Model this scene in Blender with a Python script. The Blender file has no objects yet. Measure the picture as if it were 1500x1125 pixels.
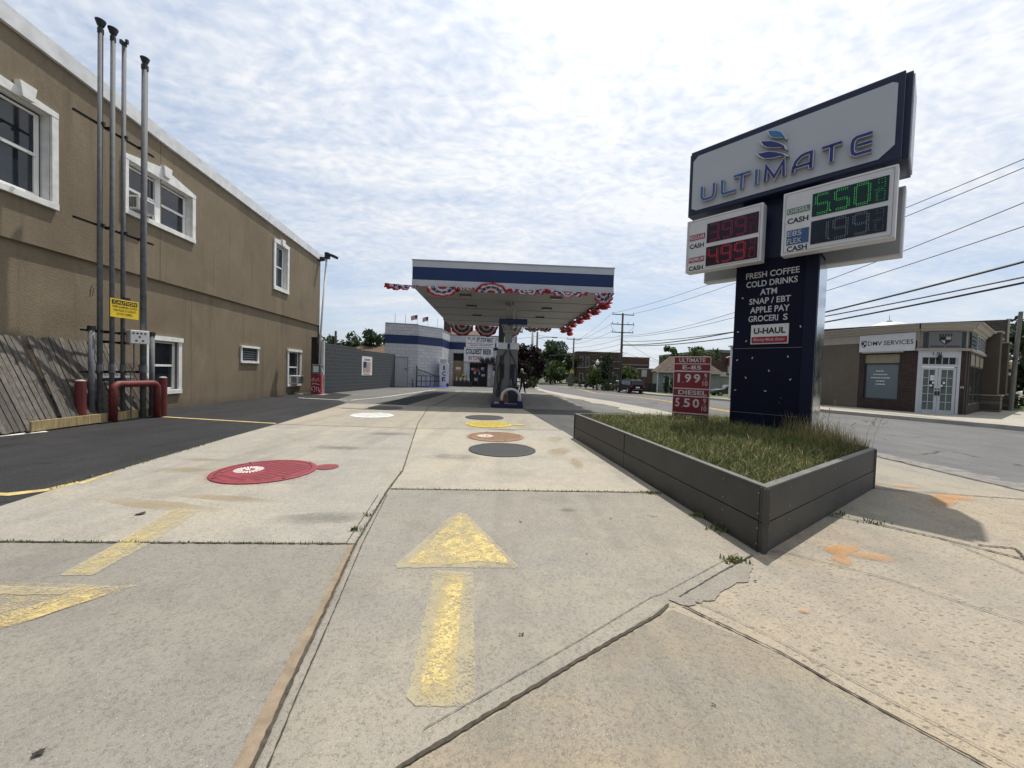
import bpy, bmesh, math, random
from mathutils import Vector, Matrix
random.seed(7)
C = bpy.context.scene.collection
PI = math.pi
rad = math.radians

# ------------------------------------------------------------------ camera
scene = bpy.context.scene
PITCH, ROLL, EYE = rad(1.7), rad(1.8), 1.4
cam = bpy.data.cameras.new('camera')
cam.sensor_fit = 'HORIZONTAL'; cam.sensor_width = 36.0; cam.lens = 36.0 * 565 / 1500
cam.clip_start = 0.05; cam.clip_end = 3000
camo = bpy.data.objects.new('camera', cam); C.objects.link(camo)
_F = Vector((0, math.cos(PITCH), -math.sin(PITCH))); _U = Vector((0, math.sin(PITCH), math.cos(PITCH)))
_R = Vector((1, 0, 0)) * math.cos(ROLL) + _U * math.sin(ROLL)
_U = _F.cross(_R) * -1
camo.matrix_world = Matrix(((_R.x, _U.x, -_F.x, 0), (_R.y, _U.y, -_F.y, 0), (_R.z, _U.z, -_F.z, EYE), (0, 0, 0, 1)))
scene.camera = camo

# ------------------------------------------------------------------ light
SUN_AZ, SUN_EL = rad(28), rad(68.5)
sun = bpy.data.lights.new('sun', 'SUN'); sun.energy = 4.7; sun.angle = rad(0.53); sun.color = (1.0, 0.95, 0.87)
so = bpy.data.objects.new('sun', sun); C.objects.link(so)
sd = Vector((math.sin(SUN_AZ) * math.cos(SUN_EL), math.cos(SUN_AZ) * math.cos(SUN_EL), math.sin(SUN_EL)))
so.rotation_euler = sd.to_track_quat('Z', 'Y').to_euler(); so.location = (0, 0, 60)
scene.view_settings.view_transform = 'Standard'; scene.view_settings.look = 'None'
scene.view_settings.exposure = 0.06; scene.view_settings.gamma = 1.0

W = bpy.data.worlds.new('World'); scene.world = W; W.use_nodes = True
nt = W.node_tree; nt.nodes.clear()
def N(t, kind, **kw):
    n = t.nodes.new(kind)
    for k, v in kw.items():
        if k.startswith('i_'): n.inputs[k[2:].replace('_', ' ')].default_value = v
        else: setattr(n, k, v)
    return n
def math_n(t, op, a, b=None, clamp=False):
    n = t.nodes.new('ShaderNodeMath'); n.operation = op; n.use_clamp = clamp
    for i, x in enumerate((a, b)):
        if x is None: continue
        if isinstance(x, (int, float)): n.inputs[i].default_value = x
        else: t.links.new(x, n.inputs[i])
    return n.outputs[0]
def ramp(t, fac, stops, interp='LINEAR'):
    n = t.nodes.new('ShaderNodeValToRGB'); n.color_ramp.interpolation = interp
    el = n.color_ramp.elements
    while len(el) > 1: el.remove(el[-1])
    for i, (p, c) in enumerate(stops):
        e = el[0] if i == 0 else el.new(p)
        e.position = p
        e.color = (c, c, c, 1) if isinstance(c, (int, float)) else (c[0], c[1], c[2], 1)
    t.links.new(fac, n.inputs[0]); return n.outputs[0]
def noise(t, vec, scale, detail=4, rough=.55, dist=0.0):
    n = t.nodes.new('ShaderNodeTexNoise'); n.inputs['Scale'].default_value = scale
    n.inputs['Detail'].default_value = detail; n.inputs['Roughness'].default_value = rough
    n.inputs['Distortion'].default_value = dist
    if vec is not None: t.links.new(vec, n.inputs['Vector'])
    return n.outputs['Fac']
def mapping(t, vec, scale=(1, 1, 1), rot=(0, 0, 0), loc=(0, 0, 0)):
    n = t.nodes.new('ShaderNodeMapping'); n.inputs['Scale'].default_value = scale
    n.inputs['Rotation'].default_value = rot; n.inputs['Location'].default_value = loc
    t.links.new(vec, n.inputs['Vector']); return n.outputs[0]
def mixc(t, fac, a, b, blend='MIX'):
    n = t.nodes.new('ShaderNodeMix'); n.data_type = 'RGBA'; n.blend_type = blend
    if isinstance(fac, (int, float)): n.inputs[0].default_value = fac
    else: t.links.new(fac, n.inputs[0])
    for i, x in ((6, a), (7, b)):
        if isinstance(x, tuple): n.inputs[i].default_value = (x[0], x[1], x[2], 1)
        else: t.links.new(x, n.inputs[i])
    return n.outputs[2]

# sky: physical sky seen through a thin, rippled cloud layer
sky = N(nt, 'ShaderNodeTexSky', sky_type='NISHITA', sun_disc=False, sun_elevation=SUN_EL, sun_rotation=SUN_AZ, air_density=1.0, dust_density=1.2, ozone_density=1.0)
tc = nt.nodes.new('ShaderNodeTexCoord')
sep = nt.nodes.new('ShaderNodeSeparateXYZ'); nt.links.new(tc.outputs['Generated'], sep.inputs[0])
zz = math_n(nt, 'ADD', math_n(nt, 'MAXIMUM', sep.outputs[2], 0.0), 0.16)
cmb = nt.nodes.new('ShaderNodeCombineXYZ')
nt.links.new(math_n(nt, 'DIVIDE', sep.outputs[0], zz), cmb.inputs[0]); nt.links.new(math_n(nt, 'DIVIDE', sep.outputs[1], zz), cmb.inputs[1])
pv = cmb.outputs[0]
pr = mapping(nt, pv, scale=(1.0, 1.45, 1), rot=(0, 0, rad(-38)))
warp = nt.nodes.new('ShaderNodeVectorMath'); warp.operation = 'MULTIPLY_ADD'
wn = nt.nodes.new('ShaderNodeTexNoise'); wn.inputs['Scale'].default_value = 2.0; wn.inputs['Detail'].default_value = 3
nt.links.new(pr, wn.inputs['Vector']); nt.links.new(wn.outputs['Color'], warp.inputs[0])
warp.inputs[1].default_value = (.22, .22, 0); nt.links.new(pr, warp.inputs[2])
small = noise(nt, warp.outputs[0], 19.0, 3, .5, .15)
mid = noise(nt, warp.outputs[0], 5.0, 4, .6, .2)
big = noise(nt, mapping(nt, pv, loc=(.9, -.55, 0)), 0.62, 3, .5, .3)
wisp = noise(nt, mapping(nt, pv, scale=(.5, 2.2, 1), rot=(0, 0, rad(6))), 1.3, 5, .6, .5)
# a thinner, bluer side of the sheet lies to the left of the sun and low down; the thick side lies under the sun
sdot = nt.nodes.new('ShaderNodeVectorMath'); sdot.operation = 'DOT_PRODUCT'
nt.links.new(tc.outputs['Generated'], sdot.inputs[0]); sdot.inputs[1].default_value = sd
thick = ramp(nt, sdot.outputs['Value'], [(-.2, -.10), (.30, -.02), (.62, .20), (.86, .40), (.95, .55)])
cov = math_n(nt, 'ADD', math_n(nt, 'ADD', math_n(nt, 'MULTIPLY', big, .95), math_n(nt, 'MULTIPLY', mid, .38)), thick)
cell = math_n(nt, 'MULTIPLY', math_n(nt, 'SUBTRACT', small, .5), .54)
low = ramp(nt, sep.outputs[2], [(0.0, 0.0), (.22, 0.55), (.50, 1.0)])
dens = math_n(nt, 'ADD', math_n(nt, 'ADD', cov, math_n(nt, 'MULTIPLY', cell, low)), math_n(nt, 'MULTIPLY', math_n(nt, 'SUBTRACT', wisp, .5), .55))
mask = ramp(nt, dens, [(.45, .42), (.68, .70), (.92, .93), (1.15, 1.0)])
glow = ramp(nt, sdot.outputs['Value'], [(-.3, .30), (0.0, .34), (.16, .50), (.32, .90), (.55, .96), (.78, 1.06), (.93, 1.22), (1.0, 1.3)])  # unseen sky behind the camera is dimmed to darken faces turned towards it
ccol = mixc(nt, ramp(nt, dens, [(.62, 0.0), (1.05, 1.0)]), (.70, .80, .96), (.97, .99, 1.02))
b1 = N(nt, 'ShaderNodeBackground'); nt.links.new(sky.outputs[0], b1.inputs[0]); b1.inputs[1].default_value = 0.125
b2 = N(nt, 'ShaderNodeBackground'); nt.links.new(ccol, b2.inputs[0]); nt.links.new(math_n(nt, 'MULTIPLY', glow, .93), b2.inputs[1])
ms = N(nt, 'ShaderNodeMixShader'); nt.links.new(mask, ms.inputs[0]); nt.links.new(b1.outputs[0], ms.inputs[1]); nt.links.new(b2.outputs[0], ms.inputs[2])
wo = N(nt, 'ShaderNodeOutputWorld'); nt.links.new(ms.outputs[0], wo.inputs[0])

# ------------------------------------------------------------------ materials
def base_mat(name):
    m = bpy.data.materials.new(name); m.use_nodes = True
    t = m.node_tree; b = t.nodes['Principled BSDF']
    tc = t.nodes.new('ShaderNodeTexCoord')
    return m, t, b, tc.outputs['Object']
def bump(t, b, h, strength, dist=.01):
    n = t.nodes.new('ShaderNodeBump'); n.inputs['Strength'].default_value = strength; n.inputs['Distance'].default_value = dist
    t.links.new(h, n.inputs['Height']); t.links.new(n.outputs[0], b.inputs['Normal'])
_mats = {}
def M(name, col, rough=.6, metal=0.0, var=.12, scale=3.0, bmp=0.0, bscale=60.0, spec=.5, emit=0.0, coat=0.0):
    if name in _mats: return _mats[name]
    m, t, b, v = base_mat(name)
    lo = tuple(max(0, c * (1 - var)) for c in col); hi = tuple(min(1, c * (1 + var)) for c in col)
    n1 = noise(t, v, scale, 5, .6)
    c = mixc(t, ramp(t, n1, [(.3, 0.0), (.7, 1.0)]), lo, hi)
    t.links.new(c, b.inputs['Base Color'])
    t.links.new(ramp(t, n1, [(.3, max(.02, rough - .06)), (.7, min(1, rough + .06))]), b.inputs['Roughness'])
    b.inputs['Metallic'].default_value = metal; b.inputs['Specular IOR Level'].default_value = spec
    if coat: b.inputs['Coat Weight'].default_value = coat; b.inputs['Coat Roughness'].default_value = .06
    if bmp: bump(t, b, noise(t, v, bscale, 3, .6), bmp)
    if emit: b.inputs['Emission Color'].default_value = (*col, 1); b.inputs['Emission Strength'].default_value = emit
    _mats[name] = m; return m

def concrete(name, gray, tan, pit=.0, seed=0.0):
    m, t, b, v = base_mat(name)
    v = mapping(t, v, loc=(seed, seed * .7, 0))
    n_big = noise(t, v, .32, 4, .6, .6)
    n_mid = noise(t, v, 1.6, 5, .65, .3)
    streak = noise(t, mapping(t, v, scale=(.6, 3.0, 1), rot=(0, 0, rad(35))), .8, 4, .6)
    n_f = noise(t, v, 55, 4, .7); n_ff = noise(t, v, 190, 2, .6)
    c = mixc(t, ramp(t, math_n(t, 'ADD', math_n(t, 'MULTIPLY', n_big, .6), math_n(t, 'MULTIPLY', streak, .4)), [(.40, 0.0), (.60, 1.0)]), gray, tan)
    c = mixc(t, ramp(t, n_mid, [(.28, .55), (.5, 0.0), (1, 0.0)]), c, tuple(x * .62 for x in gray))
    c = mixc(t, math_n(t, 'MULTIPLY', ramp(t, n_f, [(.34, 1.0), (.52, 0.0)]), .75), c, tuple(x * .5 for x in gray))
    c = mixc(t, math_n(t, 'MULTIPLY', ramp(t, n_ff, [(.46, 0.0), (.66, 1.0)]), .5), c, tuple(min(1, x * 1.45) for x in tan))
    # aggregate: dark and pale chips
    vo = t.nodes.new('ShaderNodeTexVoronoi'); vo.inputs['Scale'].default_value = 85; t.links.new(v, vo.inputs['Vector'])
    chip = math_n(t, 'LESS_THAN', vo.outputs['Distance'], .2)
    sepc = t.nodes.new('ShaderNodeSeparateColor'); t.links.new(vo.outputs['Color'], sepc.inputs[0])
    dark = math_n(t, 'MULTIPLY', chip, math_n(t, 'GREATER_THAN', sepc.outputs[0], .76))
    pale = math_n(t, 'MULTIPLY', chip, math_n(t, 'LESS_THAN', sepc.outputs[0], .10))
    c = mixc(t, math_n(t, 'MULTIPLY', dark, .7), c, (.10, .088, .075)); c = mixc(t, math_n(t, 'MULTIPLY', pale, .55), c, (.48, .45, .39))
    h = n_f
    if pit:
        vp = t.nodes.new('ShaderNodeTexVoronoi'); vp.inputs['Scale'].default_value = 24
        t.links.new(mapping(t, v, scale=(1, 2.3, 1), rot=(0, 0, rad(-48))), vp.inputs['Vector'])
        s2 = t.nodes.new('ShaderNodeSeparateColor'); t.links.new(vp.outputs['Color'], s2.inputs[0])
        rr = math_n(t, 'MULTIPLY', s2.outputs[1], .40)
        hole = math_n(t, 'MULTIPLY', math_n(t, 'LESS_THAN', vp.outputs['Distance'], rr), math_n(t, 'GREATER_THAN', math_n(t, 'ADD', s2.outputs[0], math_n(t, 'MULTIPLY', n_big, .6)), .58))
        c = mixc(t, math_n(t, 'MULTIPLY', hole, pit), c, (.105, .088, .066))
        h = math_n(t, 'SUBTRACT', n_f, math_n(t, 'MULTIPLY', hole, 1.2))
    # tyre-darkened lanes running up the drive and irregular traffic grime
    lane = noise(t, mapping(t, v, scale=(1.5, .16, 1), rot=(0, 0, rad(-14))), 1.1, 5, .62, .35)
    c = mixc(t, math_n(t, 'MULTIPLY', ramp(t, lane, [(.30, 1.0), (.50, 0.0)]), .42), c, tuple(x * .58 for x in gray))
    gr = noise(t, v, 4.2, 6, .72, .5)
    c = mixc(t, math_n(t, 'MULTIPLY', ramp(t, gr, [(.52, 0.0), (.66, 1.0)]), .30), c, tuple(min(1, x * 1.22) for x in tan))
    # small oil spots and gum
    vg = t.nodes.new('ShaderNodeTexVoronoi'); vg.inputs['Scale'].default_value = 1.35; t.links.new(mapping(t, v, loc=(3.1, 1.2, 0)), vg.inputs['Vector'])
    s3 = t.nodes.new('ShaderNodeSeparateColor'); t.links.new(vg.outputs['Color'], s3.inputs[0])
    gum = math_n(t, 'MULTIPLY', ramp(t, math_n(t, 'ADD', vg.outputs['Distance'], math_n(t, 'MULTIPLY', n_f, .03)), [(.035, 1.0), (.06, 0.0)]), math_n(t, 'GREATER_THAN', s3.outputs[2], .6))
    c = mixc(t, math_n(t, 'MULTIPLY', gum, .6), c, (.08, .075, .07))
    t.links.new(c, b.inputs['Base Color']); b.inputs['Roughness'].default_value = .9; b.inputs['Specular IOR Level'].default_value = .2
    bump(t, b, h, .35, .006)
    return m
def asphalt(name, col, var=.3, chips=.25, crack=.5, seed=0.0):
    m, t, b, v = base_mat(name)
    v = mapping(t, v, loc=(seed, -seed, 0))
    n1 = noise(t, v, .5, 5, .65, .5); n2 = noise(t, v, 70, 4, .7); n3 = noise(t, mapping(t, v, scale=(3, .35, 1), rot=(0, 0, rad(5))), .9, 4, .6)
    c = mixc(t, ramp(t, math_n(t, 'ADD', math_n(t, 'MULTIPLY', n1, .6), math_n(t, 'MULTIPLY', n3, .4)), [(.36, 0.0), (.64, 1.0)]), tuple(x * (1 - var) for x in col), tuple(x * (1 + var) for x in col))
    c = mixc(t, math_n(t, 'MULTIPLY', ramp(t, n2, [(.5, 0.0), (.72, 1.0)]), chips), c, tuple(min(1, x * 3 + .05) for x in col))
    c = mixc(t, math_n(t, 'MULTIPLY', ramp(t, n2, [(.25, 1.0), (.42, 0.0)]), .6), c, tuple(x * .4 for x in col))
    # wandering cracks: edges of large distorted cells
    vc = t.nodes.new('ShaderNodeTexVoronoi'); vc.feature = 'DISTANCE_TO_EDGE'; vc.inputs['Scale'].default_value = .42
    wv = t.nodes.new('ShaderNodeVectorMath'); wv.operation = 'MULTIPLY_ADD'
    wn = t.nodes.new('ShaderNodeTexNoise'); wn.inputs['Scale'].default_value = 1.4; wn.inputs['Detail'].default_value = 5
    t.links.new(v, wn.inputs['Vector']); t.links.new(wn.outputs['Color'], wv.inputs[0]); wv.inputs[1].default_value = (.9, .9, 0); t.links.new(v, wv.inputs[2])
    t.links.new(wv.outputs[0], vc.inputs['Vector'])
    ck = math_n(t, 'MULTIPLY', ramp(t, vc.outputs['Distance'], [(.004, 1.0), (.011, 0.0)]), math_n(t, 'MULTIPLY', ramp(t, n1, [(.48, 0.0), (.6, 1.0)]), crack))
    c = mixc(t, ck, c, tuple(x * .3 for x in col))
    t.links.new(c, b.inputs['Base Color']); b.inputs['Roughness'].default_value = .92; b.inputs['Specular IOR Level'].default_value = .22
    bump(t, b, n2, .5, .008); return m
def worn_paint(name, col, cover, scale=9.0, seed=0.0, soft=False, amax=None, edge=0.0):
    """road paint worn through to the concrete: the bare patches are transparent"""
    m, t, b, v = base_mat(name)
    v = mapping(t, v, loc=(seed, seed * 2, 0))
    n1 = noise(t, v, scale, 6, .75); n2 = noise(t, v, 1.7, 4, .6, .8); n3 = noise(t, v, 90, 3, .7)
    s_ = math_n(t, 'ADD', math_n(t, 'ADD', math_n(t, 'MULTIPLY', n1, .35), math_n(t, 'MULTIPLY', n2, .3)), math_n(t, 'MULTIPLY', n3, .45))
    a = ramp(t, s_, [(.56 - cover * .25 - .05, 0.0), (.56 - cover * .25 + .07, 1.0)])
    c = mixc(t, ramp(t, n1, [(.3, 0.0), (.7, 1.0)]), tuple(x * .8 for x in col), col)
    t.links.new(c, b.inputs['Base Color']); b.inputs['Roughness'].default_value = .8; b.inputs['Specular IOR Level'].default_value = .3
    a = math_n(t, 'MULTIPLY', a, amax or min(1, .62 + cover * .4))
    if soft:
        g = t.nodes.new('ShaderNodeTexCoord'); d = t.nodes.new('ShaderNodeVectorMath'); d.operation = 'DISTANCE'
        gm = mapping(t, g.outputs['Generated'], scale=(1, 1, 0)); t.links.new(gm, d.inputs[0]); d.inputs[1].default_value = (.5, .5, 0)
        a = math_n(t, 'MULTIPLY', a, ramp(t, math_n(t, 'ADD', d.outputs['Value'], math_n(t, 'MULTIPLY', math_n(t, 'SUBTRACT', n1, .5), .5)), [(.12, 1.0), (.46, 0.0)]))
    if edge:
        g = t.nodes.new('ShaderNodeTexCoord'); sg = t.nodes.new('ShaderNodeSeparateXYZ'); t.links.new(g.outputs['Generated'], sg.inputs[0])
        dist = None
        for ax_ in (0, 1):
            d_ = math_n(t, 'MINIMUM', sg.outputs[ax_], math_n(t, 'SUBTRACT', 1.0, sg.outputs[ax_]))
            dist = d_ if dist is None else math_n(t, 'MINIMUM', dist, math_n(t, 'MULTIPLY', d_, 3.0))
        n5 = noise(t, v, 26, 5, .7)
        a = math_n(t, 'MULTIPLY', a, ramp(t, math_n(t, 'ADD', dist, math_n(t, 'MULTIPLY', math_n(t, 'SUBTRACT', n5, .5), .5)), [(.0, 0.0), (edge, 1.0)]))
    t.links.new(a, b.inputs['Alpha'])
    return m
def masonry(name, cols, mortar, bw, bh, dirv=(1, 0, 0), msize=.012, rough=.85, bmp=.5, var=.1, off=.5):
    m, t, b, v = base_mat(name)
    d = t.nodes.new('ShaderNodeVectorMath'); d.operation = 'DOT_PRODUCT'; t.links.new(v, d.inputs[0]); d.inputs[1].default_value = dirv
    s_ = t.nodes.new('ShaderNodeSeparateXYZ'); t.links.new(v, s_.inputs[0])
    cb = t.nodes.new('ShaderNodeCombineXYZ'); t.links.new(d.outputs['Value'], cb.inputs[0]); t.links.new(s_.outputs[2], cb.inputs[1])
    br = t.nodes.new('ShaderNodeTexBrick'); t.links.new(cb.outputs[0], br.inputs['Vector'])
    br.inputs['Scale'].default_value = 1; br.inputs['Brick Width'].default_value = bw; br.inputs['Row Height'].default_value = bh
    br.inputs['Mortar Size'].default_value = msize; br.offset = off; br.inputs['Bias'].default_value = 0; br.inputs['Mortar Smooth'].default_value = .2
    br.inputs['Color1'].default_value = (*cols[0], 1); br.inputs['Color2'].default_value = (*cols[1], 1); br.inputs['Mortar'].default_value = (*mortar, 1)
    n1 = noise(t, v, 2.2, 5, .65); n2 = noise(t, v, 40, 3, .7)
    c = mixc(t, math_n(t, 'MULTIPLY', ramp(t, n1, [(.3, 1.0), (.6, 0.0)]), var * 3), br.outputs['Color'], tuple(x * .45 for x in cols[0]))
    t.links.new(c, b.inputs['Base Color']); b.inputs['Roughness'].default_value = rough; b.inputs['Specular IOR Level'].default_value = .25
    bump(t, b, math_n(t, 'SUBTRACT', math_n(t, 'MULTIPLY', n2, .3), br.outputs['Fac']), bmp, .01); return m
def stucco(name, col, streaks=.5):
    m, t, b, v = base_mat(name)
    n1 = noise(t, v, .55, 5, .6, .5); n2 = noise(t, v, 75, 3, .7)
    st = noise(t, mapping(t, v, scale=(1, 2.6, .16)), 1.5, 5, .6, .2)
    st2 = noise(t, mapping(t, v, scale=(1, 5.0, .10)), 1.2, 3, .5)
    c = mixc(t, ramp(t, n1, [(.3, 0.0), (.7, 1.0)]), tuple(x * .84 for x in col), tuple(x * 1.1 for x in col))
    c = mixc(t, math_n(t, 'MULTIPLY', ramp(t, st, [(.26, 1.0), (.46, 0.0)]), streaks), c, tuple(x * .42 for x in col))
    c = mixc(t, math_n(t, 'MULTIPLY', ramp(t, st2, [(.62, 0.0), (.78, 1.0)]), .18), c, tuple(min(1, x * 1.45) for x in col))
    sx = t.nodes.new('ShaderNodeSeparateXYZ'); t.links.new(v, sx.inputs[0])
    splash = math_n(t, 'MULTIPLY', ramp(t, math_n(t, 'ADD', sx.outputs[2], math_n(t, 'MULTIPLY', n1, .5)), [(.22, 1.0), (.55, 0.0)]), .5)
    c = mixc(t, splash, c, tuple(x * .5 for x in col))
    n3 = noise(t, v, 28, 4, .75)
    c = mixc(t, math_n(t, 'MULTIPLY', ramp(t, n3, [(.34, 1.0), (.5, 0.0)]), .28), c, tuple(x * .5 for x in col))
    n4 = noise(t, mapping(t, v, scale=(1, 1.3, .5)), .9, 6, .7, .8)
    c = mixc(t, math_n(t, 'MULTIPLY', ramp(t, n4, [(.56, 0.0), (.68, 1.0)]), .28), c, tuple(min(1, x * 1.5) for x in col))
    t.links.new(c, b.inputs['Base Color']); b.inputs['Roughness'].default_value = .95; b.inputs['Specular IOR Level'].default_value = .15
    bump(t, b, n3, .6, .015); return m
def glass_mat(name, col=(.02, .025, .03), rough=.06):
    return M(name, col, rough, 0, .3, 1.3, spec=.6)
def siding(name, col, pitch=.2):
    m, t, b, v = base_mat(name)
    s_ = t.nodes.new('ShaderNodeSeparateXYZ'); t.links.new(v, s_.inputs[0])
    f_ = math_n(t, 'FRACT', math_n(t, 'DIVIDE', s_.outputs[2], pitch))
    c = mixc(t, noise(t, v, 3, 4), tuple(x * .88 for x in col), tuple(x * 1.08 for x in col))
    t.links.new(c, b.inputs['Base Color']); b.inputs['Roughness'].default_value = .7
    bump(t, b, f_, .9, .03); return m
def wood(name, col, dirv=(1, 0, 0), grain=40.0):
    m, t, b, v = base_mat(name)
    n1 = noise(t, mapping(t, v, scale=(9, 9, .9)), 2.5, 6, .7, .6); n2 = noise(t, v, .9, 3, .5)
    oi = t.nodes.new('ShaderNodeNewGeometry')
    c = mixc(t, ramp(t, n1, [(.3, 0.0), (.68, 1.0)]), tuple(x * .45 for x in col), tuple(min(1, x * 1.3) for x in col))
    c = mixc(t, math_n(t, 'MULTIPLY', oi.outputs['Random Per Island'], .65), c, tuple(x * .38 for x in col))
    t.links.new(c, b.inputs['Base Color']); b.inputs['Roughness'].default_value = .9; b.inputs['Specular IOR Level'].default_value = .2
    bump(t, b, n1, .5, .006); return m
def shingle(name, col, dirv=(1, 0, 0)):
    return masonry(name, (tuple(x * .8 for x in col), tuple(x * 1.2 for x in col)), tuple(x * .5 for x in col), .32, .14, dirv, .012, .95, .5)

WHITE = lambda: M('white_paint', (.74, .74, .73), .55, var=.06, scale=2)
def white_dirty(): return M('weathered_white_trim', (.70, .70, .68), .65, var=.14, scale=5, bmp=.15, bscale=90)
BLACK = lambda: M('black_paint', (.012, .012, .013), .45)
NAVY = lambda: M('navy_paint', (.010, .030, .105), .38, var=.10)
STEEL = lambda: M('galvanised_steel', (.105, .11, .12), .75, .0, .28, 9, .1, 50)
DARKSTEEL = lambda: M('dark_steel', (.03, .03, .033), .5, .5, .2)
REDP = lambda: M('faded_red_paint', (.125, .018, .019), .6, var=.28, scale=7, bmp=.1, bscale=40)
RED = lambda: M('red_enamel', (.46, .022, .04), .4, var=.10)
CHROME = lambda: M('brushed_steel', (.62, .63, .65), .22, 1.0, .06, 20)

# ------------------------------------------------------------------ geometry helpers
class Fr:
    """local frame: x along a face, y out of it, z up"""
    def __init__(s, o, x=(1, 0, 0), y=(0, 1, 0), z=(0, 0, 1)):
        s.o = Vector(o); s.x = Vector(x).normalized(); s.y = Vector(y).normalized(); s.z = Vector(z).normalized()
    def p(s, a, b, c): return s.o + s.x * a + s.y * b + s.z * c
WF = Fr((0, 0, 0))
def yaw(o, a):
    a = rad(a); return Fr(o, (math.cos(a), math.sin(a), 0), (-math.sin(a), math.cos(a), 0))
class MB:
    def __init__(s): s.v = []; s.f = []; s.m = []
    def add(s, vs, fs, mi=0):
        n = len(s.v); s.v += [Vector(q) for q in vs]; s.f += [tuple(i + n for i in f) for f in fs]; s.m += [mi] * len(fs); return s
    def box(s, a, b, fr=WF, mi=0):
        (x0, y0, z0), (x1, y1, z1) = a, b
        vs = [fr.p(x, y, z) for z in (z0, z1) for y in (y0, y1) for x in (x0, x1)]
        return s.add(vs, [(0, 2, 3, 1), (4, 5, 7, 6), (0, 1, 5, 4), (2, 6, 7, 3), (0, 4, 6, 2), (1, 3, 7, 5)], mi)
    def quad(s, a, b, c, d, mi=0): return s.add([a, b, c, d], [(0, 1, 2, 3)], mi)
    def rect(s, x0, x1, z0, z1, y, fr, mi=0):
        return s.add([fr.p(x0, y, z0), fr.p(x1, y, z0), fr.p(x1, y, z1), fr.p(x0, y, z1)], [(0, 1, 2, 3)], mi)
    def prism(s, pts, y0, y1, fr=WF, mi=0, side=None):
        """closed x-z outline extruded along y"""
        n = len(pts); side = mi if side is None else side
        vs = [fr.p(x, y0, z) for x, z in pts] + [fr.p(x, y1, z) for x, z in pts]
        s.add(vs, [tuple(range(n)), tuple(range(2 * n - 1, n - 1, -1))], mi)
        n0 = len(s.v) - 2 * n
        s.f += [tuple(n0 + k for k in (i, i + n, (i + 1) % n + n, (i + 1) % n)) for i in range(n)]; s.m += [side] * n
        return s
    def slab(s, pts, z0, z1, mi=0):
        """closed x-y outline extruded in z"""
        n = len(pts)
        vs = [(x, y, z0) for x, y in pts] + [(x, y, z1) for x, y in pts]
        s.add(vs, [tuple(range(n)), tuple(range(2 * n - 1, n - 1, -1))] + [(i, i + n, (i + 1) % n + n, (i + 1) % n) for i in range(n)], mi)
        return s
    def tube(s, path, r, n=8, mi=0, cap=True):
        P = [Vector(q) for q in path]; k = len(P)
        rs = r if isinstance(r, (list, tuple)) else [r] * k
        vs = []; up = None
        for i, q in enumerate(P):
            d = (P[min(i + 1, k - 1)] - P[max(i - 1, 0)]).normalized()
            if up is None: up = Vector((0, 0, 1)) if abs(d.z) < .9 else Vector((1, 0, 0))
            a = d.cross(up)
            if a.length < 1e-4: a = d.orthogonal()
            a.normalize(); b = a.cross(d).normalized(); up = b
            vs += [q + (a * math.cos(2 * PI * j / n) + b * math.sin(2 * PI * j / n)) * rs[i] for j in range(n)]
        fs = [(i * n + j, i * n + (j + 1) % n, (i + 1) * n + (j + 1) % n, (i + 1) * n + j) for i in range(k - 1) for j in range(n)]
        if cap: fs += [tuple(range(n)), tuple(range((k - 1) * n, k * n))]
        return s.add(vs, fs, mi)
    def cyl(s, c, r, z0, z1, n=16, mi=0, r2=None):
        return s.tube([(c[0], c[1], z0), (c[0], c[1], z1)], [r, r if r2 is None else r2], n, mi)
    def lathe(s, c, prof, n=16, mi=0):
        vs = [(c[0] + max(r, .0005) * math.cos(2 * PI * j / n), c[1] + max(r, .0005) * math.sin(2 * PI * j / n), c[2] + z) for r, z in prof for j in range(n)]
        k = len(prof)
        fs = [(i * n + j, i * n + (j + 1) % n, (i + 1) * n + (j + 1) % n, (i + 1) * n + j) for i in range(k - 1) for j in range(n)]
        return s.add(vs, fs + [tuple(range(n)), tuple(range((k - 1) * n, k * n))], mi)
    def disc(s, c, r, n=40, mi=0, r_in=0.0, jit=0.0):
        cx, cy, z = c
        if r_in:
            vs = [(cx + q * math.cos(2 * PI * j / n), cy + q * math.sin(2 * PI * j / n), z) for q in (r_in, r) for j in range(n)]
            return s.add(vs, [(j, (j + 1) % n, n + (j + 1) % n, n + j) for j in range(n)], mi)
        rr = [r * (1 + random.uniform(-jit, jit)) for _ in range(n)]
        return s.add([(cx + rr[j] * math.cos(2 * PI * j / n), cy + rr[j] * math.sin(2 * PI * j / n), z) for j in range(n)], [tuple(range(n))], mi)
    def text(s, body, fr, x0, x1, z0, z1, y, mi=0, bold=0.0, shear=0.0, depth=.0015):
        cu = bpy.data.curves.new('t', 'FONT'); cu.body = body; cu.offset = bold; cu.shear = shear; cu.resolution_u = 3
        ob = bpy.data.objects.new('t', cu); me = bpy.data.meshes.new_from_object(ob)
        P = [v.co.copy() for v in me.vertices]
        F_ = [tuple(p.vertices) for p in me.polygons]
        bpy.data.objects.remove(ob); bpy.data.curves.remove(cu); bpy.data.meshes.remove(me)
        if not P: return s
        ax, bx = min(p.x for p in P), max(p.x for p in P); az, bz = min(p.y for p in P), max(p.y for p in P)
        vs = [fr.p(x0 + (p.x - ax) / (bx - ax) * (x1 - x0), y, z0 + (p.y - az) / (bz - az) * (z1 - z0)) for p in P]
        return s.add(vs, F_, mi)
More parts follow.
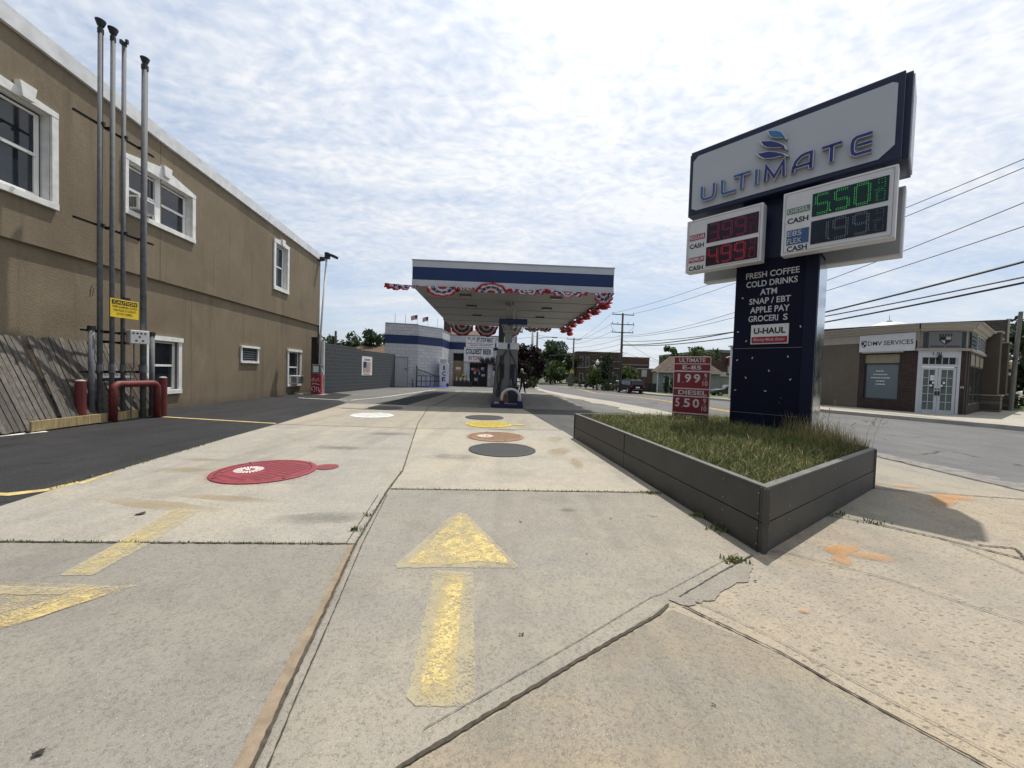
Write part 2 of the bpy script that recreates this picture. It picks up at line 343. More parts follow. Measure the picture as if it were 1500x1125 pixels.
    def build(s, name, mats, parent=None, smooth=False, bevel=0.0, recalc=True, solid=0.0, sub=0):
        if not isinstance(mats, (list, tuple)): mats = [mats]
        root = parent
        while root is not None and root.parent is not None: root = root.parent
        off = root.location if root is not None else Vector((0, 0, 0))
        me = bpy.data.meshes.new(name)
        me.from_pydata([tuple(v - off) for v in s.v], [], s.f)
        for m in mats: me.materials.append(m)
        for p, mi in zip(me.polygons, s.m): p.material_index = mi; p.use_smooth = smooth
        if recalc:
            bm = bmesh.new(); bm.from_mesh(me); bmesh.ops.recalc_face_normals(bm, faces=bm.faces); bm.to_mesh(me); bm.free()
        me.update()
        o = bpy.data.objects.new(name, me); C.objects.link(o)
        if parent is not None: o.parent = parent
        if solid: md = o.modifiers.new('solid', 'SOLIDIFY'); md.thickness = solid; md.offset = 0
        if bevel: md = o.modifiers.new('bevel', 'BEVEL'); md.width = bevel; md.segments = 2; md.limit_method = 'ANGLE'; md.angle_limit = rad(40); md.harden_normals = False
        if sub: md = o.modifiers.new('sub', 'SUBSURF'); md.levels = sub; md.render_levels = sub
        return o
def thing(name, label, cat, loc=(0, 0, 0), group=None):
    o = bpy.data.objects.new(name, None); C.objects.link(o); o.location = loc; o.empty_display_size = .2
    return tag(o, label, cat, group)
def tag(o, label, cat, group=None):
    o['label'] = label; o['category'] = cat
    if group: o['group'] = group
    return o
def structure(o): o['kind'] = 'structure'; return o
def stuff(o, label=None, cat=None):
    o['kind'] = 'stuff'
    if label: o['label'] = label; o['category'] = cat
    return o
def kids(o): return [c for c in C.objects if c.parent == o]
def copy_tree(o, parent=None):
    c = o.copy(); C.objects.link(c)
    if parent: c.parent = parent
    for ch in kids(o): copy_tree(ch, c)
    return c
def sst(a, b, x):
    t = min(1, max(0, (x - a) / (b - a))); return t * t * (3 - 2 * t)
def gz(x, y): return -.8 * sst(20, 52, y) * sst(0, 6, x)
def lerp(a, b, t): return a + (b - a) * t
def along(pts, y):
    """x on a (y, x) polyline"""
    for (y0, x0), (y1, x1) in zip(pts, pts[1:]):
        if y <= y1: return lerp(x0, x1, (y - y0) / (y1 - y0))
    return pts[-1][1]
def strip(lf, rf, y0, y1, dz, name, mat, step=1.0, nx=6, parent=None):
    mb = MB(); n = max(1, int(math.ceil((y1 - y0) / step))); vs = []
    for i in range(n + 1):
        y = lerp(y0, y1, i / n); a, b = lf(y), rf(y)
        for j in range(nx + 1):
            x = lerp(a, b, j / nx); vs.append((x, y, gz(x, y) + dz))
    w = nx + 1
    mb.add(vs, [(i * w + j, i * w + j + 1, (i + 1) * w + j + 1, (i + 1) * w + j) for i in range(n) for j in range(nx)])
    return mb.build(name, mat, parent)
def flat(pts, z, name, mat, parent=None):
    return MB().add([(x, y, z) for x, y in pts], [tuple(range(len(pts)))]).build(name, mat, parent)
def ribbon(pts, w, z, name, mat, parent=None, jit=.25, seg=.025):
    """thin strip with a ragged edge lying on the ground"""
    P = []
    for a, b in zip(pts, pts[1:]):
        a, b = Vector((*a, 0)), Vector((*b, 0)); n = max(1, int((b - a).length / seg))
        P += [a.lerp(b, i / n) for i in range(n)]
    P.append(Vector((*pts[-1], 0)))
    vs = []
    for i, q in enumerate(P):
        d = (P[min(i + 1, len(P) - 1)] - P[max(i - 1, 0)]).normalized(); nn = Vector((-d.y, d.x, 0))
        ww = w / 2
        vs += [q + nn * ww * (1 + random.uniform(-jit, jit)), q - nn * ww * (1 + random.uniform(-jit, jit))]
    for v in vs: v.z = z
    mb = MB().add(vs, [(2 * i, 2 * i + 1, 2 * i + 3, 2 * i + 2) for i in range(len(P) - 1)])
    return mb.build(name, mat, parent)

# ================================================================== GROUND
ROAD_L = [(-8, 7.3), (5, 7.0), (7.3, 7.02), (16.6, 6.2), (20.5, 5.5), (24, 4.7), (35, 3.9), (50, 3.6), (80, 2.2), (120, -1), (190, -8)]
ROAD_R = [(-8, 25), (2, 21.8), (13, 17.4), (18.4, 14.8), (24, 14.5), (32, 15.6), (48, 16.7), (60, 15.9), (80, 13.5), (120, 9), (190, 1)]
YELL = [(-8, 10.6), (14, 9.9), (20, 9.5), (25, 9.5), (40, 10.0), (55, 10.4), (80, 8.0), (120, 4), (190, -4)]
m_lot = asphalt('old_lot_asphalt', (.125, .123, .117), .2, .2, .6)
m_new = asphalt('sealed_asphalt', (.022, .022, .0235), .40, .30, .7, 3.3)
m_mid = asphalt('worn_dark_asphalt', (.072, .071, .070), .22, .22, .8, 7.1)
m_road = asphalt('road_asphalt', (.108, .108, .107), .2, .25, .9, 11.0)
m_apron = concrete('apron_concrete', (.245, .232, .205), (.30, .268, .21))
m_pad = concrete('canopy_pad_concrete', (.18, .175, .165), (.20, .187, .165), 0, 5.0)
m_walk = concrete('pitted_sidewalk_concrete', (.245, .230, .198), (.305, .252, .182), .68, 9.0)
m_walk2 = concrete('sidewalk_concrete', (.235, .225, .20), (.28, .248, .19), .25, 15.0)
m_pale = concrete('pale_strip_concrete', (.31, .297, .265), (.35, .322, .265), 0, 21.0)
m_kerb = concrete('kerb_concrete', (.34, .33, .31), (.38, .36, .32), 0, 2.0)
m_dirt = M('joint_dirt', (.055, .045, .033), .95, var=.5, scale=30, bmp=.6, bscale=120)
m_seal = M('brown_joint_filler', (.21, .165, .115), .95, var=.25, scale=14, bmp=.4, bscale=150)
m_crack = M('dark_crack', (.035, .03, .026), .95, var=.4, scale=30)  # dark dirt colour for narrow joints and cracks
m_earth = M('bare_earth', (.12, .10, .07), .95, var=.4, scale=1.5, bmp=.5, bscale=30)

structure(strip(lambda y: -260, lambda y: 330, -60, 420, -.14, 'ground', m_earth, 6, 60))
structure(strip(lambda y: -60, lambda y: along(ROAD_L, y), -10, 62, 0, 'parking_lot', m_lot, 1, 40))
structure(strip(lambda y: along(ROAD_L, y) - .02, lambda y: along(ROAD_R, y), -8, 190, -.035, 'road', m_road, 1, 16))
# yellow centre line, two stripes
for dx in (-.14, .14):
    structure(strip(lambda y: along(YELL, y) + dx - .055, lambda y: along(YELL, y) + dx + .055, 16.5, 150, -.022, 'road_centre_line', M('road_line_yellow', (.62, .40, .09), .8, var=.3, scale=6), 1, 1))
# pale pavement strip between lot and road, further on
structure(strip(lambda y: along(ROAD_L, y) - 1.55 - .16 * math.sin(y * 1.7) - .10 * math.sin(y * 4.3 + 1), lambda y: along(ROAD_L, y), 12.2, 120, .012, 'sidewalk', m_pale, .25, 5))
# far pavement with its kerb
structure(strip(lambda y: along(ROAD_R, y) + .16, lambda y: along(ROAD_R, y) + 2.2, 22.5, 150, .10, 'far_sidewalk', m_walk2, 1, 5))
structure(strip(lambda y: along(ROAD_R, y) + .16, lambda y: 46, -8, 22.5, .10, 'corner_sidewalk', m_pale, 1, 20))
mb = MB()
for y0 in range(-8, 150):
    for a, b in ((0, .16),):
        q = []
        for y in (y0, y0 + 1):
            x = along(ROAD_R, y)
            q.append([(x, y, gz(x, y) - .1), (x, y, gz(x, y) + .112), (x + .17, y, gz(x, y) + .112)])
        mb.quad(q[0][0], q[1][0], q[1][1], q[0][1]); mb.quad(q[0][1], q[1][1], q[1][2], q[0][2])
structure(mb.build('kerb', m_kerb))
# verge beyond the far pavement
m_verge = M('verge_grass', (.075, .095, .03), .95, var=.45, scale=2.5, bmp=.8, bscale=60)
structure(strip(lambda y: along(ROAD_R, y) + 2.2, lambda y: 120, 22.5, 260, .09, 'verge', m_verge, 2, 30))

# sealed strip of the lot beside the house
SEALED = [(-9.9, -4), (-3.9, -4), (-4.3, .5), (-4.72, 3.55), (-4.85, 4.21), (-5.03, 5.27), (-5.31, 7.2), (-5.52, 9.05), (-5.98, 12.2), (-6.53, 15.22), (-7.5, 16.5), (-8.2, 19.8), (-11.2, 22), (-11.2, 10)]
structure(flat(SEALED, .006, 'sealed_parking_strip', m_new))
structure(flat([(-5.4, 15.3), (-4.05, 14.9), (-3.9, 24.2), (-4.75, 24.2)], .005, 'shaded_asphalt_strip', m_new))  # asphalt in the canopy's shadow, that shade put into its darker colour
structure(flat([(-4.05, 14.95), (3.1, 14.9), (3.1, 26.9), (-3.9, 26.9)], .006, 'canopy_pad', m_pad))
for pts in ([(-4.0, 14.97), (3.1, 14.93)], [(-3.05, 14.95), (-3.3, 26.8)], [(-4.0, 20.6), (3.1, 20.6)]):
    structure(ribbon(pts, .05, .011, 'slab_joint', m_crack, None, .3, .3))
# driveway apron of big concrete slabs
APRON = [(-4.3, .5), (-4.72, 3.55), (-4.85, 4.21), (-5.03, 5.27), (-5.31, 7.2), (-5.52, 9.05), (-5.98, 12.2), (-6.4, 14.9), (.46, 14.9), (1.01, 11.0), (1.38, 8.6), (1.75, 5.5), (2.02, 3.07), (.44, 1.89), (-.34, 1.31), (-1.6, .35), (-3, -.7), (-4.1, -1.5)]
apron = structure(flat(APRON, .008, 'driveway', m_apron))
def slab(pts, g_, t_, seed, pit=0): structure(flat(pts, .010, 'driveway_slab', concrete('slab_concrete', g_, t_, pit, seed)))
J = [(-2.4, 9.95), (-1.93, 7.5), (-1.46, 5.26), (-1.38, 4.36), (-1.19, 3.0), (-1.03, 2.2), (-.91, 1.57), (-.62, .2), (-.5, -.2)]
slab([(-4.42, 1.3), (-4.6, 2.83), (-2.4, 2.93), (-1.2, 3.0), (-1.03, 2.2), (-.91, 1.57), (-.62, .2), (-.64, .2), (-1.6, .35), (-3, -.7), (-4.1, -1.5), (-4.3, .5)], (.184, .177, .162), (.212, .196, .166), 51.)
slab([(-4.6, 2.84), (-4.72, 3.55), (-4.85, 4.21), (-5.03, 5.27), (-5.31, 7.2), (-5.52, 9.04), (-2.2, 9.07), (-1.93, 7.5), (-1.46, 5.26), (-1.38, 4.36), (-1.2, 3.01), (-2.4, 2.94)], (.245, .237, .218), (.305, .278, .228), 57.)
slab([(-1.19, 3.0), (-1.38, 4.41), (.61, 4.52), (1.84, 4.6), (2.02, 3.07), (1.0, 2.33), (.44, 1.89), (-.34, 1.31), (-.82, .95), (-.91, 1.57), (-1.03, 2.2)], (.202, .194, .176), (.258, .233, .190), 63.)
slab([(-1.385, 4.43), (-1.46, 5.26), (-1.93, 7.5), (-2.19, 9.07), (1.28, 9.49), (1.38, 8.6), (1.75, 5.5), (1.83, 4.61), (.61, 4.54)], (.265, .255, .228), (.335, .30, .238), 69.)
# tarmac wedge between the apron and the planter
structure(flat([(.46, 14.88), (1.01, 11.0), (1.36, 8.7), (1.42, 8.5), (3.6, 8.9), (4.3, 12.3), (4.2, 14.6)], .004, 'tarmac_wedge', m_mid))
# sidewalk slabs at the corner
WALK = [(2.02, 3.07), (4.86, 5.1), (5.35, 8.8), (6.9, 9.2), (7.0, 7.3), (7.0, 5), (7.15, -3), (-4.1, -3.5), (-4.1, -1.5), (-3, -.7), (-1.6, .35), (-.34, 1.31), (.44, 1.89)]
structure(flat(WALK, .009, 'sidewalk', m_walk))
structure(flat([(-.34, 1.29), (.44, 1.87), (1.0, 2.27), (1.42, 1.92), (1.66, 1.54), (1.9, 1.2), (2.6, -.2), (3.2, -3), (-4.1, -3.5), (-4.1, -1.5), (-3, -.7), (-1.6, .33)], .012, 'sidewalk', concrete('grey_sidewalk_slab', (.198, .189, .170), (.258, .213, .148), .22, 31.0)))
structure(flat([(3.3, 4.0), (4.83, 5.1), (5.35, 8.8), (6.9, 9.2), (6.98, 7.3), (6.98, 4.75), (4.95, 5.0), (4.0, 3.45), (3.45, 4.06)], .0115, 'sidewalk', m_walk2))
structure(ribbon([(7.0, 9.3), (7.02, 7.3), (6.98, 6.0), (6.98, 4.2), (7.1, -2)], .10, .013, 'gutter_joint', m_dirt, None, .5, .1))
structure(ribbon([(7.25, 9.3), (7.45, 7.6), (7.35, 6.0), (7.5, 4.2)], .55, -.018, 'gutter', M('gutter_grit', (.17, .16, .15), .95, var=.4, scale=8, bmp=.8, bscale=70), None, .5, .15))

# joints and cracks: narrow strips of dirt lying in the slab gaps
Z = .016
jl = [(-3.18, 15.0), (-2.4, 9.95), (-1.46, 5.26), (-1.38, 4.36), (-1.19, 3.0), (-1.03, 2.2), (-.91, 1.57), (-.62, .2)]
ribbon(jl, .016, Z + .004, 'slab_joint', m_dirt, apron, .45)
ribbon([(-1.205, 2.98), (-1.05, 2.2), (-.945, 1.57), (-.66, .2)], .062, Z, 'joint_filler', m_seal, apron, .06)
ribbon([(-1.335, 4.2), (-1.14, 3.0), (-.98, 2.2), (-.86, 1.57), (-.57, .2)], .006, Z, 'tooled_line', m_crack, apron, .6)
ribbon([(-1.43, 4.2), (-1.27, 3.02)], .006, Z, 'tooled_line', m_crack, apron, .6)
ribbon([(-4.9, 2.83), (-3.80, 2.85), (-2.4, 2.93), (-1.19, 3.0)], .018, Z, 'slab_joint', m_dirt, apron, .6)
ribbon([(-1.37, 4.42), (.61, 4.53), (1.85, 4.6)], .018, Z, 'slab_joint', m_dirt, apron, .6)
ribbon([(-5.5, 9.02), (-2.2, 9.07), (1.3, 9.5)], .022, Z, 'slab_joint', m_crack, apron, .5)
ribbon([(-1.62, .33), (-.34, 1.31), (.44, 1.89), (.9, 2.22), (1.0, 2.32)], .017, Z, 'slab_joint', m_dirt, apron, .4)
ribbon([(1.1, 2.40), (1.5, 2.70), (1.95, 3.02)], .012, Z, 'slab_joint', m_crack, apron, .5)
ribbon([(-.30, 1.45), (.40, 1.98), (.93, 2.40), (1.0, 2.43), (1.85, 3.05)], .004, Z, 'tooled_line', M('tooled_line', (.12, .11, .10), .95), apron, .6)
for pts, w in (([(1.08, 2.31), (1.2, 2.17), (1.42, 1.92), (1.52, 1.74), (1.66, 1.54), (1.9, 1.2), (2.7, -.3)], .012), ([(2.1, 3.12), (2.30, 3.05), (2.72, 2.71), (3.07, 2.24), (3.5, 1.6), (4.5, 0)], .006),
               ([(3.3, 4.02), (3.62, 3.80), (3.94, 3.47), (4.2, 3.1), (4.6, 2.3)], .020), ([(4.8, 5.08), (5.6, 4.95), (6.9, 4.7)], .010), ([(4.14, 3.35), (4.4, 3.3), (4.0, 2.86)], .022), ([(3.94, 3.47), (3.93, 3.1), (3.88, 2.8), (3.7, 2.5), (3.74, 2.2)], .007)):
    structure(ribbon(pts, w, Z + .003, 'slab_joint', m_dirt if w > .011 else m_crack, None, .6, .02))
structure(ribbon([(1.18, 2.36), (1.44, 2.06), (1.62, 1.78), (1.86, 1.42), (2.14, .95)], .004, Z + .002, 'tooled_line', M('tooled_line', (.12, .11, .10), .95), None, .5, .05))
def ragged(pts, step=.03, j=.007):
    out = []
    for a, b in zip(pts, pts[1:] + pts[:1]):
        L = math.hypot(b[0] - a[0], b[1] - a[1]); n = max(1, int(L / step))
        for i in range(n): out.append((lerp(a[0], b[0], i / n) + random.uniform(-j, j), lerp(a[1], b[1], i / n) + random.uniform(-j, j)))
    return out
# tarry patch where the slabs meet the planter
structure(flat(ragged([(1.02, 2.36), (1.10, 2.31), (1.30, 2.38), (1.55, 2.58), (1.66, 2.62), (1.86, 2.86), (1.90, 2.97), (1.45, 2.68)], .03, .014), .0155, 'mortar_patch', concrete('mortar_patch', (.195, .182, .16), (.235, .215, .18), .2, 41.)))

# painted marks
def mark(pts, mat, z, name='painted_arrow', parent=None):
    return flat(ragged(pts, .025, .006), z, name, mat, parent or apron)
faded = worn_paint('faded_yellow_paint', (.46, .40, .26), .33, 22, 1.0, False, .60)
strong = worn_paint('yellow_paint', (.63, .50, .21), .20, 22, 4.0, False, .90, .40)
mark([(-.48, 3.74), (-.56, 3.55), (-.78, 2.70), (-.76, 2.655), (-.4, 2.68), (.06, 2.70), (.085, 2.73), (-.05, 3.0), (-.40, 3.70)], faded, .0145)
mark([(-.47, 3.70), (-.70, 2.72), (-.40, 2.72), (-.22, 2.78), (.02, 2.76), (-.06, 2.95), (-.42, 3.66)], worn_paint('yellow_paint_head', (.63, .50, .21), .06, 14, 9.0, False, .88), .0165)
mark([(-.50, 2.615), (-.485, 2.63), (-.245, 2.62), (-.225, 2.60), (-.115, 1.60), (-.14, 1.555), (-.36, 1.555), (-.40, 1.59)], faded, .0145)
mark([(-.43, 2.61), (-.29, 2.61), (-.255, 2.2), (-.225, 1.8), (-.19, 1.57), (-.33, 1.57), (-.37, 1.7), (-.40, 2.2)], strong, .0165)
mark([(-3.16, 3.60), (-2.90, 3.60), (-2.72, 2.95), (-2.66, 2.44), (-2.86, 2.43), (-2.96, 2.9)], faded, .0145)
mark([(-3.14, 3.57), (-2.96, 3.57), (-2.80, 2.95), (-2.70, 2.46), (-2.82, 2.46), (-2.97, 2.95)], worn_paint('yellow_paint_bar', (.55, .45, .22), .0, 16, 5.0, False, .7), .0165)
mark([(-3.25, 2.34), (-2.28, 2.33), (-2.52, 2.0), (-2.85, 1.62), (-3.2, 1.5)], worn_paint('faded_yellow_wash', (.58, .46, .23), .0, 5, 2.0, False, .5), .0145)
mark([(-2.28, 2.345), (-2.52, 2.31), (-2.70, 2.03), (-2.95, 1.72), (-2.83, 1.62), (-2.50, 2.0)], worn_paint('yellow_paint_edge', (.56, .44, .20), .05, 16, 6.0, False, .8), .0165)
mark([(-3.3, 2.30), (-2.6, 2.29), (-2.6, 2.22), (-3.3, 2.2)], faded, .0165)
lotline = M('lot_line_yellow', (.42, .33, .13), .8, var=.35, scale=5)
structure(flat([(-8.75, 9.74), (-5.6, 9.22), (-5.6, 9.12), (-8.75, 9.63)], .011, 'lot_line', lotline))
structure(flat([(-7.4, 3.85), (-5.12, 3.90), (-4.92, 4.05), (-4.90, 4.34), (-4.84, 4.32), (-4.82, 4.0), (-5.0, 3.82), (-7.4, 3.75)], .011, 'lot_line', lotline))
structure(flat([(-4.80, 4.25), (-4.9, 4.7), (-4.85, 4.72), (-4.74, 4.25)], .0135, 'lot_line', lotline))
pale_line = M('lot_line_white', (.55, .54, .50), .8, var=.35, scale=5)
structure(flat([(-9.3, 16.85), (-6.9, 16.3), (-6.9, 16.2), (-9.3, 16.72)], .011, 'lot_line', pale_line))
structure(flat([(-6.9, 16.3), (-6.3, 18.6), (-5.5, 27.4), (-5.38, 27.4), (-6.18, 18.6), (-6.78, 16.3)], .011, 'lot_line', pale_line))
structure(flat([(-3.9, 26.95), (3.3, 26.95), (3.3, 27.12), (-3.9, 27.12)], .011, 'lot_line', pale_line))
structure(flat([(-9.3, 6.2), (-8.95, 6.3), (-8.72, 7.25), (-8.85, 7.3)], .011, 'lot_line', pale_line))
# orange utility marks sprayed on the sidewalk
org = worn_paint('orange_spray_paint', (.56, .28, .10), .40, 16, 6.0, True, .46)
def blob(cx, cy, a, b, rot, n=22, j=.22):
    rot = rad(rot)
    return [(cx + math.cos(t) * a * k * math.cos(rot) - math.sin(t) * b * k * math.sin(rot), cy + math.cos(t) * a * k * math.sin(rot) + math.sin(t) * b * k * math.cos(rot))
            for t, k in [(2 * PI * i / n, 1 + random.uniform(-j, j)) for i in range(n)]]
for i, (cx, cy, a, b, r_) in enumerate([(2.78, 3.17, .30, .075, 28), (2.68, 3.08, .22, .07, 75), (2.95, 3.05, .22, .085, -15), (2.60, 2.96, .12, .06, 60), (5.25, 4.62, .55, .10, 40), (5.55, 4.80, .32, .16, 10), (4.95, 5.35, .32, .12, -12), (5.40, 5.2, .26, .09, -20), (1.80, 2.29, .045, .03, 0), (.06, 1.27, .07, .04, 20)]):
    o = MB().add([(x, y, .0175 + .0006 * i) for x, y in blob(cx, cy, a, b, r_)], [tuple(range(22))]).build('utility_mark', org)
    structure(o)
# rust and oil stains on the concrete (shapes of their own)
rust = worn_paint('rust_stain', (.34, .25, .12), .3, 5.0, 3.0, True, .38)
oil = worn_paint('oil_stain', (.13, .125, .115), .2, 6.0, 8.0, True, .38)
def stain(mat, *a): flat(blob(*a), .0125 + stain.k, 'stain', mat, apron); stain.k += .00012
stain.k = 0
for a in [(-4.2, 4.95, .5, .14, 12), (-4.4, 5.5, .35, .10, 8), (.9, 6.9, .55, .2, 62), (.95, 8.2, .5, .16, 70), (1.05, 6.0, .5, .12, 80), (-3.4, 3.7, .9, .10, -12), (-2.9, 3.95, .8, .08, -8)]: stain(rust, *a)
for a in [(-.9, 6.2, .5, .25, 10), (.6, 3.9, .12, .06, 20), (-1.75, 3.5, .5, .16, 15), (-2.9, 6.6, .6, .2, 0), (.1, 7.4, .35, .16, 0), (-2.6, 8.2, .7, .25, 10), (1.45, 3.8, .09, .03, -30), (-.2, 9.3, .5, .2, 0)]: stain(oil, *a)
# bits of litter and bark on the slabs
m_bit = M('dry_leaf_bits', (.03, .024, .018), .9, var=.4, scale=40)
for x, y, s_ in [(-3.30, 3.46, .035), (-1.62, 1.315, .016), (.09, 2.0, .009), (.12, 3.55, .011), (.62, 2.95, .007), (1.72, 2.62, .008), (.9, 1.6, .006), (1.0, 3.7, .009)]:
    o = MB()
    for k in range(3):
        cx, cy = x + random.uniform(-1, 1) * s_, y + random.uniform(-1, 1) * s_ * .5
        o.add([(px, py, .018 + random.uniform(0, .004)) for px, py in blob(cx, cy, s_, s_ * .5, random.uniform(0, 180), 9, .4)], [tuple(range(9))])
    o.build('leaf_litter', m_bit, apron)

# grass blades
def blades(mb, spots, hmin, hmax, w, lean=.5, mats=3, seg=2):
    for x, y, z in spots:
        h = random.uniform(hmin, hmax); a = random.uniform(0, 2 * PI); l = h * random.uniform(.1, lean); ww = w * random.uniform(.6, 1.3)
        dx, dy = math.cos(a) * l, math.sin(a) * l; px, py = -math.sin(a) * ww, math.cos(a) * ww
        mi = random.choices(range(mats), weights=(5, 4, 2, 1)[:mats])[0]
        mb.add([(x - px, y - py, z), (x + px, y + py, z), (x + dx * .4 + px * .8, y + dy * .4 + py * .8, z + h * .6), (x + dx * .4 - px * .8, y + dy * .4 - py * .8, z + h * .6), (x + dx, y + dy, z + h * (.95 - .2 * l / h))], [(0, 1, 2, 3), (3, 2, 4)], mi)
def leafm(name, col, tr=.25):
    m, t, b, v = base_mat(name)
    c = mixc(t, noise(t, v, 2.3, 3), tuple(x * .65 for x in col), tuple(x * 1.35 for x in col))
    t.links.new(c, b.inputs['Base Color']); b.inputs['Roughness'].default_value = .6; b.inputs['Specular IOR Level'].default_value = .25
    if tr:
        tl = t.nodes.new('ShaderNodeBsdfTranslucent'); t.links.new(c, tl.inputs[0]); mx = t.nodes.new('ShaderNodeMixShader'); mx.inputs[0].default_value = tr
        out = t.nodes['Material Output']; t.links.new(b.outputs[0], mx.inputs[1]); t.links.new(tl.outputs[0], mx.inputs[2]); t.links.new(mx.outputs[0], out.inputs[0])
    return m
G1, G2, G3, G4 = leafm('grass_green', (.068, .105, .027)), leafm('grass_olive', (.135, .158, .052)), leafm('grass_dry', (.26, .215, .10)), leafm('grass_tan', (.33, .24, .12))
mb = MB()
def on_line(pts, n, w):
    out = []
    for _ in range(n):
        k = random.randrange(len(pts) - 1); t_ = random.random(); a, b = pts[k], pts[k + 1]
        out.append((lerp(a[0], b[0], t_) + random.uniform(-w, w), lerp(a[1], b[1], t_) + random.uniform(-w, w), .012))
    return out
blades(mb, on_line([(-4.8, 2.83), (-3.8, 2.85), (-2.4, 2.93), (-1.3, 2.99)], 420, .012), .008, .028, .003)
blades(mb, on_line([(-1.3, 4.43), (.61, 4.53), (1.7, 4.6)], 350, .012), .008, .03, .003)
blades(mb, on_line([(-1.46, 5.26), (-1.38, 4.36), (-1.21, 3.05)], 120, .014), .008, .03, .003)
blades(mb, on_line([(-4.84, 4.0), (-5.0, 5.3), (-5.25, 7.0)], 300, .03), .01, .04, .003)
for cx, cy, n, r_, hh in [(1.68, 4.56, 60, .05, .05), (1.98, 3.50, 90, .06, .06), (1.93, 3.85, 60, .05, .05), (1.74, 2.90, 60, .04, .05), (1.78, 2.93, 30, .03, .05), (-1.3, 3.25, 20, .02, .05), (-1.32, 3.6, 16, .02, .04), (3.4, 4.05, 60, .09, .05), (3.65, 3.8, 40, .07, .04)]:
    blades(mb, [(cx + random.gauss(0, r_), cy + random.gauss(0, r_ * .6), .012) for _ in range(n)], hh * .4, hh, .006, .9)
stuff(mb.build('weeds', [G1, G2, G3], None, recalc=False), 'small green weeds sprouting from the gaps between concrete slabs', 'weeds')

# ------------------------------------------------------------------ tank covers
def cover(x, y, r, col, label, halo=None, dot=None, rough=.6, logo=False, rot=0.0):
    t = thing('manhole_cover', label, 'manhole cover', (x, y, .0105), 'round tank covers set in the driveway')
    nm = label.split()[0]
    body = M('cover_' + nm, col, rough, 0, .22, 10, .25, 60)
    dk = M('cover_recess_' + nm, tuple(c * (.30 if sum(col) > .2 else 3.2) for c in col), .8, var=.3, scale=20)
    if halo:
        MB().disc((x, y, .0130), r * 1.22, 60, jit=.02).build('paint_overspray', worn_paint('overspray_' + nm, halo, .6, 14, x, True, .9), t)
    MB().lathe((x, y, 0), [(r, .008), (r, .022), (r - .012, .026), (r - .06, .026), (r - .065, .018)], 56).build('rim', body, t, smooth=False)
    MB().disc((x, y, .0225), r - .065, 56).build('lid', body, t)
    MB().disc((x, y, .0245), r - .062, 56, r_in=r - .075).build('seat_gap', dk, t)
    mb = MB(); s_ = .105; n = int(r / s_) + 1; c_, sn = math.cos(rot), math.sin(rot)
    for i in range(-n, n + 1):
        for j in range(-n - 3, n + 4):
            px, py = i * s_ + (s_ / 2 if j % 2 else 0), j * s_ * .62
            if px * px + py * py > (r - .12) ** 2: continue
            if logo and (px + .22) ** 2 + py ** 2 < .21 ** 2: continue
            q = [(px - .046, py), (px, py + .017), (px + .046, py), (px, py - .017)]
            mb.add([(x + a * c_ - b * sn, y + a * sn + b * c_, .0240) for a, b in q], [(0, 1, 2, 3)])
    mb.build('tread_pattern', dk, t)
    for k in range(4):
        a = rot + .4 + k * PI / 2; MB().lathe((x + (r - .036) * math.cos(a), y + (r - .036) * math.sin(a), .0262), [(.018, 0), (.016, .006), (.004, .007)], 8).build('bolt', dk, t)
    if logo:
        wm = M('cover_logo_white', (.72, .68, .66), .7)
        mb = MB()
        for k in range(26):
            a = 2 * PI * k / 26; a2 = a + .13; p0, p1 = .07, .17
            mb.add([(x - .22 + p * math.cos(q), y + p * math.sin(q), .0262) for p, q in ((p0, a), (p1, a), (p1, a2), (p0, a2))], [(0, 1, 2, 3)])
        mb.disc((x - .24, y + .01, .0262), .03, 14).build('logo', wm, t)
    if dot:
        MB().disc((x + dot[0], y + dot[1], .020), dot[2], 30, jit=.05).build('paint_dot', worn_paint('dot_' + nm, dot[3], .7, 12, 2.0), t)
    return t
cover(-3.18, 5.0, .60, (.20, .022, .034), 'red painted tank cover with a white round logo, nearest of the covers', (.30, .05, .06), (.66, .30, .15, (.22, .05, .06)), logo=True, rot=.5)
cover(-.14, 6.88, .60, (.021, .021, .022), 'dark grey cast iron cover, the nearest dark one, in front of the brown cover', rot=.3)
cover(-.32, 8.25, .60, (.22, .125, .065), 'brown orange rusty tank cover between the yellow and dark covers', (.32, .20, .10), logo=True)
cover(-.58, 10.15, .60, (.46, .35, .05), 'yellow painted tank cover with a yellow dot at its right', (.52, .40, .08), (.78, .05, .15, (.46, .35, .07)))
cover(-.80, 11.65, .58, (.024, .024, .025), 'black cast iron cover behind the yellow one, close to the canopy shade')
cover(-4.07, 11.3, .60, (.62, .62, .60), 'white painted tank cover on the left half of the driveway', (.72, .72, .70), (.0, .62, .08, (.7, .7, .68)))
cover(-4.44, 13.6, .58, (.026, .026, .026), 'farthest dark cover, behind the white painted one at the canopy shade')

# ================================================================== TAN BUILDING (left)
_wd = Vector((-.0794, .9968, 0)).normalized()
WALL = Fr((-10.24, 11.40, 0), _wd, (_wd.y, -_wd.x, 0))       # x along the wall away from us, y out of it
T0, T1 = -16.0, 10.55
m_stucco = stucco('tan_stucco', (.212, .174, .123), .34)
m_trim = white_dirty(); m_glass = glass_mat('window_glass')
m_roofw = M('white_parapet', (.72, .73, .74), .6, var=.16, scale=3, bmp=.1, bscale=40)
bld = thing('tan_building', 'long two storey tan stucco building with white roof edge and white windows', 'building', (-10.24, 11.4, 0))
def ztop(t): return 7.90 - .024 * t - (.012 * t if t < 0 else 0)
